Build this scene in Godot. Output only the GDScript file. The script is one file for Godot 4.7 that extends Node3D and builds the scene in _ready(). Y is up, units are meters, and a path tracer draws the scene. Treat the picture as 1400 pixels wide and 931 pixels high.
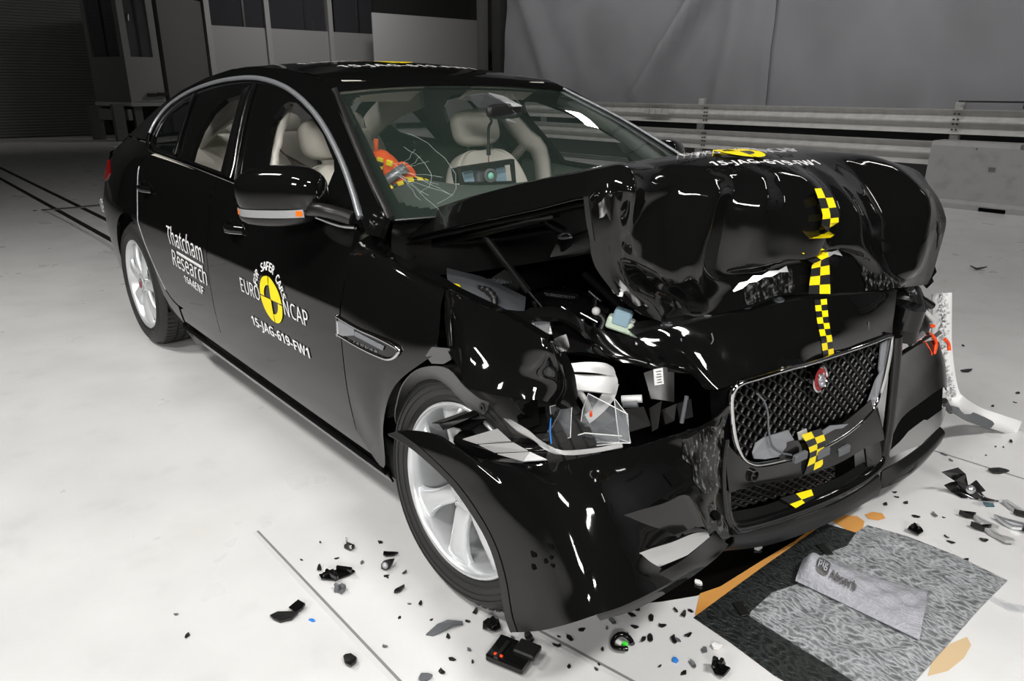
extends Node3D

const TAUF = PI * 2.0
var M = {}
var rng = RandomNumberGenerator.new()
var used = {}
var car: Node3D
var crisp := 0.0
var crisp_across := 0.0

# ---------------------------------------------------------------- small helpers
func numbered(called: String) -> String:
	if not used.has(called):
		used[called] = 0
		return called
	used[called] += 1
	return "%s_%03d" % [called, used[called]]

func st() -> SurfaceTool:
	var s := SurfaceTool.new()
	s.begin(Mesh.PRIMITIVE_TRIANGLES)
	s.set_smooth_group(0)
	return s

func flat(s: SurfaceTool) -> SurfaceTool:
	s.set_smooth_group(-1)
	return s

func done(s: SurfaceTool, normals := true) -> ArrayMesh:
	if normals:
		s.generate_normals()
	s.index()
	return s.commit()

func put(called: String, mesh: Mesh, m: Material, parent: Node = null, normals := true) -> MeshInstance3D:
	var o := MeshInstance3D.new()
	o.mesh = mesh
	o.material_override = m
	if parent == null:
		o.name = numbered(called)
		add_child(o, true)
	else:
		o.name = called
		parent.add_child(o, true)
	return o

func part(called: String, s: SurfaceTool, m: Material, parent: Node = null, normals := true) -> MeshInstance3D:
	return put(called, done(s, normals), m, parent)

func thing(called: String, label: String, category: String, at := Vector3.ZERO, turn := 0.0, group := "") -> Node3D:
	var o := Node3D.new()
	o.name = numbered(called)
	add_child(o, true)
	o.position = at
	o.rotation.y = turn
	tag(o, label, category, group)
	return o

func tag(o: Node, label: String, category: String, group := "") -> void:
	o.set_meta("label", label)
	o.set_meta("category", category)
	if group:
		o.set_meta("group", group)

func struct(called: String, s: SurfaceTool, m: Material, label := "", parent: Node = null, normals := true) -> MeshInstance3D:
	var o := part(called, s, m, parent, normals)
	if parent == null:
		o.set_meta("kind", "structure")
		if label:
			o.set_meta("label", label)
	return o

func tri(s: SurfaceTool, a: Vector3, b: Vector3, c: Vector3) -> void:
	s.add_vertex(a)
	s.add_vertex(b)
	s.add_vertex(c)

func quad(s: SurfaceTool, a: Vector3, b: Vector3, c: Vector3, d: Vector3) -> void:
	tri(s, a, b, c)
	tri(s, a, c, d)

# a box with chamfered edges, in the frame t
func box(s: SurfaceTool, t: Transform3D, size: Vector3, bevel := 0.0) -> void:
	var h := size * 0.5
	s.set_smooth_group(-1)
	var b: float = min(bevel, min(h.x, min(h.y, h.z)) * 0.9)
	var ax := [Vector3.RIGHT, Vector3.UP, Vector3.BACK]
	for k in 3:
		var u: Vector3 = ax[(k + 1) % 3]
		var v: Vector3 = ax[(k + 2) % 3]
		var hu := h[(k + 1) % 3] - b
		var hv := h[(k + 2) % 3] - b
		for sg in [-1.0, 1.0]:
			var c: Vector3 = ax[k] * h[k] * sg
			var p := [c - u * hu - v * hv, c + u * hu - v * hv, c + u * hu + v * hv, c - u * hu + v * hv]
			if sg > 0:
				p.reverse()
			quad(s, t * p[0], t * p[1], t * p[2], t * p[3])
		if b > 0.0:
			for su in [-1.0, 1.0]:
				for sv in [-1.0, 1.0]:
					var w: Vector3 = ax[k] * (h[k] - b)
					var p1: Vector3 = u * su * h[(k + 1) % 3] + v * sv * hv
					var p2: Vector3 = u * su * hu + v * sv * h[(k + 2) % 3]
					if su * sv > 0:
						quad(s, t * (p1 - w), t * (p2 - w), t * (p2 + w), t * (p1 + w))
					else:
						quad(s, t * (p1 + w), t * (p2 + w), t * (p2 - w), t * (p1 - w))
	if b > 0.0:
		for sx in [-1.0, 1.0]:
			for sy in [-1.0, 1.0]:
				for sz in [-1.0, 1.0]:
					var a := t * Vector3(sx * h.x, sy * (h.y - b), sz * (h.z - b))
					var c := t * Vector3(sx * (h.x - b), sy * h.y, sz * (h.z - b))
					var e := t * Vector3(sx * (h.x - b), sy * (h.y - b), sz * h.z)
					if sx * sy * sz > 0:
						tri(s, a, e, c)
					else:
						tri(s, a, c, e)

func at(p: Vector3) -> Transform3D:
	return Transform3D(Basis(), p)

# a frame at p whose x axis runs along d and whose y axis lies near u
func along(p: Vector3, d: Vector3, u := Vector3.UP) -> Transform3D:
	var x := d.normalized()
	var z := x.cross(u).normalized()
	return Transform3D(Basis(x, z.cross(x), z), p)

func boxed(called: String, t: Transform3D, size: Vector3, m: Material, parent: Node = null, bevel := 0.0) -> MeshInstance3D:
	var s := st()
	box(s, t, size, bevel)
	return part(called, s, m, parent)

# Catmull-Rom through points
func cr(p: Array, f: float):
	var n := p.size()
	var i := clampi(int(floor(f)), 0, n - 2)
	var t := f - i
	var b = p[i]
	var c = p[i + 1]
	var a = p[i - 1] if i > 0 else b * 2.0 - c
	var d = p[i + 2] if i < n - 2 else c * 2.0 - b
	var m0 = (c - a) * 0.5
	var m1 = (d - b) * 0.5
	var t2 := t * t
	var t3 := t2 * t
	var q = b * (2 * t3 - 3 * t2 + 1) + m0 * (t3 - 2 * t2 + t) + c * (3 * t2 - 2 * t3) + m1 * (t3 - t2)
	return q if crisp <= 0.0 else q * (1.0 - crisp) + (b * (1.0 - t) + c * t) * crisp

func smooth(p: Array, sub := 4, closed := false) -> Array:
	var out := []
	var q := p.duplicate()
	if closed:
		q = [p[p.size() - 1]] + p + [p[0], p[1]]
		for i in p.size() * sub:
			out.append(cr(q, 1.0 + float(i) / sub))
		return out
	for i in (p.size() - 1) * sub + 1:
		out.append(cr(q, float(i) / sub))
	return out

# densifies a grid of control points (rows of equal length)
func dense(g: Array, nu: int, nv: int) -> Array:
	var rows := []
	for r in g:
		rows.append(smooth(r, nv) if nv > 1 else r)
	if nu <= 1:
		return rows
	var out := []
	for i in (rows.size() - 1) * nu + 1:
		out.append([])
	for j in rows[0].size():
		var col := []
		for r in rows:
			col.append(r[j])
		var keep := crisp
		crisp = crisp_across
		var c := smooth(col, nu)
		crisp = keep
		for i in c.size():
			out[i].append(c[i])
	return out

# a sheet through a dense grid; thick > 0 gives it a back and edges
func sheet(s: SurfaceTool, p: Array, thick := 0.0, swap := false) -> void:
	var n := p.size()
	var m: int = p[0].size()
	s.set_smooth_group(0)
	for i in n - 1:
		for j in m - 1:
			if swap:
				quad(s, p[i][j], p[i][j + 1], p[i + 1][j + 1], p[i + 1][j])
			else:
				quad(s, p[i][j], p[i + 1][j], p[i + 1][j + 1], p[i][j + 1])
	if thick <= 0.0:
		return
	var q := []
	for i in n:
		var row := []
		for j in m:
			var du: Vector3 = p[mini(i + 1, n - 1)][j] - p[maxi(i - 1, 0)][j]
			var dv: Vector3 = p[i][mini(j + 1, m - 1)] - p[i][maxi(j - 1, 0)]
			var nn := du.cross(dv)
			nn = nn.normalized() if nn.length() > 1e-12 else Vector3.ZERO
			row.append(p[i][j] + nn * (thick if not swap else -thick))
		q.append(row)
	s.set_smooth_group(1)
	for i in n - 1:
		for j in m - 1:
			if swap:
				quad(s, q[i][j], q[i + 1][j], q[i + 1][j + 1], q[i][j + 1])
			else:
				quad(s, q[i][j], q[i][j + 1], q[i + 1][j + 1], q[i + 1][j])
	s.set_smooth_group(2)
	for i in n - 1:
		for e in [0, m - 1]:
			if (e == 0) != swap:
				quad(s, p[i][e], q[i][e], q[i + 1][e], p[i + 1][e])
			else:
				quad(s, p[i][e], p[i + 1][e], q[i + 1][e], q[i][e])
	s.set_smooth_group(3)
	for j in m - 1:
		for e in [0, n - 1]:
			if (e == 0) != swap:
				quad(s, p[e][j], p[e][j + 1], q[e][j + 1], q[e][j])
			else:
				quad(s, p[e][j], q[e][j], q[e][j + 1], p[e][j + 1])

# sweeps a profile (x across, y outward along the normal ref) along a path
func sweep(s: SurfaceTool, path: Array, prof: Array, ref, closed := false, sg := 0) -> void:
	var n := path.size()
	var rings := []
	for i in n:
		var a: Vector3 = path[(i - 1 + n) % n] if closed else path[maxi(i - 1, 0)]
		var b: Vector3 = path[(i + 1) % n] if closed else path[mini(i + 1, n - 1)]
		var d := (b - a).normalized()
		var rf: Vector3 = ref[i] if ref is Array else ref
		var x := d.cross(rf)
		x = x.normalized() if x.length() > 1e-6 else d.cross(Vector3(0.3, 0.5, 0.8)).normalized()
		var y := x.cross(d)
		var ring := []
		for q in prof:
			ring.append(path[i] + x * q.x + y * q.y)
		rings.append(ring)
	s.set_smooth_group(sg)
	var k := prof.size()
	for i in (n if closed else n - 1):
		var r: Array = rings[i]
		var r2: Array = rings[(i + 1) % n]
		for j in k:
			quad(s, r[j], r[(j + 1) % k], r2[(j + 1) % k], r2[j])
	if not closed:
		s.set_smooth_group(-1)
		for j in range(1, k - 1):
			tri(s, rings[0][0], rings[0][j + 1], rings[0][j])
			tri(s, rings[n - 1][0], rings[n - 1][j], rings[n - 1][j + 1])

func ring_profile(r: float, sides := 8, ry := -1.0) -> Array:
	var p := []
	for i in sides:
		var a := -TAUF * i / sides
		p.append(Vector2(cos(a) * r, sin(a) * (r if ry < 0 else ry)))
	return p

func rect_profile(w: float, h: float) -> Array:
	return [Vector2(-w, h), Vector2(w, h), Vector2(w, -h), Vector2(-w, -h)]

func tube(s: SurfaceTool, pts: Array, r: float, sides := 8, sub := 4, closed := false) -> void:
	var path := smooth(pts, sub, closed) if sub > 1 else pts
	sweep(s, path, ring_profile(r, sides), Vector3(0.13, 0.97, 0.21), closed)

func rod(s: SurfaceTool, a: Vector3, b: Vector3, r: float, sides := 8, r2 := -1.0) -> void:
	var t := along(a, b - a, Vector3(0.2, 0.9, 0.4))
	var l := (b - a).length()
	lathe(s, t, [Vector2(0, 0), Vector2(r, 0), Vector2(r if r2 < 0 else r2, l), Vector2(0, l)], sides)

# turned shape: profile of (radius, position along the frame's x axis)
func lathe(s: SurfaceTool, t: Transform3D, prof: Array, segs := 24, sharp := true) -> void:
	for k in prof.size() - 1:
		s.set_smooth_group(k + 1 if sharp else 0)
		var a: Vector2 = prof[k]
		var b: Vector2 = prof[k + 1]
		for i in segs:
			var c0 := Vector2(cos(TAUF * i / segs), sin(TAUF * i / segs))
			var c1 := Vector2(cos(TAUF * (i + 1) / segs), sin(TAUF * (i + 1) / segs))
			var p0 := t * Vector3(a.y, c0.x * a.x, c0.y * a.x)
			var p1 := t * Vector3(a.y, c1.x * a.x, c1.y * a.x)
			var p2 := t * Vector3(b.y, c1.x * b.x, c1.y * b.x)
			var p3 := t * Vector3(b.y, c0.x * b.x, c0.y * b.x)
			if a.x > 1e-6:
				tri(s, p0, p1, p2)
			if b.x > 1e-6:
				tri(s, p0, p2, p3)

# a flat outline in the frame t (its xy plane), depth towards -z
func plate(s: SurfaceTool, t: Transform3D, poly: Array, depth: float) -> void:
	var pp := PackedVector2Array(poly)
	if Geometry2D.is_polygon_clockwise(pp):
		pp.reverse()
	var ix := Geometry2D.triangulate_polygon(pp)
	s.set_smooth_group(-1)
	for k in range(0, ix.size(), 3):
		var a := pp[ix[k]]
		var b := pp[ix[k + 1]]
		var c := pp[ix[k + 2]]
		if (b - a).cross(c - a) < 0:
			var e := b
			b = c
			c = e
		tri(s, t * Vector3(a.x, a.y, 0), t * Vector3(c.x, c.y, 0), t * Vector3(b.x, b.y, 0))
		if depth > 0:
			tri(s, t * Vector3(a.x, a.y, -depth), t * Vector3(b.x, b.y, -depth), t * Vector3(c.x, c.y, -depth))
	if depth > 0:
		for i in pp.size():
			var a := pp[i]
			var b := pp[(i + 1) % pp.size()]
			quad(s, t * Vector3(a.x, a.y, 0), t * Vector3(b.x, b.y, 0), t * Vector3(b.x, b.y, -depth), t * Vector3(a.x, a.y, -depth))

# a three-dimensional outline, nearly flat, thickened along n
func slab(s: SurfaceTool, pts: Array, n: Vector3, depth: float) -> void:
	var c := Vector3.ZERO
	for p in pts:
		c += p
	c /= pts.size()
	var x: Vector3 = (pts[1] - pts[0]).normalized()
	var nn := n.normalized()
	x = (x - nn * x.dot(nn)).normalized()
	var y := nn.cross(x)
	var pp := PackedVector2Array()
	for p in pts:
		pp.append(Vector2((p - c).dot(x), (p - c).dot(y)))
	var o := pts.duplicate()
	if Geometry2D.is_polygon_clockwise(pp):
		pp.reverse()
		o.reverse()
	var ix := Geometry2D.triangulate_polygon(pp)
	s.set_smooth_group(-1)
	var dn := nn * depth
	for k in range(0, ix.size(), 3):
		var i0 := ix[k]
		var i1 := ix[k + 1]
		var i2 := ix[k + 2]
		if (pp[i1] - pp[i0]).cross(pp[i2] - pp[i0]) < 0:
			var e := i1
			i1 = i2
			i2 = e
		tri(s, o[i0], o[i2], o[i1])
		tri(s, o[i0] - dn, o[i1] - dn, o[i2] - dn)
	for i in o.size():
		var a: Vector3 = o[i]
		var b: Vector3 = o[(i + 1) % o.size()]
		quad(s, a, b, b - dn, a - dn)

# a rounded ellipsoid-like lump: superellipsoid in the frame t
func lump(s: SurfaceTool, t: Transform3D, r: Vector3, e := 1.0, segs := 20, rows := 12) -> void:
	s.set_smooth_group(0)
	var pt := func(i: int, j: int) -> Vector3:
		var a := -PI / 2 + PI * i / rows
		var b := TAUF * j / segs
		var ca := cos(a)
		var sa := sin(a)
		var f := func(v: float) -> float: return sign(v) * pow(abs(v), e)
		return t * Vector3(r.x * f.call(ca) * f.call(cos(b)), r.y * f.call(sa), r.z * f.call(ca) * f.call(sin(b)))
	for i in rows:
		for j in segs:
			var a: Vector3 = pt.call(i, j)
			var b: Vector3 = pt.call(i, j + 1)
			var c: Vector3 = pt.call(i + 1, j + 1)
			var d: Vector3 = pt.call(i + 1, j)
			if i > 0:
				tri(s, a, b, c)
			if i < rows - 1:
				tri(s, a, c, d)

func fine_tri(s: SurfaceTool, a: Vector2, b: Vector2, c: Vector2, f: Callable, depth: int) -> void:
	var h := maxf(absf(a.y - b.y), maxf(absf(b.y - c.y), absf(c.y - a.y)))
	if depth == 0 or h < 0.18:
		tri(s, f.call(a), f.call(b), f.call(c))
		return
	if absf(a.y - b.y) >= h - 1e-6:
		var m := (a + b) * 0.5
		fine_tri(s, a, m, c, f, depth - 1)
		fine_tri(s, m, b, c, f, depth - 1)
	elif absf(b.y - c.y) >= h - 1e-6:
		var m := (b + c) * 0.5
		fine_tri(s, a, b, m, f, depth - 1)
		fine_tri(s, a, m, c, f, depth - 1)
	else:
		var m := (a + c) * 0.5
		fine_tri(s, a, b, m, f, depth - 1)
		fine_tri(s, m, b, c, f, depth - 1)

# lettering as triangles, centred, one unit high capitals, laid by f(Vector2) -> Vector3
func letters(s: SurfaceTool, text: String, bold: bool, f: Callable, mono := false, serif := false) -> void:
	var fnt := SystemFont.new()
	fnt.font_names = PackedStringArray(["Droid Sans Mono" if mono else "Droid Serif" if serif else "Droid Sans"])
	fnt.font_weight = 700 if bold else 400
	var tm := TextMesh.new()
	tm.text = text
	tm.font = fnt
	tm.font_size = 64
	tm.pixel_size = 1.0 / 46.0
	tm.depth = 0.0
	tm.curve_step = 2.0
	var arr := tm.get_mesh_arrays()
	var v: PackedVector3Array = arr[Mesh.ARRAY_VERTEX]
	var ix: PackedInt32Array = arr[Mesh.ARRAY_INDEX] if arr[Mesh.ARRAY_INDEX] != null else PackedInt32Array(range(v.size()))
	var lo := Vector2(1e9, 1e9)
	var hi := -lo
	for p in v:
		lo = lo.min(Vector2(p.x, p.y))
		hi = hi.max(Vector2(p.x, p.y))
	var mid := (lo + hi) * 0.5
	var scale := Vector2(1.0 / max(hi.x - lo.x, 1e-6), 1.0 / max(hi.y - lo.y, 1e-6))
	s.set_smooth_group(-1)
	for k in range(0, ix.size(), 3):
		var q := []
		for e in 3:
			var p := v[ix[k + e]]
			q.append((Vector2(p.x, p.y) - mid) * scale)
		fine_tri(s, q[0], q[1], q[2], f, 6)

# ---------------------------------------------------------------- the side of the body: half width at (x, y)
const SIDE_Y = [.10, .20, .26, .32, .45, .60, .70, .718, .732, .75, .85, .95, 1.00, 1.08, 1.20, 1.32, 1.42, 1.50]
const SIDE_Z = [.84, .885, .905, .918, .936, .943, .9415, .9407, .9368, .931, .903, .868, .840, .795, .722, .645, .572, .50]

func side_slope(k: int) -> float:
	var a := maxi(k - 1, 0)
	var b := mini(k + 1, SIDE_Y.size() - 1)
	return (SIDE_Z[b] - SIDE_Z[a]) / (SIDE_Y[b] - SIDE_Y[a])

func side_z(x: float, y0: float) -> float:
	var n := SIDE_Y.size()
	var y := clampf(y0, SIDE_Y[0], SIDE_Y[n - 1] - 1e-6)
	var i := 0
	while i < n - 2 and y > SIDE_Y[i + 1]:
		i += 1
	var h: float = SIDE_Y[i + 1] - SIDE_Y[i]
	var t: float = (y - SIDE_Y[i]) / h
	var z: float = (2 * t * t * t - 3 * t * t + 1) * SIDE_Z[i] + (t * t * t - 2 * t * t + t) * h * side_slope(i) + (3 * t * t - 2 * t * t * t) * SIDE_Z[i + 1] + (t * t * t - t * t) * h * side_slope(i + 1)
	if x < -3.0:
		z -= 0.125 * (x + 3.0) * (x + 3.0)
	if x > -0.3:
		z -= 0.10 * (x + 0.3) * (x + 0.3)
	if y > 1.0 and x < -1.9:
		z -= 0.11 * (y - 1.0) * (x + 1.9) * (x + 1.9)
	return z

func sp(x: float, y: float, side := 1.0, off := 0.0) -> Vector3:
	return Vector3(x, y, (side_z(x, y) + off) * side)

func snorm(x: float, y: float, side := 1.0) -> Vector3:
	var e := 0.004
	var n := Vector3(-(side_z(x + e, y) - side_z(x - e, y)) / (2 * e), -(side_z(x, y + e) - side_z(x, y - e)) / (2 * e), 1).normalized()
	n.z *= side
	return n

# a piece of that side, cut to an outline, with its edge turned in
func skin(poly: Array, side := 1.0, off := 0.0, cell := 0.04, rim := 0.018, holes := []) -> ArrayMesh:
	var s := SurfaceTool.new()
	s.begin(Mesh.PRIMITIVE_TRIANGLES)
	var pp := PackedVector2Array(poly)
	if Geometry2D.is_polygon_clockwise(pp):
		pp.reverse()
	var lo := pp[0]
	var hi := pp[0]
	for p in pp:
		lo = lo.min(p)
		hi = hi.max(p)
	var vert := func(p: Vector2) -> void:
		s.set_normal(snorm(p.x, p.y, side))
		s.add_vertex(sp(p.x, p.y, side, off))
	var nx := int(ceil((hi.x - lo.x) / cell))
	var ny := int(ceil((hi.y - lo.y) / cell))
	for i in nx:
		for j in ny:
			var a := lo + Vector2(i, j) * cell
			var rect := PackedVector2Array([a, a + Vector2(cell, 0), a + Vector2(cell, cell), a + Vector2(0, cell)])
			var pieces := Geometry2D.intersect_polygons(rect, pp)
			for h in holes:
				var next: Array[PackedVector2Array] = []
				for pc in pieces:
					next.append_array(Geometry2D.clip_polygons(pc, PackedVector2Array(h)))
				pieces = next
			for pc in pieces:
				if pc.size() < 3 or Geometry2D.is_polygon_clockwise(pc):
					continue
				var ix := Geometry2D.triangulate_polygon(pc)
				for k in range(0, ix.size(), 3):
					var t := [pc[ix[k]], pc[ix[k + 1]], pc[ix[k + 2]]]
					if ((t[1] - t[0]).cross(t[2] - t[0]) > 0) == (side > 0):
						t.reverse()
					for p in t:
						vert.call(p)
	if rim > 0:
		for loop in [pp] + holes:
			var lp := PackedVector2Array(loop)
			for i in lp.size():
				var a := lp[i]
				var b := lp[(i + 1) % lp.size()]
				var n := int(ceil((b - a).length() / 0.06))
				for k in n:
					var p := a.lerp(b, float(k) / n)
					var q := a.lerp(b, float(k + 1) / n)
					var na := snorm(p.x, p.y, side)
					var nb := snorm(q.x, q.y, side)
					var A := sp(p.x, p.y, side, off)
					var B := sp(q.x, q.y, side, off)
					var nr := (B - A).cross(na).normalized()
					for v in ([A, B, B - nb * rim, A, B - nb * rim, A - na * rim] if side > 0 else [A, B - nb * rim, B, A, A - na * rim, B - nb * rim]):
						s.set_normal(nr * side)
						s.add_vertex(v)
	s.index()
	return s.commit()

# a strip laid on the side along an (x, y) line
func side_strip(s: SurfaceTool, line: Array, prof: Array, off := 0.0, side := 1.0, sub := 4) -> void:
	var l := smooth(line, sub) if sub > 1 else line
	var path := []
	var ref := []
	for p in l:
		path.append(sp(p.x, p.y, side, off))
		ref.append(snorm(p.x, p.y, side))
	sweep(s, path, prof, ref)

func mat(called: String, c: Color, rough := 0.5, metal := 0.0) -> StandardMaterial3D:
	var m := StandardMaterial3D.new()
	m.resource_name = called
	m.albedo_color = c
	m.roughness = rough
	m.metallic = metal
	M[called] = m
	return m

func noise_tex(freq: float, ramp: Array, size := 512, oct := 4, sd := 1, bump := false, kind := FastNoiseLite.TYPE_SIMPLEX_SMOOTH) -> NoiseTexture2D:
	var n := FastNoiseLite.new()
	n.noise_type = kind
	n.frequency = freq
	n.fractal_octaves = oct
	n.seed = sd
	var t := NoiseTexture2D.new()
	t.width = size
	t.height = size
	t.seamless = true
	t.noise = n
	if bump:
		t.as_normal_map = true
		t.bump_strength = 4.0
	elif ramp.size():
		var g := Gradient.new()
		g.offsets = PackedFloat32Array(ramp.map(func(e): return e[0]))
		g.colors = PackedColorArray(ramp.map(func(e): return e[1]))
		t.color_ramp = g
	return t

func grey(v: float) -> Color:
	return Color(v, v, v)

# ---------------------------------------------------------------- materials
func materials() -> void:
	var paint := mat("black_paint", grey(0.055), 0.05)
	paint.cull_mode = BaseMaterial3D.CULL_DISABLED
	var white_scuff := mat("white_scuff", grey(1.0), 0.3)
	white_scuff.albedo_texture = noise_tex(0.016, [[0.0, grey(0.055)], [0.40, grey(0.08)], [0.58, grey(0.30)], [0.75, grey(0.62)], [1.0, grey(0.85)]], 512, 6, 17)
	white_scuff.uv1_triplanar = true
	white_scuff.uv1_scale = Vector3(3.0, 1.4, 3.0)
	white_scuff.cull_mode = BaseMaterial3D.CULL_DISABLED
	var scuffed := mat("scuffed_paint", grey(1.0), 0.10)
	scuffed.albedo_texture = noise_tex(0.020, [[0.0, grey(0.055)], [0.52, grey(0.06)], [0.66, grey(0.20)], [0.80, grey(0.45)], [1.0, grey(0.65)]], 768, 5, 7)
	scuffed.uv1_triplanar = true
	scuffed.uv1_scale = Vector3(4.0, 2.2, 4.0)
	scuffed.cull_mode = BaseMaterial3D.CULL_DISABLED
	mat("trim_black", grey(0.12), 0.45).cull_mode = BaseMaterial3D.CULL_DISABLED
	mat("plastic_black", grey(0.10), 0.35).cull_mode = BaseMaterial3D.CULL_DISABLED
	mat("plastic_gloss", grey(0.06), 0.12).cull_mode = BaseMaterial3D.CULL_DISABLED
	mat("plastic_grey", Color(0.36, 0.37, 0.385), 0.45).cull_mode = BaseMaterial3D.CULL_DISABLED
	mat("liner", grey(0.36), 0.55).cull_mode = BaseMaterial3D.CULL_DISABLED
	mat("dark", grey(0.04), 0.9).cull_mode = BaseMaterial3D.CULL_DISABLED
	M.dark.metallic_specular = 0.15
	mat("underbody", grey(0.09), 0.7)
	mat("chrome", grey(0.80), 0.08, 1.0)
	mat("chrome_satin", Color(0.62, 0.63, 0.65), 0.38, 0.6)
	mat("steel", Color(0.75, 0.75, 0.75), 0.25, 1.0).cull_mode = BaseMaterial3D.CULL_DISABLED
	mat("alloy", Color(0.86, 0.87, 0.88), 0.32, 0.55)
	mat("alloy_bright", Color(0.80, 0.81, 0.82), 0.25, 0.8)
	var rub := mat("rubber", grey(0.15), 0.55)
	rub.cull_mode = BaseMaterial3D.CULL_DISABLED
	mat("brake", Color(0.20, 0.19, 0.17), 0.5, 0.5)
	var lea := mat("leather", Color(0.87, 0.86, 0.82), 0.5)
	lea.normal_enabled = true
	lea.normal_texture = noise_tex(0.08, [], 256, 3, 3, true)
	lea.normal_scale = 0.12
	lea.uv1_triplanar = true
	lea.uv1_scale = Vector3(6, 6, 6)
	mat("leather_shade", Color(0.76, 0.75, 0.71), 0.6)
	mat("headliner", Color(0.82, 0.81, 0.78), 0.9).cull_mode = BaseMaterial3D.CULL_DISABLED
	mat("carpet", Color(0.13, 0.13, 0.13), 0.95)
	mat("dash", Color(0.30, 0.33, 0.31), 0.6)
	mat("belt", Color(0.45, 0.43, 0.41), 0.7).cull_mode = BaseMaterial3D.CULL_DISABLED
	mat("white_vinyl", grey(0.93), 0.5).cull_mode = BaseMaterial3D.CULL_DISABLED
	mat("yellow_vinyl", Color(1.0, 0.90, 0.0), 0.5).cull_mode = BaseMaterial3D.CULL_DISABLED
	mat("black_vinyl", grey(0.10), 0.45).cull_mode = BaseMaterial3D.CULL_DISABLED
	mat("grey_vinyl", grey(0.33), 0.45).cull_mode = BaseMaterial3D.CULL_DISABLED
	var gl := mat("windscreen_glass", Color(0.50, 0.60, 0.55, 0.075), 0.0)
	gl.transparency = BaseMaterial3D.TRANSPARENCY_ALPHA
	gl.cull_mode = BaseMaterial3D.CULL_DISABLED
	var g2 := mat("side_glass", Color(0.05, 0.07, 0.065, 0.45), 0.0)
	g2.transparency = BaseMaterial3D.TRANSPARENCY_ALPHA
	g2.cull_mode = BaseMaterial3D.CULL_DISABLED
	var g3 := mat("clear_plastic", Color(0.85, 0.87, 0.90, 0.10), 0.03)
	g3.transparency = BaseMaterial3D.TRANSPARENCY_ALPHA
	g3.cull_mode = BaseMaterial3D.CULL_DISABLED
	mat("crack", Color(0.85, 0.92, 0.90), 0.3)
	mat("frit", grey(0.03), 0.15).cull_mode = BaseMaterial3D.CULL_DISABLED
	mat("orange_cloth", Color(0.95, 0.36, 0.06), 0.85).cull_mode = BaseMaterial3D.CULL_DISABLED
	mat("orange_wire", Color(1.0, 0.30, 0.04), 0.4)
	mat("red_plastic", Color(0.55, 0.03, 0.05), 0.25)
	mat("amber", Color(0.95, 0.45, 0.08), 0.25)
	mat("tail_red", Color(0.5, 0.02, 0.03), 0.15)
	mat("dummy_skin", Color(0.33, 0.22, 0.15), 0.7)
	mat("dummy_cloth", Color(0.86, 0.38, 0.16), 0.9)
	mat("green_plastic", Color(0.25, 0.95, 0.22), 0.4)
	mat("pale_green", Color(0.86, 0.93, 0.84), 0.45)
	mat("blue_plastic", Color(0.16, 0.50, 0.85), 0.4)
	mat("teal_plastic", Color(0.05, 0.32, 0.36), 0.4)
	mat("pale_blue", Color(0.62, 0.74, 0.80), 0.4)
	mat("lens_green", Color(0.55, 0.85, 0.75), 0.1)
	mat("paper_label", grey(0.93), 0.6)
	mat("ink", grey(0.25), 0.6)
	mat("silver_bracket", grey(0.80), 0.42, 0.2).cull_mode = BaseMaterial3D.CULL_DISABLED
	mat("bumper_black", grey(0.10), 0.16).cull_mode = BaseMaterial3D.CULL_DISABLED
	var hatch := mat("reflector", grey(0.86), 0.3, 0.25)
	hatch.albedo_texture = noise_tex(0.30, [[0.0, grey(0.55)], [0.5, grey(0.9)], [1.0, grey(1.0)]], 256, 2, 19, false, FastNoiseLite.TYPE_CELLULAR)
	hatch.normal_enabled = true
	hatch.normal_texture = noise_tex(0.35, [], 256, 2, 9, true, FastNoiseLite.TYPE_CELLULAR)
	hatch.normal_scale = 0.8
	hatch.uv1_triplanar = true
	hatch.uv1_scale = Vector3(14, 14, 14)
	hatch.cull_mode = BaseMaterial3D.CULL_DISABLED
	# the hall
	var fl := mat("painted_concrete", grey(0.86), 0.42)
	fl.albedo_texture = noise_tex(0.006, [[0.0, Color(0.955, 0.955, 0.955)], [0.45, Color(0.985, 0.985, 0.985)], [0.70, Color(1, 1, 1)], [1.0, Color(0.97, 0.968, 0.96)]], 1024, 6, 11)
	fl.uv1_triplanar = true
	fl.uv1_scale = Vector3(0.22, 0.22, 0.22)
	fl.roughness_texture = noise_tex(0.02, [[0.0, grey(0.6)], [1.0, grey(1.0)]], 512, 4, 12)
	fl.detail_enabled = true
	fl.detail_blend_mode = BaseMaterial3D.BLEND_MODE_MUL
	fl.detail_albedo = noise_tex(0.03, [[0.0, grey(0.95)], [0.30, grey(0.99)], [1.0, grey(1.0)]], 512, 5, 21)
	mat("joint_line", grey(0.50), 0.8)
	mat("joint_pale", grey(0.80), 0.6)
	mat("track_black", grey(0.035), 0.7)
	mat("wall_grey", grey(0.42), 0.85)
	mat("wall_dark", grey(0.22), 0.9)
	mat("ceiling_dark", grey(0.2), 0.9)
	mat("shutter", grey(0.34), 0.6)
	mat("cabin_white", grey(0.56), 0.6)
	mat("cabin_shade", grey(0.36), 0.7)  # darker copy of the cabin white, shade put into the colour
	mat("cabin_frame", grey(0.60), 0.6)
	var cg := mat("cabin_glass", Color(0.25, 0.25, 0.265, 0.8), 0.02)
	cg.transparency = BaseMaterial3D.TRANSPARENCY_ALPHA
	var cu := mat("curtain_cloth", Color(0.55, 0.555, 0.575), 0.8)
	cu.cull_mode = BaseMaterial3D.CULL_DISABLED
	cu.albedo_texture = noise_tex(0.004, [[0.0, grey(0.90)], [0.5, grey(1.0)], [1.0, grey(0.93)]], 512, 4, 5)
	cu.uv1_triplanar = true
	cu.uv1_scale = Vector3(0.15, 0.15, 0.15)
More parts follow.
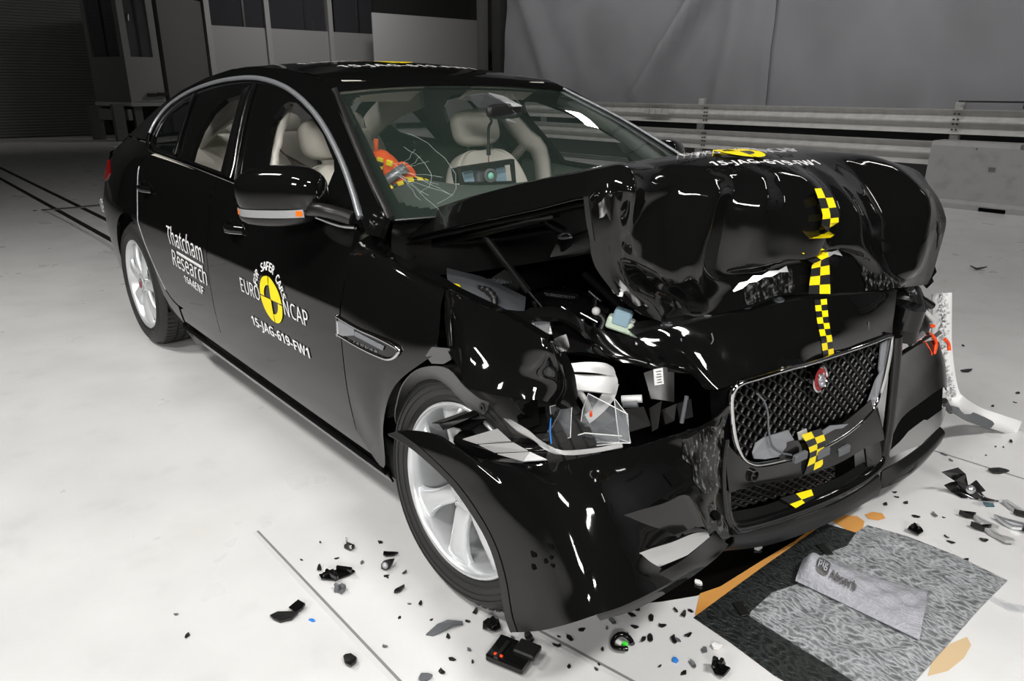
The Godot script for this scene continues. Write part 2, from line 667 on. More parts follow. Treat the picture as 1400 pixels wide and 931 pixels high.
	var gv := mat("galvanised", Color(0.76, 0.76, 0.75), 0.5, 0.05)
	gv.albedo_texture = noise_tex(0.02, [[0.0, grey(0.88)], [1.0, grey(1.0)]], 256, 4, 6)
	gv.uv1_triplanar = true
	gv.cull_mode = BaseMaterial3D.CULL_DISABLED
	var bw := mat("barrier_white", grey(0.64), 0.55)
	bw.albedo_texture = noise_tex(0.008, [[0.0, grey(0.90)], [0.4, grey(0.98)], [1.0, grey(1.0)]], 512, 5, 8)
	bw.uv1_triplanar = true
	mat("board_white", grey(0.60), 0.6)
	for e in [["wet_mat", Color(0.73, 0.745, 0.76), 0.42, 0.38, 31], ["dry_pad", Color(0.72, 0.725, 0.76), 0.7, 0.72, 36], ["soaked_mat", Color(0.22, 0.24, 0.235), 0.30, 0.45, 32]]:
		var mt := mat(e[0], e[1], e[2])
		var n := FastNoiseLite.new()
		n.seed = e[4]
		n.frequency = 0.014
		n.fractal_type = FastNoiseLite.FRACTAL_RIDGED
		n.fractal_octaves = 5
		var tx := NoiseTexture2D.new()
		tx.width = 768
		tx.height = 768
		tx.seamless = true
		tx.noise = n
		var gr := Gradient.new()
		gr.offsets = PackedFloat32Array([0.0, 0.35, 0.62, 1.0])
		gr.colors = PackedColorArray([grey(e[3]), grey(e[3] + 0.15), grey(0.82), grey(1.0)])
		tx.color_ramp = gr
		mt.albedo_texture = tx
		var nx := NoiseTexture2D.new()
		nx.width = 768
		nx.height = 768
		nx.seamless = true
		nx.noise = n
		nx.as_normal_map = true
		nx.bump_strength = 10.0
		mt.normal_enabled = true
		mt.normal_texture = nx
		mt.normal_scale = 0.9
		mt.uv1_triplanar = true
		mt.uv1_scale = Vector3(2.2, 2.2, 4.4)
		mt.cull_mode = BaseMaterial3D.CULL_DISABLED
	var cool := mat("coolant", Color(0.86, 0.62, 0.33), 0.2)
	cool.albedo_texture = noise_tex(0.01, [[0.0, Color(0.85, 0.75, 0.6)], [0.5, Color(1, 1, 1)], [1.0, Color(1, 1.15, 1.3)]], 256, 3, 33)
	cool.uv1_triplanar = true
	mat("coolant_pale", Color(0.80, 0.70, 0.55), 0.3)
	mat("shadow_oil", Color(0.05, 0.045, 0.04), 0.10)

# ---------------------------------------------------------------- the hall
func lamp_panel(p: Vector3, size: Vector2, energy: float, look: Vector3, label: String, visor := 0.0) -> void:
	var o := thing("flood_or_fill_lamp", label, "light fixture", p, 0.0, "floodlights under the hall roof")
	var z := -(look - p).normalized()
	var x := Vector3.UP.cross(z).normalized() if abs(z.y) < 0.99 else Vector3.RIGHT
	o.basis = Basis(x, z.cross(x), z)
	boxed("housing", at(Vector3(0, 0, 0.05)), Vector3(size.x + 0.08, size.y + 0.08, 0.08), M.trim_black, o, 0.01)
	if visor > 0.0:
		for k in [-1.0, 1.0]:
			boxed("visor", at(Vector3(0, k * (size.y * 0.5 + 0.03), -visor * 0.5)), Vector3(size.x + 0.08, 0.01, visor), M.dark, o)
			boxed("visor", at(Vector3(k * (size.x * 0.5 + 0.03), 0, -visor * 0.5)), Vector3(0.01, size.y + 0.08, visor), M.dark, o)
	var up := o.basis.inverse() * Vector3(0, 7.0 - p.y, 0)
	var s := st()
	rod(s, Vector3(0, 0, 0.09), up, 0.015, 6)
	part("hanger", s, M.trim_black, o)
	var e := mat("lamp_glow_%d" % int(energy * 10 + p.x * 7), Color(1, 1, 1), 0.6)
	e.emission_enabled = true
	e.emission = Color(1, 0.985, 0.96)
	e.emission_energy_multiplier = 6.0
	boxed("lamp_diffuser", Transform3D.IDENTITY, Vector3(size.x, size.y, 0.02), e, o)
	var l := AreaLight3D.new()
	l.name = "lamp_light"
	l.area_size = size
	l.light_energy = energy
	l.light_color = Color(1, 0.99, 0.975)
	l.shadow_enabled = true
	l.area_range = 40.0
	l.area_attenuation = 2.0
	o.add_child(l, true)
	l.position = Vector3(0, 0, -0.02)

func hall() -> void:
	var s := st()
	box(s, at(Vector3(-7.5, -0.1, -4.5)), Vector3(34, 0.2, 28))
	struct("floor", s, M.painted_concrete, "white painted concrete hall floor with thin joints")
	var fl: Node3D = get_node("floor")
	# joints and marks in the floor
	for e in [[Vector3(-0.777, 0, 1.238), Vector3(0.106, 0, 1.239)], [Vector3(0.109, 0, 0.874), Vector3(0.702, 0, 0.765)], [Vector3(-0.205, 0, -0.991), Vector3(0.775, 0, -1.031)]]:
		var q := st()
		var d: Vector3 = e[1] - e[0]
		box(q, along((e[0] + e[1]) * 0.5 + Vector3(0, 0.0005, 0), d), Vector3(d.length(), 0.0015, 0.007))
		part("joint", q, M.joint_line, fl)
		q = st()
		box(q, along((e[0] + e[1]) * 0.5 + Vector3(0, 0.0004, 0.012), d), Vector3(d.length(), 0.0012, 0.014))
		part("joint_filler", q, M.joint_pale, fl)
	# the tow track, two black channels running back under the car
	for z in [0.05, 0.31]:
		var q := st()
		box(q, at(Vector3(-12.2, 0.002, z)), Vector3(23.0, 0.005, 0.055))
		part("tow_channel", q, M.track_black, fl)
	s = st()
	box(s, at(Vector3(-7.5, 7.1, -4.5)), Vector3(34, 0.2, 28))
	struct("ceiling", s, M.ceiling_dark, "dark hall ceiling")
	s = st()
	box(s, at(Vector3(-24.6, 3.5, -4.5)), Vector3(0.2, 7, 28))
	struct("wall_back", s, M.wall_dark, "dark end wall of the hall")
	s = st()
	box(s, at(Vector3(9.6, 3.5, -4.5)), Vector3(0.2, 7, 28))
	struct("wall_front", s, M.wall_dark, "dark wall behind the camera")
	s = st()
	box(s, at(Vector3(-7.5, 3.5, 9.6)), Vector3(34, 7, 0.2))
	struct("wall_right", s, M.wall_dark, "dark side wall of the hall")
	s = st()
	box(s, at(Vector3(-1.4, 3.5, -10.1)), Vector3(21.8, 7, 0.2))
	struct("wall_left", s, M.wall_dark, "dark wall behind the grey sheet")
	s = st()
	box(s, at(Vector3(-7.5, 3.5, -18.6)), Vector3(34, 7, 0.2))
	struct("wall_bay", s, M.wall_dark, "dark far wall of the side bay")
	# roller shutter at the far end
	var door := boxed("door_1", at(Vector3(-24.1, 2.8, 0.3)), Vector3(0.5, 5.6, 9.0), M.wall_dark)
	door.set_meta("kind", "structure")
	door.set_meta("label", "tall grey roller shutter at the dark end of the hall")
	var slat := st()
	var prof := []
	for k in 9:
		prof.append(Vector3(0.018 * sin(PI * k / 8.0), 0.075 * (k / 8.0) - 0.0375, 0))
	var rows := []
	for zz in [-4.2, 4.2]:
		var r := []
		for p in prof:
			r.append(Vector3(p.x, p.y, zz))
		rows.append(r)
	sheet(slat, rows, 0.0, true)
	var slat_mesh := done(slat)
	for k in 72:
		var o := put("slat", slat_mesh, M.shutter, door)
		o.position = Vector3(-23.82, 0.06 + 0.0775 * k, 0.3)
		o.position -= Vector3(-24.1, 2.8, 0.3) * 0.0
	s = st()
	for zz in [-4.25, 4.25]:
		box(s, at(Vector3(-23.80, 2.8, 0.3 + zz)), Vector3(0.12, 5.6, 0.12))
	part("guide_rail", s, M.wall_dark, door)
	# posts between the bay and the sheet
	for e in [[-12.35, -9.7, 0.28, M.wall_dark], [-12.95, -9.7, 0.16, M.wall_grey]]:
		s = st()
		box(s, at(Vector3(e[0], 3.5, e[1])), Vector3(e[2], 7, 0.2))
		struct("trim_1" if e[2] > 0.2 else "trim_2", s, e[3], "steel post beside the grey sheet")

func curtain() -> void:
	var s := st()
	var rows := []
	var n := FastNoiseLite.new()
	n.seed = 4
	n.frequency = 0.22
	for part_no in 2:
		rows = []
		var x0: float = -12.0 if part_no == 0 else -5.42
		var x1: float = -5.40 if part_no == 0 else 8.5
		var o: Node
		s = st()
		var nx := 70 if part_no == 0 else 120
		for i in nx + 1:
			var r := []
			var x := lerpf(x0, x1, float(i) / nx)
			for j in 31:
				var y := lerpf(1.0, 6.6, j / 30.0)
				var dz := 0.10 * n.get_noise_2d(x * 1.6, y * 0.8) + 0.05 * n.get_noise_2d(x * 5.0 + y * 4.0, y * 0.7)
				var f1: float = exp(-pow((x + 8.3 - (y - 1.0) * 0.85) * 5.0, 2.0))
				var f2: float = exp(-pow((x + 7.9 - (y - 1.0) * 0.55) * 4.0, 2.0))
				var f3: float = exp(-pow((x + 6.3 - (y - 1.0) * 0.16) * 4.5, 2.0))
				var f4: float = exp(-pow((x + 11.2 - (2.8 - y) * 0.5) * 4.5, 2.0))
				dz += (0.22 * f1 + 0.24 * f2 + 0.16 * f3 + 0.15 * f4) * (1.0 if part_no == 0 else 0.0)
				if part_no == 0:
					dz += 0.05 * smoothstep(-5.75, -5.45, x)
				r.append(Vector3(x, y, -9.6 + dz))
			rows.append(r)
		sheet(s, rows, 0.004, false)
		var c := part("hanging_sheet", s, M.curtain_cloth)
		if part_no == 0:
			c.name = numbered("hanging_sheet")
			tag(c, "creased grey fabric sheet with diagonal folds hanging beside the dark posts", "curtain", "grey sheets hung along the hall side")
		else:
			c.name = numbered("hanging_sheet")
			tag(c, "smooth grey fabric sheet hanging above the white barrier block", "curtain", "grey sheets hung along the hall side")

func guard_rail() -> void:
	var o := thing("guard_rail", "double galvanised crash guard rail along the grey sheet", "guard rail", Vector3(0, 0, -9.0))
	var prof := []
	for k in 25:
		var t := k / 24.0
		prof.append(Vector2(0.155 - 0.31 * t, 0.035 * cos(t * TAUF * 2.0) - 0.035))
	var zig := []
	for p in prof:
		zig.append(p)
	for row in [[0.955, "rail_beam"], [0.545, "rail_beam"]]:
		for seg in [[-12.0, -6.2], [-6.2, -2.35], [-2.35, 2.0], [2.0, 8.0]]:
			var g := []
			for xx in [seg[0], seg[1] + 0.12]:
				var r := []
				for p in zig:
					r.append(Vector3(xx, row[0] + p.x, 0.03 + p.y + (0.004 if xx == seg[0] else 0.0)))
				g.append(r)
			var s := st()
			sheet(s, g, 0.005, true)
			part(row[1], s, M.galvanised, o)
			for dx in [0.04, 0.09]:
				for dy in [-0.10, -0.03, 0.03, 0.10]:
					boxed("bolt", at(Vector3(seg[0] + dx, row[0] + dy, 0.035)), Vector3(0.018, 0.018, 0.03), M.trim_black, o)
	for x in [-10.2, -6.3, -2.3, 1.6, 5.5]:
		boxed("post", at(Vector3(x, 0.60, -0.09)), Vector3(0.11, 1.20, 0.08), M.galvanised, o, 0.006)
	# row of socket boxes mounted on the upper beam
	for k in 4:
		var b := boxed("socket_box", at(Vector3(-7.35 + 0.135 * k, 0.975, -8.925)), Vector3(0.122, 0.10, 0.06), M.galvanised, null, 0.006)
		tag(b, ["first blank grey socket box from the left on the guard rail", "second blank grey socket box from the left on the guard rail", "third blank grey socket box from the left on the guard rail", "last grey socket box on the right of the guard rail row"][k], "socket box", "socket boxes on the guard rail")
	# thin pipe along the top
	var s := st()
	rod(s, Vector3(-2.3, 1.21, 0.0), Vector3(8.0, 1.21, 0.0), 0.012, 6)
	for x in [-1.55, -1.2]:
		box(s, at(Vector3(x, 1.17, 0.0)), Vector3(0.03, 0.08, 0.03))
	part("cable_pipe", s, M.trim_black, o)

func barrier() -> void:
	var o := thing("barrier_block", "white scuffed crash barrier block standing before the guard rail", "barrier", Vector3(0.65, 0, -8.1))
	var prof := [Vector2(-0.26, 0.0), Vector2(-0.26, 0.06), Vector2(-0.22, 0.10), Vector2(-0.20, 0.72), Vector2(-0.17, 0.77), Vector2(0.17, 0.77), Vector2(0.20, 0.72), Vector2(0.22, 0.10), Vector2(0.26, 0.06), Vector2(0.26, 0.0)]
	var s := st()
	var pl := []
	for p in prof:
		pl.append(Vector2(p.x, p.y))
	plate(s, Transform3D(Basis(Vector3(0, 0, 1), Vector3.UP, Vector3(-1, 0, 0)), Vector3(-2.8, 0, 0)), pl, 0.0)
	var rows := []
	for x in [-2.8, 2.8]:
		var r := []
		for p in prof:
			r.append(Vector3(x, p.y, p.x))
		rows.append(r)
	s.set_smooth_group(-1)
	for j in prof.size() - 1:
		quad(s, rows[0][j], rows[0][j + 1], rows[1][j + 1], rows[1][j])
	plate(s, Transform3D(Basis(Vector3(0, 0, -1), Vector3.UP, Vector3(1, 0, 0)), Vector3(2.8, 0, 0)), pl, 0.0)
	part("block", s, M.barrier_white, o)
	for x in [-1.75, 0.8]:
		boxed("lifting_slot", at(Vector3(x, 0.745, 0.195)), Vector3(0.24, 0.055, 0.03), M.wall_grey, o, 0.01)
		boxed("fork_pocket", at(Vector3(x - 0.25, 0.02, 0.255)), Vector3(0.28, 0.05, 0.03), M.dark, o, 0.008)
	s = st()
	box(s, at(Vector3(-2.3, 0.70, 0.203)), Vector3(0.02, 0.02, 0.012))
	box(s, at(Vector3(-2.1, 0.48, 0.212)), Vector3(0.07, 0.05, 0.008))
	part("scuff_plate", s, M.wall_grey, o)

func cabins() -> void:
	# raised control cabin left of the car roof
	var o := thing("raised_cabin", "white site cabin with dark windows raised on a steel frame by the shutter", "cabin")
	var A := Vector3(-20.5, 1.04, -3.855)
	var B := Vector3(-20.5, 0.995, -4.678)
	var C := Vector3(-21.8, 1, -3.32)
	var top := 6.4
	var w := 0.12
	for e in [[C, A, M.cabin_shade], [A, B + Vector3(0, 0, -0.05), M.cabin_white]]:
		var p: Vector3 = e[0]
		var q: Vector3 = e[1]
		var d := q - p
		d.y = 0
		var base := p
		base.y = minf(p.y, q.y)
		var t := along(base, d)
		var len := d.length()
		var low := 1.12
		var s := st()
		box(s, t * at(Vector3(len / 2, low / 2, -w / 2)), Vector3(len, low, w))
		part("wall_panel", s, e[2], o)
		s = st()
		var edge := 0.16
		box(s, t * at(Vector3(edge / 2, (top + low) / 2, -w / 2)), Vector3(edge, top - low, w))
		box(s, t * at(Vector3(len - edge / 2, (top + low) / 2, -w / 2)), Vector3(edge, top - low, w))
		part("corner_post", s, e[2], o)
		s = st()
		box(s, t * at(Vector3(len / 2, (top + low) / 2, -w * 0.6)), Vector3(len - edge * 2, top - low, 0.02))
		var pane := part("window_pane", s, M.cabin_glass, o)
		s = st()
		box(s, t * at(Vector3(len * 0.5, (top + low) / 2, -w * 0.5)), Vector3(0.05, top - low, 0.06))
		part("mullion", s, M.trim_black, pane)
		s = st()
		box(s, t * at(Vector3(len / 2, -0.06, -w / 2)), Vector3(len + 0.06, 0.10, w + 0.06))
		part("floor_beam", s, M.cabin_frame, o)
	var s: SurfaceTool
	for e in [[C + Vector3(0.05, 0, 0.1), 0.28], [A + Vector3(-0.1, 0, 0.35), 0.26], [A + Vector3(-0.15, 0, -0.15), 0.2], [B + Vector3(-0.2, 0, 0), 0.2]]:
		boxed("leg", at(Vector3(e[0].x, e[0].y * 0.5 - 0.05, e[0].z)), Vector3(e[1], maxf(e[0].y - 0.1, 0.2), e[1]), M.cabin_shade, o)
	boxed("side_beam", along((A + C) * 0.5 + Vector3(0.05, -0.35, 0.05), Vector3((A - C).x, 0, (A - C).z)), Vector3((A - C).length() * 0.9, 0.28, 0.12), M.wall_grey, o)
	s = st()
	for e in [Vector3(-20.45, 1.166, -4.38), Vector3(-20.45, 1.184, -4.644)]:
		box(s, at(e), Vector3(0.06, 0.09, 0.24))
	part("vent", s, M.trim_black, o)
	# office wall further back
	var f := thing("office_cabin", "pale office cabin with a row of dark windows behind the car roof", "cabin")
	var z0: float = Vector3(-23, 3.045, -6.937).z
	var z1: float = Vector3(-23, 3.186, -12.879).z
	var sill: float = Vector3(-23, 3.172, -9.816).y
	boxed("wall_panel", at(Vector3(-23.1, sill / 2, (z0 + z1) / 2)), Vector3(0.2, sill, abs(z1 - z0)), M.cabin_white, f)
	for px in [Vector3(-23, 3.256, -7.032).z, Vector3(-23, 3.359, -8.944).z, Vector3(-23, 3.478, -11.177).z]:
		boxed("post", at(Vector3(-23.0, 3.4, px)), Vector3(0.22, 6.4, 0.16), M.cabin_frame, f)
	for e in [[Vector3(-23, 3.26, -7.099).z, Vector3(-23, 3.356, -8.882).z], [Vector3(-23, 3.363, -9.03).z, Vector3(-23, 3.473, -11.067).z], [Vector3(-23, 3.49, -11.4).z, Vector3(-23, 3.571, -12.906).z]]:
		var pane := boxed("window_pane", at(Vector3(-23.05, (sill + 6.6) / 2, (e[0] + e[1]) / 2)), Vector3(0.03, 6.6 - sill, abs(e[1] - e[0])), M.cabin_glass, f)
		var m := st()
		box(m, at(Vector3(-23.02, (sill + 6.6) / 2, lerpf(e[0], e[1], 0.62))), Vector3(0.05, 6.6 - sill, 0.06))
		part("mullion", m, M.trim_black, pane)
	boxed("back_wall", at(Vector3(-23.9, 3.3, (z0 + z1) / 2)), Vector3(0.2, 6.6, abs(z1 - z0)), M.wall_dark, f)
	# return wall between them
	var r0: float = Vector3(-20.6, 1.726, -4.809).z
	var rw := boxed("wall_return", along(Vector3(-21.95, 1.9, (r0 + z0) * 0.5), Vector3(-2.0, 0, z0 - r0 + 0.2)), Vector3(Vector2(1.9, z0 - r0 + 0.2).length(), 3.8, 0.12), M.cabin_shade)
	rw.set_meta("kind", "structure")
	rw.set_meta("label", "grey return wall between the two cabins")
	# upright white board
	var b0: Vector3 = Vector3(-21, 3.671, -11.648)
	var b1: Vector3 = Vector3(-21, 3.771, -16.073)
	var brd := thing("white_board", "blank pale upright board standing behind the car roof", "board", Vector3(-21, 0, (b0.z + b1.z) / 2))
	boxed("panel", at(Vector3(0, b0.y / 2 + 0.1, 0)), Vector3(0.08, b0.y - 0.2, abs(b1.z - b0.z)), M.board_white, brd, 0.01)
	for k in [-1.0, 1.0]:
		boxed("foot", at(Vector3(0, 0.1, k * abs(b1.z - b0.z) * 0.4)), Vector3(0.7, 0.2, 0.1), M.wall_grey, brd)

func _ready() -> void:
	rng.seed = 20
	# camera
	var cam := Camera3D.new()
	cam.name = "camera"
	cam.keep_aspect = Camera3D.KEEP_HEIGHT
	cam.fov = 50.3978
	cam.near = 0.05
	cam.far = 100.0
	add_child(cam)
	cam.look_at_from_position(Vector3(1.287, 1.366, 1.958), Vector3(1.287, 1.366, 1.958) + Vector3(-0.70699, -0.32963, -0.62570), Vector3(-0.24804, 0.94411, -0.21710))
	cam.current = true
	# air and exposure
	var env := Environment.new()
	env.background_mode = Environment.BG_COLOR
	env.background_color = Color(0.02, 0.02, 0.02)
	env.tonemap_mode = Environment.TONE_MAPPER_LINEAR
	env.tonemap_exposure = 1.55
	env.sdfgi_enabled = true
	env.ssao_enabled = true
	env.ssil_enabled = true
	var we := WorldEnvironment.new()
	we.name = "world_environment"
	we.environment = env
	add_child(we)
	materials()
	# lamps under the roof, some of them unseen fill lamps added for brightness
	lamp_panel(Vector3(0.2, 5.2, 3.8), Vector2(1.6, 0.5), 7.2, Vector3(-0.4, 0, 1.8), "long floodlight above the driver side of the car", 0.36)
	lamp_panel(Vector3(3.6, 5.2, 1.0), Vector2(1.6, 0.5), 15.5, Vector3(1.0, 0, 0.2), "long floodlight ahead of the crashed bonnet", 0.5)
	lamp_panel(Vector3(-3.4, 5.2, 3.4), Vector2(1.6, 0.5), 9.8, Vector3(-3.4, 0, 1.5), "long floodlight above the rear wheel", 0.34)
	lamp_panel(Vector3(4.6, 3.2, 4.4), Vector2(0.9, 0.6), 10.0, Vector3(-1.2, 1.0, 0.2), "added unseen fill lamp hung low behind the camera", 0.35)  # fill lamp added to light the cabin through the glass
	lamp_panel(Vector3(1.0, 2.7, 5.6), Vector2(0.8, 0.5), 3.8, Vector3(-0.4, 0.9, 0.4), "added unseen fill lamp hung low to the left of the camera", 0.3)  # fill lamp added to brighten the engine bay from the side
	lamp_panel(Vector3(-4.4, 5.0, -6.2), Vector2(0.95, 0.75), 2.8, Vector3(-4.4, 0, -6.0), "square floodlight above the guard rail behind the car", 0.3)
	lamp_panel(Vector3(-0.5, 5.0, -5.5), Vector2(1.3, 0.12), 0.5, Vector3(-0.5, 0, -5.6), "slim floodlight above the gap before the guard rail")
	lamp_panel(Vector3(2.3, 5.0, -6.0), Vector2(1.3, 0.12), 0.5, Vector3(2.3, 0, -6.1), "slim floodlight above the white barrier block")
	for e in [[-10.5, "added unseen wall wash lamp above the far end of the guard rail"], [-7.0, "added unseen wall wash lamp second from the guard rail's far end"], [-3.5, "added unseen wall wash lamp above the middle of the guard rail"], [0.0, "added unseen wall wash lamp above the start of the barrier"], [3.5, "added unseen wall wash lamp above the end of the barrier"]]:
		lamp_panel(Vector3(e[0], 3.8, -6.7), Vector2(1.6, 0.2), 1.35, Vector3(e[0], 3.5, -9.6), e[1])  # unseen wash lamps added to brighten the sheets and rail
	lamp_panel(Vector3(-17.2, 5.2, -9.5), Vector2(1.2, 0.4), 9.0, Vector3(-22.0, 3.0, -10.5), "added unseen fill lamp facing the cabins in the bay")  # added to brighten the cabins at the back
	lamp_panel(Vector3(-19.5, 5.6, 1.0), Vector2(1.2, 0.4), 1.6, Vector3(-24.0, 4.0, 1.0), "added dim unseen fill lamp before the roller shutter")  # added to lift the dark shutter end
	hall()
	curtain()
	guard_rail()
	barrier()
	cabins()
	build_car()
	build_front()
	build_inside()
	debris()

# ---------------------------------------------------------------- the car: body, doors, glass, wheels
const BELT = [Vector2(-0.667, 0.966), Vector2(-0.807, 0.961), Vector2(-1.2, 0.982), Vector2(-1.575, 1.002), Vector2(-1.80, 1.014), Vector2(-2.374, 1.041), Vector2(-2.816, 1.057), Vector2(-2.935, 1.078)]
const ARCHLINE = [Vector2(-3.014, 1.131), Vector2(-3.037, 1.196), Vector2(-2.998, 1.259), Vector2(-2.889, 1.308), Vector2(-2.708, 1.351), Vector2(-2.444, 1.386), Vector2(-2.219, 1.402), Vector2(-1.989, 1.406), Vector2(-1.806, 1.395), Vector2(-1.632, 1.373), Vector2(-1.475, 1.342), Vector2(-1.316, 1.30), Vector2(-1.18, 1.255), Vector2(-1.041, 1.198), Vector2(-0.898, 1.13), Vector2(-0.774, 1.06), Vector2(-0.671, 0.992)]
const RAIL = [Vector2(-0.535, 1.008), Vector2(-0.699, 1.095), Vector2(-0.96, 1.235), Vector2(-1.197, 1.352), Vector2(-1.3, 1.388), Vector2(-1.45, 1.415), Vector2(-1.7, 1.437), Vector2(-2.0, 1.452), Vector2(-2.3, 1.447), Vector2(-2.6, 1.412), Vector2(-2.9, 1.352), Vector2(-3.15, 1.27), Vector2(-3.4, 1.155), Vector2(-3.6, 1.06)]

func belt_y(x: float) -> float:
	for i in BELT.size() - 1:
		if x <= BELT[i].x and x >= BELT[i + 1].x:
			return lerpf(BELT[i].y, BELT[i + 1].y, (x - BELT[i].x) / (BELT[i + 1].x - BELT[i].x))
	return 0.966

func belt_run(x0: float, x1: float, dy := 0.0) -> Array:
	var out := []
	for k in 9:
		var x := lerpf(x0, x1, k / 8.0)
		out.append(Vector2(x, belt_y(x) + dy))
	return out

func arc2(c: Vector2, r: float, a0: float, a1: float, n := 20) -> Array:
	var out := []
	for k in n + 1:
		var a := deg_to_rad(lerpf(a0, a1, float(k) / n))
		out.append(c + Vector2(cos(a), sin(a)) * r)
	return out

# lettering on the side: corners top left, top right, bottom right, bottom left in (x, y)
func side_text(parent: Node, called: String, text: String, bold: bool, c: Array, m: Material, off := 0.0032) -> void:
	var s := st()
	letters(s, text, bold, func(p: Vector2) -> Vector3:
		var u := p.x + 0.5
		var v := 0.5 - p.y
		var q: Vector2 = c[0].lerp(c[1], u).lerp(c[3].lerp(c[2], u), v)
		return sp(q.x, q.y, 1.0, off))
	part(called, s, m, parent)

# the round target emblem and its words, laid by f(Vector2 in emblem units, radius 1)
func emblem(parent: Node, f: Callable, number: String) -> void:
	var s := st()
	s.set_smooth_group(-1)
	for qd in 4:
		var r0 := 0.62 if qd == 1 or qd == 3 else 0.0
		for k in 10:
			var a0 := PI / 2 * qd + 0.03 + (PI / 2 - 0.06) * k / 10.0
			var a1 := PI / 2 * qd + 0.03 + (PI / 2 - 0.06) * (k + 1) / 10.0
			for ring in 3:
				var ra := maxf(lerpf(r0, 1.0, ring / 3.0), 0.04)
				var rb := lerpf(r0, 1.0, (ring + 1) / 3.0)
				quad(s, f.call(Vector2(cos(a0), sin(a0)) * ra), f.call(Vector2(cos(a1), sin(a1)) * ra), f.call(Vector2(cos(a1), sin(a1)) * rb), f.call(Vector2(cos(a0), sin(a0)) * rb))
	part("target_emblem", s, M.yellow_vinyl, parent)
	s = st()
	var words := "FOR SAFER CARS"
	for k in words.length():
		if words[k] == " ":
			continue
		var a := deg_to_rad(166.0 - 152.0 * (k + 0.5) / words.length())
		letters(s, words[k], true, func(p: Vector2) -> Vector3:
			var w: float = 0.235 if words[k] != "A" else 0.29
			var q := Vector2(p.x * w, p.y * 0.36 + 1.40)
			var t := a - PI / 2
			return f.call(Vector2(q.x * cos(t) - q.y * sin(t), q.x * sin(t) + q.y * cos(t))))
	letters(s, "EURO", false, func(p: Vector2) -> Vector3: return f.call(Vector2(-2.08 + p.x * 1.95, -0.02 + p.y * 0.66)))
	letters(s, "NCAP", false, func(p: Vector2) -> Vector3: return f.call(Vector2(2.16 + p.x * 2.05, -0.02 + p.y * 0.66)))
	letters(s, number, true, func(p: Vector2) -> Vector3: return f.call(Vector2(0.05 + p.x * 5.3, -1.62 + p.y * 0.58)))
	part("lettering", s, M.white_vinyl, parent)

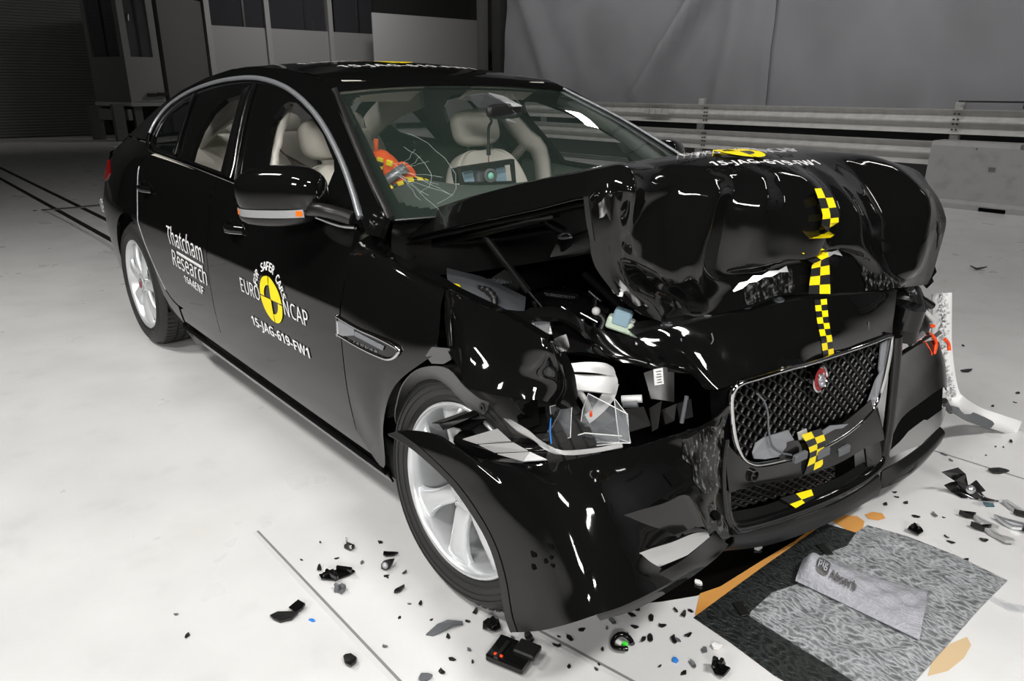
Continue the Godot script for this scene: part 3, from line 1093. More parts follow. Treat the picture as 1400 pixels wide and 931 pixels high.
func make_wheel(called: String, label: String, c: Vector3, steer: float, camber: float, cap: Material) -> Node3D:
	var w := Node3D.new()
	w.name = called
	car.add_child(w, true)
	w.set_meta("label", label)
	# local x points out of the car
	var out := Vector3(sin(steer) * cos(camber), -sin(camber), cos(steer) * cos(camber)).normalized()
	var upv := (Vector3.UP - out * out.y).normalized()
	w.transform = Transform3D(Basis(out, upv, out.cross(upv)), c)
	var s := st()
	lathe(s, Transform3D.IDENTITY, [Vector2(0.243, -0.02), Vector2(0.250, -0.006), Vector2(0.268, 0.001), Vector2(0.292, 0.004), Vector2(0.313, -0.003), Vector2(0.326, -0.016), Vector2(0.334, -0.034), Vector2(0.3385, -0.055)], 72, false)
	lathe(s, Transform3D.IDENTITY, [Vector2(0.3385, -0.055), Vector2(0.339, -0.078), Vector2(0.333, -0.080), Vector2(0.333, -0.088), Vector2(0.340, -0.090), Vector2(0.340, -0.122), Vector2(0.333, -0.124), Vector2(0.333, -0.132), Vector2(0.340, -0.134), Vector2(0.339, -0.168), Vector2(0.333, -0.170), Vector2(0.333, -0.178), Vector2(0.3385, -0.180), Vector2(0.334, -0.21)], 72, true)
	lathe(s, Transform3D.IDENTITY, [Vector2(0.334, -0.21), Vector2(0.322, -0.235), Vector2(0.29, -0.246), Vector2(0.24, -0.235)], 72, false)
	part("tyre", s, M.rubber, w)
	s = st()
	for k in 72:
		var a := TAUF * k / 72
		var t := Transform3D(Basis(Vector3.RIGHT, a), Vector3.ZERO)
		box(s, t * at(Vector3(-0.055, 0.3375, 0)), Vector3(0.046, 0.007, 0.019))
		box(s, t * at(Vector3(-0.106, 0.3395, 0.004)), Vector3(0.030, 0.005, 0.022))
		box(s, t * at(Vector3(-0.195, 0.3375, 0)), Vector3(0.03, 0.007, 0.019))
	var tr := part("tread_blocks", s, M.rubber, w.get_node("tyre"))
	tr.set_meta("kind", "stuff")
	s = st()
	for rr in [[0.300, 0.0035], [0.283, 0.0040], [0.262, 0.0]]:
		lathe(s, Transform3D.IDENTITY, [Vector2(rr[0] + 0.0015, rr[1] - 0.003), Vector2(rr[0] + 0.001, rr[1] + 0.0016), Vector2(rr[0] - 0.001, rr[1] + 0.0016), Vector2(rr[0] - 0.0015, rr[1] - 0.003)], 64, true)
	part("sidewall_ring", s, M.rubber, w.get_node("tyre"))
	s = st()
	lathe(s, Transform3D.IDENTITY, [Vector2(0.244, -0.014), Vector2(0.246, -0.006), Vector2(0.241, -0.002), Vector2(0.235, -0.006), Vector2(0.230, -0.014), Vector2(0.224, -0.035), Vector2(0.214, -0.075), Vector2(0.206, -0.13), Vector2(0.203, -0.20)], 64, false)
	part("rim", s, M.alloy, w)
	# seven broad spokes
	for k in 7:
		s = st()
		var t := Transform3D(Basis(Vector3.RIGHT, TAUF * k / 7.0 + 0.35), Vector3.ZERO)
		var rows := []
		for e in [[0.040, 0.022, -0.022], [0.075, 0.028, -0.012], [0.115, 0.026, -0.008], [0.155, 0.029, -0.008], [0.195, 0.037, -0.012], [0.222, 0.048, -0.018], [0.238, 0.056, -0.030]]:
			var r := []
			for f in [[-1.0, -0.020], [-0.86, -0.004], [-0.3, 0.0], [0.3, -0.002], [0.86, -0.008], [1.0, -0.024]]:
				r.append(t * Vector3(e[2] + f[1], e[0] * (1.0 - 0.02 * f[0] * f[0]), f[0] * e[1]))
			rows.append(r)
		sheet(s, dense(rows, 3, 2), 0.022, true)
		part("spoke", s, M.alloy, w)
	s = st()
	lathe(s, Transform3D.IDENTITY, [Vector2(0.062, -0.05), Vector2(0.062, -0.020), Vector2(0.050, -0.012), Vector2(0.034, -0.012)], 32, false)
	part("hub", s, M.alloy, w)
	s = st()
	lathe(s, Transform3D.IDENTITY, [Vector2(0.034, -0.02), Vector2(0.034, -0.008), Vector2(0.029, -0.004), Vector2(0.0, -0.003)], 24, true)
	var hc := part("hub_cap", s, M.alloy_bright, w)
	s = st()
	lathe(s, Transform3D.IDENTITY, [Vector2(0.020, -0.004), Vector2(0.018, -0.0015), Vector2(0.0, -0.001)], 20, true)
	part("cap_emblem", s, cap, hc)
	for k in 5:
		s = st()
		var a := TAUF * k / 5 + 0.2
		lathe(s, at(Vector3(-0.024, cos(a) * 0.054, sin(a) * 0.054)), [Vector2(0.010, -0.01), Vector2(0.010, 0.010), Vector2(0.007, 0.014), Vector2(0, 0.014)], 6)
		part("wheel_nut", s, M.alloy_bright, w)
	s = st()
	lathe(s, Transform3D.IDENTITY, [Vector2(0.0, -0.10), Vector2(0.165, -0.10), Vector2(0.165, -0.125), Vector2(0.0, -0.125)], 40)
	part("brake_disc", s, M.brake, w)
	s = st()
	for k in 7:
		var a := -0.5 + k / 6.0 * 1.0
		box(s, Transform3D(Basis(Vector3.RIGHT, a), Vector3.ZERO) * at(Vector3(-0.085, 0.145, 0)), Vector3(0.05, 0.06, 0.028), 0.008)
	part("brake_caliper", s, M.brake, w)
	s = st()
	lathe(s, Transform3D.IDENTITY, [Vector2(0.0, -0.19), Vector2(0.21, -0.19)], 32)
	part("back_plate", s, M.dark, w)
	return w

func build_car() -> void:
	car = thing("car", "glossy black saloon car with a crushed front end and folded bonnet", "car")
	var P: Material = M.black_paint
	# outlines shared by the two sides
	var front_door := [Vector2(-0.668, 0.30), Vector2(-0.666, 0.608), Vector2(-0.665, 0.85), Vector2(-0.668, 0.955)] + belt_run(-0.668, -1.835, -0.006) + [Vector2(-1.842, 0.94), Vector2(-1.813, 0.844), Vector2(-1.79, 0.726), Vector2(-1.795, 0.60), Vector2(-1.80, 0.45), Vector2(-1.805, 0.352)]
	var rear_door := [Vector2(-1.811, 0.352), Vector2(-1.806, 0.45), Vector2(-1.801, 0.60), Vector2(-1.796, 0.726), Vector2(-1.819, 0.844), Vector2(-1.848, 0.94), Vector2(-1.842, 1.00)] + belt_run(-1.842, -2.855, -0.006) + [Vector2(-2.892, 0.985), Vector2(-2.85, 0.90), Vector2(-2.812, 0.825), Vector2(-2.757, 0.715), Vector2(-2.68, 0.61), Vector2(-2.60, 0.52), Vector2(-2.50, 0.41), Vector2(-2.43, 0.372), Vector2(-2.36, 0.356)]
	var quarter := [Vector2(-2.366, 0.344), Vector2(-2.436, 0.36), Vector2(-2.508, 0.40), Vector2(-2.606, 0.513), Vector2(-2.688, 0.604), Vector2(-2.765, 0.71), Vector2(-2.82, 0.825), Vector2(-2.858, 0.90), Vector2(-2.90, 0.985), Vector2(-2.868, 1.05), Vector2(-2.94, 1.085), Vector2(-3.49, 1.095), Vector2(-3.60, 1.045), Vector2(-3.70, 0.985), Vector2(-3.70, 0.30), Vector2(-3.36, 0.27)] + arc2(Vector2(-2.96, 0.345), 0.385, 190.0, -10.0, 28) + [Vector2(-2.50, 0.235), Vector2(-2.38, 0.235)]
	var cant := ARCHLINE.duplicate()
	cant.append_array([Vector2(-0.60, 0.955), Vector2(-0.53, 0.955)])
	cant.append_array(RAIL)
	cant.append_array([Vector2(-3.495, 1.10), Vector2(-2.99, 1.10)])
	var sill := [Vector2(-0.55, 0.20), Vector2(-0.555, 0.29), Vector2(-0.68, 0.295), Vector2(-1.80, 0.347), Vector2(-2.30, 0.35), Vector2(-2.36, 0.33), Vector2(-2.36, 0.262), Vector2(-1.81, 0.247), Vector2(-1.2, 0.222)]
	var fwin := [Vector2(-1.522, 1.313), Vector2(-1.45, 1.31), Vector2(-1.292, 1.268), Vector2(-1.131, 1.209), Vector2(-0.981, 1.134), Vector2(-0.93, 1.085), Vector2(-0.905, 0.985), Vector2(-1.44, 1.01), Vector2(-1.506, 1.121), Vector2(-1.554, 1.188), Vector2(-1.582, 1.25), Vector2(-1.57, 1.295)]
	var rwin := [Vector2(-2.026, 1.335), Vector2(-2.18, 1.312), Vector2(-2.27, 1.26), Vector2(-2.30, 1.18), Vector2(-2.285, 1.10), Vector2(-2.26, 1.048), Vector2(-1.864, 1.03), Vector2(-1.90, 1.11), Vector2(-1.964, 1.224), Vector2(-1.99, 1.29)]
	var qwin := [Vector2(-2.645, 1.318), Vector2(-2.80, 1.292), Vector2(-2.92, 1.245), Vector2(-2.975, 1.19), Vector2(-2.965, 1.13), Vector2(-2.91, 1.09), Vector2(-2.82, 1.075), Vector2(-2.50, 1.065), Vector2(-2.57, 1.20)]
	var frame := []
	for p in ARCHLINE:
		frame.append(p)
	for k in BELT.size():
		frame.append(BELT[k])
	var doors := {}
	for side in [1.0, -1.0]:
		var fd := put("front_door", skin(front_door, side, 0.0, 0.024), P, car, false)
		put("rear_door", skin(rear_door, side, 0.0, 0.024), P, car, false)
		put("rear_quarter_panel", skin(quarter, side), P, car, false)
		put("roof_side_rail", skin(cant, side, 0.0, 0.05), P, car, false)
		put("sill", skin(sill, side, -0.004), P, car, false)
		put("window_frame", skin(frame, side, -0.010, 0.05, 0.022, [fwin, rwin, qwin]), M.plastic_gloss, car, false)
		put("quarter_window", skin(qwin, side, -0.016, 0.06, 0.0), M.side_glass, car, false)
		if side > 0:
			doors.front = fd
			doors.rear = car.get_node("rear_door")
	# sill flange below the black gap
	var s := st()
	side_strip(s, [Vector2(-0.56, 0.150), Vector2(-1.2, 0.165), Vector2(-1.81, 0.18), Vector2(-2.40, 0.20)], rect_profile(0.026, 0.004), -0.004)
	part("sill_flange", s, P, car)
	s = st()
	for side in [1.0, -1.0]:
		var rows := []
		for x in [-0.5, -2.5]:
			rows.append([Vector3(x, 0.30, 0.87 * side), Vector3(x, 0.15, 0.845 * side), Vector3(x, 0.15, 0)])
		sheet(s, rows, 0.01, side < 0)
	part("underbody", s, M.underbody, car)
	s = st()
	side_strip(s, [Vector2(-0.56, 0.178), Vector2(-1.2, 0.196), Vector2(-1.81, 0.214), Vector2(-2.40, 0.232)], rect_profile(0.015, 0.004), 0.004)
	part("sill_gap", s, M.dark, car)
	# mud flap behind the door's end, rear jacking cover
	s = st()
	slab(s, [Vector3(-2.513, 0.312, 0.9), Vector3(-2.288, 0.235, 0.9), Vector3(-2.161, 0.195, 0.88), Vector3(-2.385, 0.131, 0.86), Vector3(-2.563, 0.208, 0.87)], Vector3(0.2, 0.3, 1), 0.012)
	part("mud_flap", s, M.plastic_black, car)
	# roof
	var rows := []
	for e in [[-1.215, -1.262, 1.350, 1.376, 0.612], [-1.31, -1.33, 1.392, 1.405, 0.60], [-1.45, -1.47, 1.418, 1.436, 0.583], [-1.70, -1.71, 1.440, 1.474, 0.562], [-2.0, -2.0, 1.454, 1.482, 0.540], [-2.3, -2.3, 1.449, 1.474, 0.521], [-2.55, -2.55, 1.420, 1.448, 0.515], [-2.72, -2.72, 1.390, 1.420, 0.515]]:
		var r := []
		for k in 13:
			var u := -1.0 + k / 6.0
			var w: float = 1.0 - pow(abs(u), 2.4)
			r.append(Vector3(lerpf(e[0], e[1], w), lerpf(e[2], e[3], w), e[4] * u))
		rows.append(r)
	s = st()
	sheet(s, dense(rows, 4, 2), 0.0, false)
	var roof := part("roof", s, P, car)
	s = st()
	for k in 2:
		var g := []
		for e in [[-1.46, 1.4345], [-1.49, 1.4405]]:
			pass
	emblem(roof, func(p: Vector2) -> Vector3:
		var z := 0.03 - p.x * 0.135
		var x := -1.79 - p.y * 0.135
		var w: float = 1.0 - pow(abs(z / 0.555), 2.4)
		var yc: float = lerpf(1.474, 1.482, clampf((-1.70 - x) / 0.3, -0.6, 1.0)) if x < -1.70 else lerpf(1.474, 1.436, clampf((x + 1.70) / 0.24, 0, 1.4))
		var ye: float = lerpf(1.440, 1.454, clampf((-1.70 - x) / 0.3, -0.6, 1.0)) if x < -1.70 else lerpf(1.440, 1.418, clampf((x + 1.70) / 0.24, 0, 1.4))
		return Vector3(x, lerpf(ye, yc, w) + 0.004, z), "15-JAG-619-FW1")
	# rear window and boot
	s = st()
	rows = []
	for e in [[-2.72, 1.390, 1.420, 0.505], [-3.0, 1.30, 1.335, 0.53], [-3.28, 1.185, 1.225, 0.56], [-3.46, 1.095, 1.135, 0.60]]:
		var r := []
		for k in 9:
			var u := -1.0 + k / 4.0
			var w: float = 1.0 - pow(abs(u), 2.2)
			r.append(Vector3(e[0] - 0.04 * w, lerpf(e[1], e[2], w), e[3] * u))
		rows.append(r)
	sheet(s, dense(rows, 4, 2), 0.0, false)
	part("rear_window", s, M.side_glass, car)
	s = st()
	rows = []
	for e in [[-3.44, 1.10, 1.128, 0.605], [-3.60, 1.055, 1.10, 0.70], [-3.78, 1.02, 1.075, 0.755], [-3.95, 1.00, 1.06, 0.66], [-4.03, 0.985, 1.055, 0.55]]:
		var r := []
		for k in 9:
			var u := -1.0 + k / 4.0
			var w: float = 1.0 - pow(abs(u), 2.6)
			r.append(Vector3(e[0] - 0.03 * w, lerpf(e[1], e[2], w), e[3] * u))
		rows.append(r)
	sheet(s, dense(rows, 3, 2), 0.0, false)
	part("boot_lid", s, P, car)
	s = st()
	rows = []
	for e in [[0.28, -0.05], [0.42, 0.0], [0.60, 0.0], [0.80, -0.01], [0.93, -0.02], [0.99, -0.04]]:
		var r := []
		for q in [Vector2(-3.69, 0.83), Vector2(-3.82, 0.79), Vector2(-3.93, 0.70), Vector2(-4.0, 0.55), Vector2(-4.05, 0.3), Vector2(-4.06, 0.0), Vector2(-4.05, -0.3), Vector2(-4.0, -0.55), Vector2(-3.93, -0.70), Vector2(-3.82, -0.79), Vector2(-3.69, -0.83)]:
			var yy: float = e[0] + (0.05 * (1.0 - abs(q.y) / 0.83) if e[0] > 0.95 else 0.0)
			r.append(Vector3(q.x, yy, q.y * (1.0 + e[1])))
		rows.append(r)
	sheet(s, dense(rows, 3, 3), 0.0, true)
	part("rear_bumper", s, P, car)
	for side in [1.0, -1.0]:
		put("tail_lamp", skin([Vector2(-3.50, 0.89), Vector2(-3.66, 0.955), Vector2(-3.72, 0.95), Vector2(-3.72, 0.83), Vector2(-3.58, 0.85)], side, 0.006, 0.05, 0.01), M.tail_red, car, false)
	# tow bracket with its cable at the back corner
	s = st()
	for e in [Vector3(-4.046, 0.639, 0.8), Vector3(-3.945, 0.655, 0.8), Vector3(-3.858, 0.656, 0.8)]:
		box(s, at(e), Vector3(0.05, 0.09, 0.05), 0.01)
	rod(s, Vector3(-4.085, 0.634, 0.8), Vector3(-3.781, 0.669, 0.8), 0.022)
	part("tow_bracket", s, M.alloy_bright, car)
	# bright window surround
	var prof := [Vector2(-0.011, -0.003), Vector2(-0.009, 0.005), Vector2(-0.003, 0.008), Vector2(0.003, 0.008), Vector2(0.009, 0.005), Vector2(0.011, -0.003)]
	prof.reverse()
	for side in [1.0]:
		s = st()
		var line := []
		for p in ARCHLINE:
			line.append(p)
		side_strip(s, line, prof, 0.001)
		part("window_surround", s, M.chrome_satin, car)
		s = st()
		var bl := []
		for p in BELT:
			bl.append(p)
		bl.append(ARCHLINE[0])
		side_strip(s, bl, [Vector2(0.010, -0.003), Vector2(0.008, 0.006), Vector2(0, 0.009), Vector2(-0.008, 0.006), Vector2(-0.010, -0.003)], 0.001)
		part("waist_trim", s, M.chrome, car)
		s = st()
		side_strip(s, [Vector2(-2.63, 1.335), Vector2(-2.54, 1.19), Vector2(-2.455, 1.06)], rect_profile(0.016, 0.004), 0.0)
		part("window_divider", s, M.plastic_gloss, car)
		s = st()
		side_strip(s, [Vector2(-1.905, 1.385), Vector2(-1.80, 1.21), Vector2(-1.665, 1.01)], rect_profile(0.003, 0.003), 0.0)
		side_strip(s, [Vector2(-1.97, 1.37), Vector2(-1.87, 1.20), Vector2(-1.735, 1.013)], rect_profile(0.05, 0.002), -0.004)
		part("door_pillar_cover", s, M.plastic_gloss, car)
	# edge strip of the windscreen pillar
	for side in [1.0, -1.0]:
		s = st()
		var path := []
		var ref := []
		for p in smooth([Vector3(-1.235, 1.360, 0.595), Vector3(-0.965, 1.236, 0.693), Vector3(-0.70, 1.095, 0.778), Vector3(-0.535, 1.005, 0.822)], 4):
			path.append(Vector3(p.x, p.y, p.z * side))
			ref.append(Vector3(0.35, 0.75, 0.5 * side).normalized())
		sweep(s, path, rect_profile(0.013, 0.005), ref)
		part("pillar_strip", s, M.trim_black if side > 0 else M.chrome_satin, car)
	# door handles
	for e in [[doors.front, Vector2(-1.60, 0.853), Vector2(-1.45, 0.852)], [doors.rear, Vector2(-2.76, 0.897), Vector2(-2.60, 0.889)]]:
		s = st()
		var path := []
		for k in 9:
			var q: Vector2 = e[1].lerp(e[2], k / 8.0)
			path.append(sp(q.x, q.y, 1.0, 0.004 + 0.034 * sin(PI * k / 8.0)))
		sweep(s, path, ring_profile(0.016, 10, 0.010), Vector3(0, 0.2, 1))
		part("door_handle", s, P, e[0])
		s = st()
		for k in 9:
			pass
		var mid: Vector2 = e[1].lerp(e[2], 0.5)
		lump(s, at(sp(mid.x, mid.y, 1.0, 0.0)), Vector3(0.085, 0.03, 0.006), 1.0)
		part("handle_recess", s, M.plastic_gloss, e[0])
		s = st()
		path = []
		for k in 7:
			var q: Vector2 = e[1].lerp(e[2], k / 6.0)
			path.append(sp(q.x, q.y - 0.014, 1.0, 0.006 + 0.034 * sin(PI * k / 6.0)))
		sweep(s, path, ring_profile(0.0035, 6), Vector3(0, 0.2, 1))
		part("handle_trim", s, M.chrome, e[0])
	# a bright line along the back edge of the rear door
	s = st()
	side_strip(s, [Vector2(-2.90, 0.975), Vector2(-2.855, 0.90), Vector2(-2.816, 0.825), Vector2(-2.761, 0.712), Vector2(-2.684, 0.607), Vector2(-2.603, 0.516), Vector2(-2.504, 0.405)], ring_profile(0.004, 6), -0.001)
	part("door_edge_line", s, M.chrome_satin, doors.rear)
	# writing on the doors
	side_text(doors.rear, "lettering", "Thatcham", false, [Vector2(-2.324, 0.761), Vector2(-1.846, 0.748), Vector2(-1.837, 0.659), Vector2(-2.277, 0.678)], M.white_vinyl)
	side_text(doors.rear, "lettering", "Research", false, [Vector2(-2.251, 0.66), Vector2(-1.815, 0.646), Vector2(-1.827, 0.562), Vector2(-2.256, 0.578)], M.white_vinyl)
	side_text(doors.rear, "lettering", "15A4ENF", true, [Vector2(-2.132, 0.555), Vector2(-1.884, 0.547), Vector2(-1.904, 0.504), Vector2(-2.129, 0.524)], M.white_vinyl)
	s = st()
	side_strip(s, [Vector2(-2.184, 0.649), Vector2(-2.022, 0.642), Vector2(-1.874, 0.636)], rect_profile(0.0065, 0.001), 0.001)
	part("lettering_rule", s, M.white_vinyl, doors.rear)
	var ec := Vector2(-1.168, 0.644)
	var ex: Vector2 = (Vector2(-1.081, 0.643) - Vector2(-1.261, 0.646)) * 0.5
	var ey: Vector2 = (Vector2(-1.185, 0.725) - Vector2(-1.156, 0.559)) * 0.5
	emblem(doors.front, func(p: Vector2) -> Vector3:
		var q: Vector2 = ec + ex * p.x + ey * p.y
		return sp(q.x, q.y, 1.0, 0.0032), "15-JAG-619-FW1")
	# door mirrors
	var L := Vector3(-1.064, 1.034, 1.05)
	var R := Vector3(-0.779, 1.051, 0.9)
	for side in [1.0, -1.0]:
		var fx := Transform3D(Basis(Vector3(1, 0, 0), Vector3(0, 1, 0), Vector3(0, 0, side)), Vector3.ZERO)
		var c := (L + R) * 0.5
		var dirx := (R - L).normalized()
		var t := along(c + Vector3(0, 0.012, 0), dirx, Vector3(0, 1, 0.1))
		if side < 0:
			t = along(Vector3(-0.88, 1.055, -0.95), Vector3(0.45, 0.1, 0.8), Vector3(0, 1, -0.1))
		s = st()
		lump(s, t, Vector3((R - L).length() * 0.5, 0.082, 0.075), 0.72, 28, 16)
		var mir := part("door_mirror", s, P, car)
		var l2 := (R - L).length() * 0.5
		s = st()
		lump(s, t * at(Vector3(-0.03, -0.070, 0.0)), Vector3(l2 * 0.86, 0.034, 0.066), 0.8, 24, 10)
		part("mirror_base", s, M.plastic_black, mir)
		s = st()
		var rr := []
		for k in 9:
			var a := lerpf(-2.75, -0.85, k / 8.0)
			var ca := cos(a)
			var sa := sin(a)
			var q0 := Vector3(l2 * 0.97 * sign(ca) * pow(abs(ca), 0.8), -0.055, 0.070 * sign(sa) * pow(abs(sa), 0.8))
			rr.append(q0)
		var r1 := []
		var r2 := []
		for q0 in rr:
			var q: Vector3 = q0
			q.z = -q.z if side > 0 else q.z
			r1.append(t * (q * 1.03 + Vector3(0, 0.016, 0)))
			r2.append(t * (q * 1.03 + Vector3(0, -0.008, 0)))
		sheet(s, [r1, r2], 0.004, false)
		part("indicator_lens", s, M.alloy_bright, mir)
		s = st()
		for q in [[r1[0], r2[0], r1[1], r2[1]], [r1[7], r2[7], r1[8], r2[8]]]:
			var o2: Vector3 = (q[0] + q[1] + q[2] + q[3]) * 0.25
			box(s, along(o2, q[2] - q[0]), Vector3((q[2] - q[0]).length() * 0.7, 0.016, 0.012))
		part("indicator_end", s, M.amber, mir)
		s = st()
		if side > 0:
			tube(s, [Vector3(-0.88, 1.003, 0.95), Vector3(-0.747, 1.015, 0.93), Vector3(-0.68, 0.993, 0.87)], 0.022, 8)
		else:
			tube(s, [Vector3(-0.80, 1.03, -0.92), Vector3(-0.78, 1.0, -0.84)], 0.03, 8)
		part("mirror_arm", s, M.plastic_black, mir)
	# windscreen
	rows = []
	for e in [[Vector3(-1.262, 1.374, 0), Vector3(-1.216, 1.348, 0.598)], [Vector3(-1.02, 1.285, 0), Vector3(-0.96, 1.228, 0.684)], [Vector3(-0.70, 1.135, 0), Vector3(-0.70, 1.086, 0.766)], [Vector3(-0.42, 0.995, 0), Vector3(-0.545, 0.995, 0.806)]]:
		var r := []
		for k in 13:
			var u := -1.0 + k / 6.0
			var w := 1.0 - pow(abs(u), 2.2)
			var q: Vector3 = e[1].lerp(e[0], w)
			q.z = e[1].z * u
			r.append(q)
		rows.append(r)
	var g := dense(rows, 20, 8)
	s = st()
	sheet(s, g, 0.0, false)
	var ws := part("windscreen", s, M.windscreen_glass, car)
	# black printed border, on the inside
	s = st()
	s.set_smooth_group(0)
	var n := g.size()
	var m: int = g[0].size()
	for i in n - 1:
		for j in m - 1:
			var u: float = (j + 0.5) / (m - 1)
			var v: float = (i + 0.5) / (n - 1)
			# clear opening: a rounded rectangle in metres across the glass
			var q := Vector2(absf(u - 0.5) * 1.5, absf(v - 0.475) * 0.9)
			var far := (q - Vector2(0.60, 0.295)).max(Vector2.ZERO)
			if far.length() > 0.098:
				var d := Vector3(-0.004, -0.008, 0)
				quad(s, g[i][j] + d, g[i + 1][j] + d, g[i + 1][j + 1] + d, g[i][j + 1] + d)
	part("glass_border", s, M.frit, ws)
	# cracks spreading from the lower driver corner
	s = st()
	var gp := func(u: float, v: float) -> Vector3:
		var i := clampf(v, 0, 0.999) * (n - 1)
		var j := clampf(u, 0, 0.999) * (m - 1)
		var a: Vector3 = g[int(i)][int(j)].lerp(g[int(i)][int(j) + 1], j - int(j))
		var b: Vector3 = g[int(i) + 1][int(j)].lerp(g[int(i) + 1][int(j) + 1], j - int(j))
		return a.lerp(b, i - int(i)) + Vector3(0.001, 0.003, 0)
	var cr_rng := RandomNumberGenerator.new()
	cr_rng.seed = 5
	for k in 11:
		var a := -1.5 + k * 0.23
		var path := []
		var l := cr_rng.randf_range(0.06, 0.17)
		var hub := Vector2(0.955 - cr_rng.randf_range(0.0, 0.02), 0.62 + cr_rng.randf_range(-0.05, 0.05))
		for e in 7:
			var f := e / 6.0 * l
			path.append(gp.call(hub.x - cos(a) * f * 0.75 + cr_rng.randf_range(-0.004, 0.004), hub.y - sin(a) * f * 1.7 + 0.5 * f + cr_rng.randf_range(-0.006, 0.006)))
		sweep(s, path, ring_profile(0.00028, 4), Vector3(0.4, 0.9, 0.1))
	for k in 2:
		var path := []
		for e in 12:
			var a := -1.2 + e / 11.0 * 2.0
			var f := 0.10 + 0.06 * k + cr_rng.randf_range(-0.003, 0.003)
			path.append(gp.call(0.955 - cos(a) * f * 0.9, 0.64 - sin(a) * f * 1.8))
		sweep(s, path, ring_profile(0.00035, 4), Vector3(0.4, 0.9, 0.1))
	part("glass_crack", s, M.crack, ws)
	# wheels
	make_wheel("rear_wheel", "rear alloy wheel with red cap emblem", Vector3(-2.96, 0.34, 0.935), 0.0, 0.0, M.red_plastic)
	make_wheel("front_wheel", "front alloy wheel leaning behind the torn bumper", Vector3(-0.082, 0.34, 0.935), deg_to_rad(1.6), deg_to_rad(-4.35), M.alloy)
	s = st()
	for e in [[-2.96, 0.0], [-0.082, 0.0]]:
		s = st()
		lathe(s, Transform3D(Basis(Vector3(0, 0, 1), Vector3.UP, Vector3(-1, 0, 0)), Vector3(e[0], 0.34, -0.93)), [Vector2(0.0, -0.01), Vector2(0.25, -0.01), Vector2(0.335, 0.03), Vector2(0.34, 0.10), Vector2(0.335, 0.20), Vector2(0.25, 0.235), Vector2(0, 0.235)], 40)
		part("far_wheel", s, M.rubber, car)
	# wheel house of the rear wheel
	s = st()
	var rr := []
	for zz in [0.915, 0.62]:
		var r := []
		for p in arc2(Vector2(-2.96, 0.345), 0.39, 192.0, -12.0, 20):
			r.append(Vector3(p.x, p.y, zz))
		rr.append(r)
	sheet(s, rr, 0.0, false)
	s.set_smooth_group(-1)
	for k in 20:
		tri(s, rr[1][k], rr[1][k + 1], Vector3(-2.96, 0.345, 0.62))
	part("wheel_house", s, M.dark, car)

# ---------------------------------------------------------------- the crushed front
var hood_grid := []

func hood_at(u: float, v: float, lift := 0.0) -> Vector3:
	# u runs from the driver edge (0) to the far edge (1), v from the windscreen (0) to the lip (1)
	var n := hood_grid.size()
	var m: int = hood_grid[0].size()
	var i := clampf(u, 0, 0.9999) * (n - 1)
	var j := clampf(v, 0, 0.9999) * (m - 1)
	var i0 := int(i)
	var j0 := int(j)
	var p00: Vector3 = hood_grid[i0][j0]
	var p10: Vector3 = hood_grid[i0 + 1][j0]
	var p01: Vector3 = hood_grid[i0][j0 + 1]
	var p11: Vector3 = hood_grid[i0 + 1][j0 + 1]
	var nn := (p11 - p00).cross(p01 - p10).normalized()
	if nn.y < 0 and nn.x < 0:
		nn = -nn
	return p00.lerp(p10, i - i0).lerp(p01.lerp(p11, i - i0), j - j0) + nn * (lift + 0.0045)

func grid_at(g: Array, u: float, v: float, lift: float, towards: Vector3) -> Vector3:
	var i: float = clampf(u, 0, 0.9999) * (g.size() - 1)
	var j: float = clampf(v, 0, 0.9999) * (g[0].size() - 1)
	var i0 := int(i)
	var j0 := int(j)
	var a: Vector3 = g[i0][j0]
	var b: Vector3 = g[i0 + 1][j0]
	var c: Vector3 = g[i0][j0 + 1]
	var d: Vector3 = g[i0 + 1][j0 + 1]
	var nn := (d - a).cross(c - b).normalized()
	if nn.dot(towards) < 0:
		nn = -nn
	return a.lerp(b, i - i0).lerp(c.lerp(d, i - i0), j - j0) + nn * lift

func grid_part(called: String, g: Array, nu: int, nv: int, thick: float, m: Material, parent: Node, swap := false) -> MeshInstance3D:
	var s := st()
	sheet(s, dense(g, nu, nv), thick, swap)
	return part(called, s, m, parent)

# black and yellow checker tape: two columns of cells along a run of points
func checker(parent: Node, run: Array, wide: Array, cells: int, phase := 0) -> void:
	var s := st()
	var sb := st()
	s.set_smooth_group(-1)
	sb.set_smooth_group(-1)
	var sub := 3
	for k in cells:
		for c in 2:
			for e in sub:
				var f0 := (float(k) + float(e) / sub) / cells * (run.size() - 1)
				var f1 := (float(k) + float(e + 1) / sub) / cells * (run.size() - 1)
				var p0: Vector3 = cr(run, f0)
				var p1: Vector3 = cr(run, f1)
				var w0: Vector3 = cr(wide, f0)
				var w1: Vector3 = cr(wide, f1)
				var a := -1.0 if c == 0 else 0.0
				var t: SurfaceTool = s if (k + c + phase) % 2 == 0 else sb
				quad(t, p0 + w0 * a, p0 + w0 * (a + 1.0), p1 + w1 * (a + 1.0), p1 + w1 * a)
	part("checker_tape", s, M.yellow_vinyl, parent)
	part("checker_tape_black", sb, M.black_vinyl, parent)

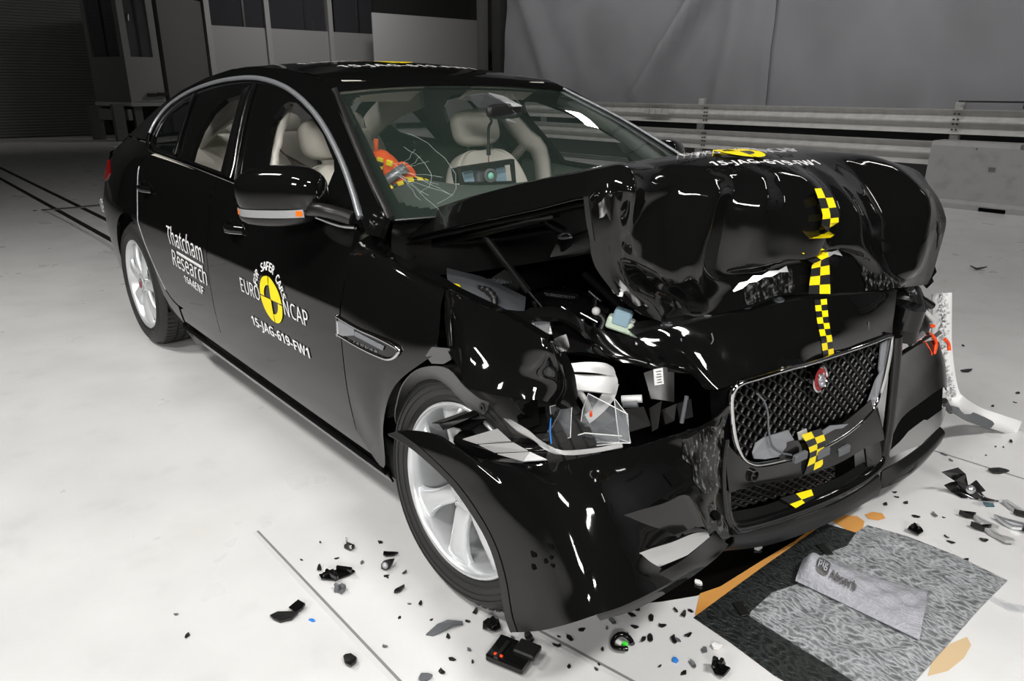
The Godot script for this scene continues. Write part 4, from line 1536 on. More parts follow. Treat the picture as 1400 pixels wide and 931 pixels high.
func build_front() -> void:
	var P: Material = M.black_paint
	var s: SurfaceTool
	# ---- driver side wing
	var wing := Node3D.new()
	wing.name = "front_wing"
	car.add_child(wing, true)
	wing.set_meta("label", "buckled front wing with chrome side vent")
	grid_part("wing_panel", [[Vector3(-0.663, 0.948, 0.775), Vector3(-0.663, 0.925, 0.85), Vector3(-0.662, 0.88, 0.895), Vector3(-0.661, 0.8, 0.918), Vector3(-0.66, 0.7, 0.941), Vector3(-0.66, 0.6, 0.943), Vector3(-0.661, 0.45, 0.936), Vector3(-0.664, 0.295, 0.914)],
		[Vector3(-0.569, 0.866, 0.79), Vector3(-0.56, 0.905, 0.858), Vector3(-0.56, 0.865, 0.895), Vector3(-0.56, 0.79, 0.918), Vector3(-0.56, 0.695, 0.941), Vector3(-0.555, 0.6, 0.943), Vector3(-0.55, 0.42, 0.935), Vector3(-0.548, 0.2, 0.89)],
		[Vector3(-0.427, 0.857, 0.81), Vector3(-0.45, 0.888, 0.862), Vector3(-0.45, 0.85, 0.893), Vector3(-0.45, 0.785, 0.914), Vector3(-0.45, 0.7, 0.937), Vector3(-0.45, 0.62, 0.942), Vector3(-0.45, 0.53, 0.94), Vector3(-0.462, 0.4, 0.932)],
		[Vector3(-0.312, 0.857, 0.83), Vector3(-0.35, 0.865, 0.868), Vector3(-0.35, 0.825, 0.892), Vector3(-0.35, 0.775, 0.91), Vector3(-0.35, 0.715, 0.93), Vector3(-0.35, 0.665, 0.94), Vector3(-0.352, 0.615, 0.944), Vector3(-0.36, 0.565, 0.945)],
		[Vector3(-0.248, 0.857, 0.84), Vector3(-0.217, 0.845, 0.87), Vector3(-0.197, 0.828, 0.893), Vector3(-0.184, 0.809, 0.905), Vector3(-0.168, 0.788, 0.92), Vector3(-0.152, 0.768, 0.935), Vector3(-0.145, 0.748, 0.945), Vector3(-0.143, 0.726, 0.95)]], 5, 4, 0.0, P, wing, false)
	grid_part("wing_front", [[Vector3(-0.248, 0.857, 0.84), Vector3(-0.205, 0.834, 0.875), Vector3(-0.166, 0.803, 0.905), Vector3(-0.124, 0.774, 0.932), Vector3(-0.083, 0.744, 0.957)],
		[Vector3(-0.176, 0.862, 0.862), Vector3(-0.134, 0.838, 0.895), Vector3(-0.109, 0.803, 0.915), Vector3(-0.071, 0.766, 0.94), Vector3(-0.015, 0.724, 0.975)],
		[Vector3(-0.062, 0.865, 0.885), Vector3(-0.044, 0.824, 0.912), Vector3(-0.026, 0.787, 0.938), Vector3(0.001, 0.751, 0.965), Vector3(0.029, 0.696, 0.99)],
		[Vector3(0.057, 0.859, 0.893), Vector3(0.059, 0.812, 0.908), Vector3(0.053, 0.762, 0.922), Vector3(0.059, 0.729, 0.945), Vector3(0.072, 0.691, 0.97)],
		[Vector3(0.136, 0.844, 0.89), Vector3(0.137, 0.804, 0.9), Vector3(0.131, 0.765, 0.908), Vector3(0.122, 0.732, 0.918), Vector3(0.121, 0.684, 0.935)],
		[Vector3(0.188, 0.826, 0.878), Vector3(0.198, 0.803, 0.88), Vector3(0.191, 0.767, 0.872), Vector3(0.178, 0.723, 0.868), Vector3(0.178, 0.684, 0.895)],
		[Vector3(0.171, 0.812, 0.842), Vector3(0.174, 0.771, 0.82), Vector3(0.18, 0.73, 0.81), Vector3(0.177, 0.685, 0.8), Vector3(0.173, 0.649, 0.82)],
		[Vector3(0.122, 0.793, 0.8), Vector3(0.113, 0.747, 0.77), Vector3(0.12, 0.7, 0.75), Vector3(0.134, 0.659, 0.745), Vector3(0.141, 0.61, 0.745)]], 4, 5, 0.004, P, wing, false)
	grid_part("wing_crease", [[Vector3(-0.215, 0.858, 0.862), Vector3(-0.172, 0.829, 0.892), Vector3(-0.13, 0.796, 0.922), Vector3(-0.088, 0.76, 0.95)],
		[Vector3(-0.196, 0.858, 0.866), Vector3(-0.149, 0.831, 0.898), Vector3(-0.107, 0.799, 0.928), Vector3(-0.068, 0.763, 0.956)],
		[Vector3(-0.198, 0.849, 0.86), Vector3(-0.153, 0.825, 0.89), Vector3(-0.112, 0.792, 0.92), Vector3(-0.07, 0.761, 0.95)]], 3, 4, 0.0, P, wing, false)
	# top flange folding inwards
	grid_part("wing_flange", [[Vector3(-0.663, 0.948, 0.775), Vector3(-0.732, 0.915, 0.74)],
		[Vector3(-0.569, 0.866, 0.79), Vector3(-0.594, 0.868, 0.755)],
		[Vector3(-0.427, 0.857, 0.81), Vector3(-0.447, 0.86, 0.77)],
		[Vector3(-0.312, 0.857, 0.83), Vector3(-0.325, 0.86, 0.79)],
		[Vector3(-0.176, 0.862, 0.862), Vector3(-0.213, 0.853, 0.81)],
		[Vector3(0.057, 0.859, 0.893), Vector3(0.004, 0.843, 0.83)],
		[Vector3(0.188, 0.826, 0.878), Vector3(0.147, 0.817, 0.83)]], 3, 2, 0.003, P, wing, false)
	grid_part("wing_tear", [[Vector3(0.169, 0.811, 0.84), Vector3(0.164, 0.794, 0.82), Vector3(0.157, 0.772, 0.8)],
		[Vector3(0.146, 0.809, 0.81), Vector3(0.156, 0.794, 0.8), Vector3(0.164, 0.776, 0.79)],
		[Vector3(0.16, 0.817, 0.79), Vector3(0.163, 0.8, 0.785), Vector3(0.163, 0.784, 0.78)]], 2, 2, 0.002, M.steel, wing, false)
	grid_part("wing_tongue", [[Vector3(0.14, 0.689, 0.83), Vector3(0.163, 0.664, 0.83), Vector3(0.167, 0.633, 0.82)],
		[Vector3(0.161, 0.724, 0.81), Vector3(0.177, 0.679, 0.8), Vector3(0.191, 0.64, 0.79)],
		[Vector3(0.156, 0.794, 0.8), Vector3(0.178, 0.731, 0.78), Vector3(0.186, 0.664, 0.77)]], 3, 3, 0.002, P, wing, false)
	# side vent
	var vent := Node3D.new()
	vent.name = "side_vent"
	wing.add_child(vent, true)
	var vl := [Vector2(-0.676, 0.694), Vector2(-0.674, 0.694), Vector2(-0.553, 0.686), Vector2(-0.439, 0.687), Vector2(-0.338, 0.682), Vector2(-0.337, 0.668), Vector2(-0.356, 0.652), Vector2(-0.38, 0.64), Vector2(-0.419, 0.632), Vector2(-0.537, 0.629), Vector2(-0.674, 0.636), Vector2(-0.677, 0.637)]
	s = st()
	var path := []
	var ref := []
	for p in smooth(vl, 3, true):
		path.append(sp(p.x, p.y, 1.0, 0.002))
		ref.append(snorm(p.x, p.y))
	sweep(s, path, ring_profile(0.0055, 8), ref, true)
	part("vent_frame", s, M.chrome, vent)
	put("vent_recess", skin(vl, 1.0, 0.0008, 0.03, 0.0), M.plastic_gloss, vent, false)
	put("vent_blade", skin([Vector2(-0.673, 0.685), Vector2(-0.575, 0.68), Vector2(-0.573, 0.661), Vector2(-0.646, 0.64), Vector2(-0.674, 0.641)], 1.0, 0.004, 0.03, 0.004), M.chrome_satin, vent, false)
	for k in 20:
		var a: Vector2 = Vector2(-0.563, 0.675).lerp(Vector2(-0.408, 0.672), k / 19.0)
		var b: Vector2 = Vector2(-0.567, 0.66).lerp(Vector2(-0.417, 0.656), k / 19.0)
		s = st()
		var p0 := sp(a.x, a.y, 1.0, 0.004)
		var p1 := sp(b.x, b.y, 1.0, 0.004)
		box(s, along((p0 + p1) * 0.5, p1 - p0, Vector3(0, 0, 1)), Vector3((p1 - p0).length(), 0.004, 0.0042), 0.001)
		part("vent_louvre", s, M.chrome_satin, vent)
	s = st()
	var jc := [Vector2(-0.579, 0.642), Vector2(-0.441, 0.647), Vector2(-0.45, 0.636), Vector2(-0.589, 0.633)]
	letters(s, "J A G U A R", false, func(p: Vector2) -> Vector3:
		var u := p.x + 0.5
		var v := 0.5 - p.y
		var q: Vector2 = jc[0].lerp(jc[1], u).lerp(jc[3].lerp(jc[2], u), v)
		return sp(q.x, q.y, 1.0, 0.0035), false, true)
	part("vent_lettering", s, M.chrome_satin, vent)
	# torn wheel house liner
	var liner := grid_part("wheel_house_liner", [[Vector3(-0.364, 0.488, 0.945), Vector3(-0.441, 0.411, 0.9), Vector3(-0.576, 0.291, 0.8)],
		[Vector3(-0.326, 0.569, 0.945), Vector3(-0.385, 0.509, 0.9), Vector3(-0.495, 0.399, 0.8)],
		[Vector3(-0.257, 0.637, 0.947), Vector3(-0.289, 0.588, 0.91), Vector3(-0.39, 0.484, 0.8)],
		[Vector3(-0.171, 0.679, 0.948), Vector3(-0.185, 0.639, 0.93), Vector3(-0.294, 0.537, 0.82)],
		[Vector3(-0.097, 0.691, 0.948), Vector3(-0.13, 0.635, 0.93), Vector3(-0.218, 0.54, 0.84)],
		[Vector3(-0.035, 0.664, 0.948), Vector3(-0.078, 0.617, 0.93), Vector3(-0.107, 0.566, 0.88)],
		[Vector3(0.022, 0.649, 0.945), Vector3(-0.018, 0.607, 0.93), Vector3(-0.045, 0.572, 0.9)],
		[Vector3(0.046, 0.644, 0.935), Vector3(0.034, 0.621, 0.93), Vector3(0.01, 0.596, 0.92)]], 4, 3, 0.003, M.liner, car, false)
	s = st()
	slab(s, [Vector3(-0.196, 0.702, 0.948), Vector3(-0.168, 0.733, 0.948), Vector3(-0.082, 0.754, 0.955), Vector3(-0.077, 0.726, 0.955), Vector3(-0.116, 0.702, 0.95), Vector3(-0.171, 0.687, 0.948)], Vector3(0.1, 0, 1), 0.004)
	part("torn_flap", s, M.liner, liner)
	s = st()
	lathe(s, Transform3D(Basis(Vector3(0, 0, 1), Vector3.UP, Vector3(-1, 0, 0)), Vector3(0.032, 0.629, 0.942)), [Vector2(0.011, 0.0), Vector2(0.011, 0.004), Vector2(0.005, 0.004), Vector2(0.005, -0.004)], 14)
	part("liner_clip", s, M.trim_black, liner)
	s = st()
	var rr := []
	for zz in [0.86, 0.55]:
		var r := []
		for p in arc2(Vector2(-0.10, 0.345), 0.40, 195.0, 88.0, 18):
			r.append(Vector3(p.x, p.y, zz))
		rr.append(r)
	sheet(s, rr, 0.0, false)
	part("inner_arch", s, M.dark, car)
	# ---- bonnet
	var control := [[Vector3(-0.66, 0.904, 0.74), Vector3(-0.291, 1.008, 0.725), Vector3(-0.028, 1.08, 0.71), Vector3(0.122, 1.124, 0.7), Vector3(0.124, 1.088, 0.69), Vector3(0.12, 1.021, 0.68), Vector3(0.107, 0.948, 0.64), Vector3(0.123, 0.854, 0.56), Vector3(0.15, 0.804, 0.5)],
		[Vector3(-0.743, 0.95, 0.65), Vector3(-0.41, 1.057, 0.63), Vector3(-0.129, 1.13, 0.615), Vector3(0.07, 1.164, 0.615), Vector3(0.128, 1.132, 0.625), Vector3(0.138, 1.052, 0.62), Vector3(0.13, 0.968, 0.6), Vector3(0.134, 0.855, 0.51), Vector3(0.153, 0.785, 0.46)],
		[Vector3(-0.56, 1.005, 0.55), Vector3(-0.36, 1.075, 0.55), Vector3(-0.13, 1.14, 0.54), Vector3(0.114, 1.187, 0.57), Vector3(0.187, 1.143, 0.6), Vector3(0.165, 1.046, 0.57), Vector3(0.169, 0.953, 0.55), Vector3(0.167, 0.852, 0.46), Vector3(0.165, 0.769, 0.41)],
		[Vector3(-0.52, 1.015, 0.42), Vector3(-0.32, 1.09, 0.42), Vector3(-0.1, 1.155, 0.42), Vector3(0.06, 1.178, 0.42), Vector3(0.165, 1.143, 0.42), Vector3(0.164, 1.079, 0.46), Vector3(0.208, 0.924, 0.47), Vector3(0.197, 0.826, 0.37), Vector3(0.201, 0.767, 0.34)],
		[Vector3(-0.47, 1.02, 0.25), Vector3(-0.29, 1.1, 0.25), Vector3(-0.08, 1.165, 0.25), Vector3(0.07, 1.18, 0.26), Vector3(0.185, 1.14, 0.29), Vector3(0.226, 1.077, 0.35), Vector3(0.239, 0.942, 0.4), Vector3(0.221, 0.828, 0.29), Vector3(0.243, 0.783, 0.27)],
		[Vector3(-0.45, 1.025, 0.15), Vector3(-0.27, 1.105, 0.15), Vector3(-0.06, 1.17, 0.15), Vector3(0.08, 1.18, 0.15), Vector3(0.2, 1.137, 0.17), Vector3(0.252, 1.072, 0.27), Vector3(0.236, 0.903, 0.28), Vector3(0.263, 0.872, 0.2), Vector3(0.293, 0.798, 0.19)],
		[Vector3(-0.43, 1.025, 0.05), Vector3(-0.26, 1.105, 0.05), Vector3(-0.05, 1.172, 0.05), Vector3(0.09, 1.178, 0.05), Vector3(0.225, 1.134, 0.06), Vector3(0.293, 1.055, 0.17), Vector3(0.297, 0.941, 0.17), Vector3(0.306, 0.902, 0.12), Vector3(0.333, 0.823, 0.11)],
		[Vector3(-0.43, 1.025, -0.05), Vector3(-0.26, 1.105, -0.05), Vector3(-0.05, 1.172, -0.05), Vector3(0.11, 1.175, -0.05), Vector3(0.28, 1.122, -0.04), Vector3(0.37, 1.028, 0.01), Vector3(0.359, 0.926, 0.05), Vector3(0.357, 0.92, 0.01), Vector3(0.367, 0.814, 0)],
		[Vector3(-0.44, 1.025, -0.18), Vector3(-0.27, 1.105, -0.18), Vector3(-0.06, 1.172, -0.18), Vector3(0.11, 1.17, -0.18), Vector3(0.27, 1.112, -0.18), Vector3(0.369, 1.027, -0.14), Vector3(0.389, 0.947, -0.08), Vector3(0.376, 0.923, -0.12), Vector3(0.408, 0.791, -0.16)],
		[Vector3(-0.47, 1.02, -0.32), Vector3(-0.29, 1.1, -0.32), Vector3(-0.09, 1.165, -0.32), Vector3(0.11, 1.166, -0.32), Vector3(0.25, 1.106, -0.32), Vector3(0.364, 1.006, -0.25), Vector3(0.396, 0.932, -0.2), Vector3(0.409, 0.872, -0.25), Vector3(0.436, 0.778, -0.3)],
		[Vector3(-0.52, 1.01, -0.48), Vector3(-0.33, 1.085, -0.48), Vector3(-0.12, 1.155, -0.48), Vector3(0.12, 1.164, -0.46), Vector3(0.26, 1.104, -0.46), Vector3(0.39, 0.972, -0.39), Vector3(0.406, 0.872, -0.37), Vector3(0.442, 0.815, -0.36), Vector3(0.455, 0.781, -0.38)],
		[Vector3(-0.58, 1, -0.62), Vector3(-0.38, 1.07, -0.62), Vector3(-0.16, 1.135, -0.62), Vector3(0.199, 1.148, -0.62), Vector3(0.399, 1.046, -0.57), Vector3(0.436, 0.931, -0.55), Vector3(0.442, 0.84, -0.53), Vector3(0.439, 0.791, -0.5), Vector3(0.429, 0.763, -0.48)],
		[Vector3(-0.66, 0.97, -0.73), Vector3(-0.45, 1.04, -0.73), Vector3(-0.22, 1.1, -0.73), Vector3(0.254, 1.112, -0.76), Vector3(0.354, 1.042, -0.78), Vector3(0.411, 0.947, -0.8), Vector3(0.424, 0.853, -0.76), Vector3(0.429, 0.773, -0.72), Vector3(0.431, 0.736, -0.68)]]
	crisp = 0.25
	crisp_across = 0.72
	hood_grid = dense(control, 9, 10)
	crisp = 0.0
	crisp_across = 0.0
	var n := FastNoiseLite.new()
	n.seed = 12
	n.frequency = 3.2
	n.fractal_octaves = 3
	# sharp folds: from, to (across in half-metres, down), reach, depth
	var folds := [[Vector2(0.50, 0.57), Vector2(0.44, 0.86), 0.11, 0.022], [Vector2(0.60, 0.60), Vector2(0.66, 0.82), 0.10, -0.020], [Vector2(0.70, 0.53), Vector2(0.72, 0.80), 0.08, 0.020], [Vector2(0.98, 0.50), Vector2(0.97, 0.84), 0.07, -0.022], [Vector2(1.04, 0.60), Vector2(1.12, 0.84), 0.08, 0.018], [Vector2(0.30, 0.50), Vector2(0.14, 0.84), 0.10, -0.020], [Vector2(0.22, 0.50), Vector2(0.24, 0.66), 0.06, 0.020], [Vector2(0.34, 0.66), Vector2(0.30, 0.92), 0.09, 0.016], [Vector2(1.22, 0.52), Vector2(1.26, 0.86), 0.09, -0.016], [Vector2(1.38, 0.42), Vector2(1.34, 0.80), 0.08, 0.020], [Vector2(0.44, 0.57), Vector2(0.74, 0.585), 0.05, 0.010]]
	for i in hood_grid.size():
		for j in hood_grid[0].size():
			var v: float = float(j) / (hood_grid[0].size() - 1)
			var a: float = smoothstep(0.30, 0.6, v) * 0.005
			var p: Vector3 = hood_grid[i][j]
			var k: float = abs(n.get_noise_3d(p.x, p.y, p.z)) - 0.25
			var q := Vector2(float(i) / (hood_grid.size() - 1) * 1.5, v)
			var dent := 0.0
			for e in folds:
				var near := Geometry2D.get_closest_point_to_segment(q, e[0], e[1])
				dent += e[3] * maxf(0.0, 1.0 - q.distance_to(near) / e[2])
			hood_grid[i][j] = p + Vector3(0.9, 0.1, 0.3) * (k * a + dent)
	s = st()
	sheet(s, hood_grid, 0.004, true)
	var bonnet := part("bonnet", s, P, car)
	bonnet.set_meta("label", "crumpled black bonnet folded up into a ridge")
	# lettering on the bonnet's back slope
	emblem(bonnet, func(p: Vector2) -> Vector3:
		return hood_at(0.53 + p.x * 0.066, 0.365 - p.y * 0.050, 0.010), "15-JAG-619-FW1")
	# beads added along the driver edge and flank crest to catch highlight lines
	for e in [[0.004, 0.02, 0.37, 0.0045], [0.085, 0.03, 0.37, 0.003]]:
		s = st()
		var bead := []
		for k in 20:
			bead.append(hood_at(e[0], lerpf(e[1], e[2], k / 19.0), -0.001))
		sweep(s, bead, ring_profile(e[3], 8), Vector3(0, 0.6, 0.8))
		part("highlight_bead", s, P, bonnet)
	# checker tape down the middle
	var run := []
	var wide := []
	for k in 24:
		var v := lerpf(0.545, 0.995, k / 23.0)
		run.append(hood_at(0.585, v, 0.016))
		wide.append(hood_at(0.607, v, 0.016) - hood_at(0.585, v, 0.016))
	checker(bonnet, run, wide, 16)
	# scraped paint on the driver corner and along the lip
	for e in [[0.035, 0.12, 0.50, 0.93, 5], [0.40, 0.53, 0.90, 0.99, 6], [0.70, 0.84, 0.885, 0.99, 8]]:
		var g := []
		for i in 7:
			var r := []
			for j in 9:
				var wob := 0.25 * sin(i * 2.3 + e[4]) + 0.2 * cos(j * 1.7 + e[4])
				r.append(hood_at(lerpf(e[0], e[1], clampf((i + wob * sin(PI * j / 8.0)) / 6.0, 0, 1)), lerpf(e[2], e[3], clampf((j + wob * sin(PI * i / 6.0)) / 8.0, 0, 1)), 0.002))
			g.append(r)
		s = st()
		sheet(s, g, 0.0, true)
		part("scraped_patch", s, M.white_scuff if e[4] == 5 else M.scuffed_paint, bonnet)
	# torn metal edges
	s = st()
	for e in [[(Vector2(0.0, 0.86)), Vector2(0.10, 0.83), 6], [Vector2(0.38, 0.90), Vector2(0.52, 0.90), 7], [Vector2(0.55, 0.87), Vector2(0.66, 0.885), 5], [Vector2(0.97, 0.62), Vector2(0.99, 0.75), 5]]:
		var r0 := []
		var r1 := []
		for k in e[2] + 1:
			var q: Vector2 = e[0].lerp(e[1], float(k) / e[2])
			var jag: float = 0.012 * (k % 2) + 0.006
			r0.append(hood_at(q.x, q.y - jag, 0.003))
			r1.append(hood_at(q.x, q.y + jag * 0.6, 0.005))
		s = st()
		sheet(s, [r0, r1], 0.0, true)
		part("torn_edge", s, M.alloy, bonnet)
	# loose lip end hanging on the far side
	s = st()
	slab(s, [Vector3(0.404, 0.753, -0.72), Vector3(0.416, 0.809, -0.75), Vector3(0.432, 0.767, -0.76), Vector3(0.416, 0.719, -0.73)], Vector3(1, 0, 0.4), 0.006)
	slab(s, [Vector3(0.418, 0.726, -0.71), Vector3(0.421, 0.77, -0.73), Vector3(0.432, 0.735, -0.75), Vector3(0.425, 0.715, -0.72)], Vector3(1, 0.3, 0.2), 0.004)
	part("hanging_fragment", s, M.plastic_gloss, bonnet)
	# underside frame of the bonnet
	var under := []
	for i in [0, 1, 2, 3, 4, 6, 8]:
		var r := []
		for j in 4:
			var p: Vector3 = control[i][j]
			r.append(p + Vector3(0, -0.018 - 0.012 * sin(i * 1.3), 0))
		under.append(r)
	var ins := grid_part("bonnet_underside", under, 3, 3, 0.003, M.plastic_gloss, bonnet, true)
	for e in [[[Vector3(-0.527, 0.908, 0.6), Vector3(-0.384, 0.933, 0.48), Vector3(-0.257, 0.964, 0.4)], 0.022], [[Vector3(-0.687, 0.868, 0.66), Vector3(-0.4, 0.951, 0.64), Vector3(-0.053, 1.057, 0.62)], 0.014], [[Vector3(-0.233, 1.004, 0.5), Vector3(-0.221, 0.958, 0.42), Vector3(-0.262, 0.894, 0.36)], 0.018]]:
		s = st()
		sweep(s, smooth(e[0], 4), rect_profile(e[1], 0.012), Vector3(0, -1, 0))
		part("stiffener_rib", s, M.plastic_black, ins)
	s = st()
	slab(s, [Vector3(-0.336, 0.854, 0.36), Vector3(-0.304, 0.91, 0.36), Vector3(-0.134, 0.972, 0.4), Vector3(-0.12, 0.927, 0.4), Vector3(-0.166, 0.901, 0.38)], Vector3(0.3, -1, 0.6), 0.006)
	part("inner_panel", s, M.liner, ins)
	s = st()
	tube(s, [Vector3(-0.219, 0.952, 0.44), Vector3(-0.186, 0.965, 0.44), Vector3(-0.165, 0.957, 0.44), Vector3(-0.207, 0.945, 0.44)], 0.005, 6, 3, true)
	part("catch_loop", s, M.alloy_bright, ins)
	# driver side edge returning downwards at the crest
	grid_part("bonnet_edge_return", [[Vector3(0.122, 1.122, 0.705), Vector3(0.127, 1.074, 0.7), Vector3(0.132, 1.028, 0.69)],
		[Vector3(0.131, 1.129, 0.7), Vector3(0.138, 1.078, 0.695), Vector3(0.142, 1.022, 0.685)]], 2, 3, 0.01, M.plastic_black, bonnet, false)
	# bonnet strut
	s = st()
	rod(s, Vector3(-0.359, 0.963, 0.62), Vector3(-0.265, 0.786, 0.52), 0.011, 10)
	rod(s, Vector3(-0.265, 0.786, 0.52), Vector3(-0.225, 0.731, 0.49), 0.005, 8)
	part("gas_strut", s, M.plastic_black, car)
	s = st()
	box(s, along(Vector3(-0.357, 0.969, 0.63), Vector3(1, 0.2, 0)), Vector3(0.07, 0.03, 0.03), 0.006)
	part("strut_bracket", s, M.plastic_black, car)
	s = st()
	for e in [[Vector3(-0.665, 0.887, 0.74), Vector3(-0.629, 0.903, 0.73), Vector3(-0.595, 0.902, 0.72)], [Vector3(-0.669, 0.853, 0.74), Vector3(-0.641, 0.866, 0.73), Vector3(-0.615, 0.859, 0.72), Vector3(-0.587, 0.877, 0.71)]]:
		sweep(s, smooth(e, 3), rect_profile(0.016, 0.005), Vector3(0, 0.3, 1))
	part("bonnet_hinge", s, M.plastic_black, car)
	engine_bay()
	front_face()
	torn_bumper()
	far_corner()

func engine_bay() -> void:
	var s: SurfaceTool
	var bay := Node3D.new()
	bay.name = "engine_bay"
	car.add_child(bay, true)
	# dark floor and bulkhead so that light does not leak through
	grid_part("bay_tray", [[Vector3(-0.62, 0.66, 0.72), Vector3(-0.62, 0.6, 0.3), Vector3(-0.62, 0.6, -0.72)],
		[Vector3(-0.2, 0.52, 0.62), Vector3(-0.2, 0.42, 0.3), Vector3(-0.2, 0.42, -0.62)],
		[Vector3(0.2, 0.3, 0.52), Vector3(0.22, 0.3, 0.3), Vector3(0.28, 0.3, -0.6)]], 3, 3, 0.01, M.dark, bay, false)
	boxed("bulkhead", at(Vector3(-0.70, 0.72, 0)), Vector3(0.05, 0.50, 1.55), M.dark, bay)
	# scuttle panel below the glass
	grid_part("scuttle_panel", [[Vector3(-0.545, 0.998, 0.8), Vector3(-0.47, 1, 0.5), Vector3(-0.42, 1, 0), Vector3(-0.47, 1, -0.5), Vector3(-0.545, 0.998, -0.8)],
		[Vector3(-0.6, 0.95, 0.78), Vector3(-0.5, 0.955, 0.5), Vector3(-0.44, 0.96, 0), Vector3(-0.5, 0.955, -0.5), Vector3(-0.6, 0.95, -0.78)],
		[Vector3(-0.62, 0.8, 0.78), Vector3(-0.52, 0.8, 0.5), Vector3(-0.46, 0.8, 0), Vector3(-0.52, 0.8, -0.5), Vector3(-0.62, 0.8, -0.78)]], 2, 3, 0.004, M.plastic_black, bay, false)
	# grey ducted box by the wing
	grid_part("intake_box", [[Vector3(-0.539, 0.824, 0.62), Vector3(-0.485, 0.812, 0.66), Vector3(-0.414, 0.792, 0.7)],
		[Vector3(-0.477, 0.818, 0.6), Vector3(-0.405, 0.806, 0.64), Vector3(-0.321, 0.796, 0.69)],
		[Vector3(-0.433, 0.807, 0.565), Vector3(-0.359, 0.803, 0.62), Vector3(-0.272, 0.787, 0.68)],
		[Vector3(-0.35, 0.786, 0.54), Vector3(-0.286, 0.781, 0.59), Vector3(-0.212, 0.766, 0.66)],
		[Vector3(-0.275, 0.765, 0.52), Vector3(-0.234, 0.754, 0.56), Vector3(-0.153, 0.754, 0.64)]], 2, 2, 0.02, M.plastic_grey, bay, false)
	s = st()
	slab(s, [Vector3(-0.509, 0.77, 0.46), Vector3(-0.465, 0.804, 0.44), Vector3(-0.408, 0.773, 0.42), Vector3(-0.397, 0.744, 0.44), Vector3(-0.442, 0.743, 0.46)], Vector3(0.2, 1, 0.4), 0.02)
	part("vent_screen", s, M.trim_black, bay)
	s = st()
	for k in 6:
		for e in 6:
			var c := Vector3(-0.465, 0.765, 0.44) + Vector3(0.012 * (k - 3) + 0.004 * e, 0.003, -0.012 * (e - 3))
			box(s, at(c), Vector3(0.006, 0.006, 0.006))
	var vs := part("screen_mesh", s, M.plastic_grey, bay)
	vs.set_meta("kind", "stuff")
	s = st()
	tube(s, [Vector3(-0.387, 0.782, 0.64), Vector3(-0.352, 0.796, 0.64), Vector3(-0.295, 0.803, 0.65), Vector3(-0.257, 0.791, 0.66), Vector3(-0.245, 0.773, 0.67)], 0.010, 8)
	part("breather_hose", s, M.plastic_black, bay)
	s = st()
	for k in 6:
		var p: Vector3 = smooth([Vector3(-0.387, 0.782, 0.64), Vector3(-0.352, 0.796, 0.64), Vector3(-0.295, 0.803, 0.65), Vector3(-0.257, 0.791, 0.66), Vector3(-0.245, 0.773, 0.67)], 4)[2 + k * 2]
		lump(s, at(p), Vector3(0.012, 0.012, 0.012), 1.0, 8, 6)
	part("hose_clamp", s, M.trim_black, bay)
	boxed("filler_cap", along(Vector3(-0.399, 0.804, 0.7), Vector3(1, 0, -0.3)), Vector3(0.045, 0.018, 0.02), M.yellow_vinyl, bay, 0.005)
	boxed("blue_clip", along(Vector3(-0.211, 0.772, 0.68), Vector3(1, 0, -0.3)), Vector3(0.04, 0.010, 0.014), M.blue_plastic, bay, 0.003)
	# strut tower with stamped number
	s = st()
	lathe(s, Transform3D(Basis(Vector3.UP, Vector3.RIGHT, Vector3(0, 0, -1)), Vector3(-0.272, 0.726, 0.36) + Vector3(0, -0.12, 0)), [Vector2(0.125, 0), Vector2(0.12, 0.10), Vector2(0.105, 0.14), Vector2(0.06, 0.145), Vector2(0, 0.145)], 28, false)
	part("strut_tower", s, M.plastic_gloss, bay)
	s = st()
	var q := [Vector3(-0.216, 0.791, 0.5), Vector3(-0.127, 0.789, 0.46), Vector3(-0.127, 0.78, 0.46), Vector3(-0.216, 0.782, 0.5)]
	letters(s, "*SAJBB4N20FCY01171*", false, func(p: Vector2) -> Vector3:
		var u := p.x + 0.5
		var v := 0.5 - p.y
		return q[0].lerp(q[1], u).lerp(q[3].lerp(q[2], u), v) + Vector3(0.005, 0.0, 0.005), true)
	part("stamped_number", s, M.liner, bay)
	s = st()
	slab(s, [Vector3(-0.29, 0.749, 0.44), Vector3(-0.298, 0.766, 0.42), Vector3(-0.191, 0.767, 0.38), Vector3(-0.183, 0.736, 0.36), Vector3(-0.188, 0.715, 0.38), Vector3(-0.273, 0.717, 0.44)], Vector3(0.7, 0.2, 0.7), 0.02)
	part("tower_plate", s, M.plastic_gloss, bay)
	# slam panel and trays
	grid_part("wing_support_rail", [[Vector3(-0.119, 0.805, 0.74), Vector3(-0.09, 0.793, 0.76)],
		[Vector3(-0.087, 0.8, 0.7), Vector3(-0.043, 0.79, 0.73)],
		[Vector3(-0.074, 0.809, 0.68), Vector3(-0.033, 0.794, 0.7)],
		[Vector3(-0.023, 0.807, 0.62), Vector3(0.003, 0.786, 0.64)],
		[Vector3(0, 0.777, 0.58), Vector3(0.033, 0.756, 0.6)],
		[Vector3(0.006, 0.732, 0.52), Vector3(0.043, 0.706, 0.55)]], 3, 2, 0.012, M.plastic_gloss, bay, false)
	s = st()
	slab(s, [Vector3(-0.089, 0.781, 0.73), Vector3(-0.026, 0.775, 0.66), Vector3(-0.016, 0.737, 0.68), Vector3(-0.036, 0.761, 0.72)], Vector3(0.3, 1, 0.5), 0.006)
	part("service_label", s, M.plastic_grey, bay)
	s = st()
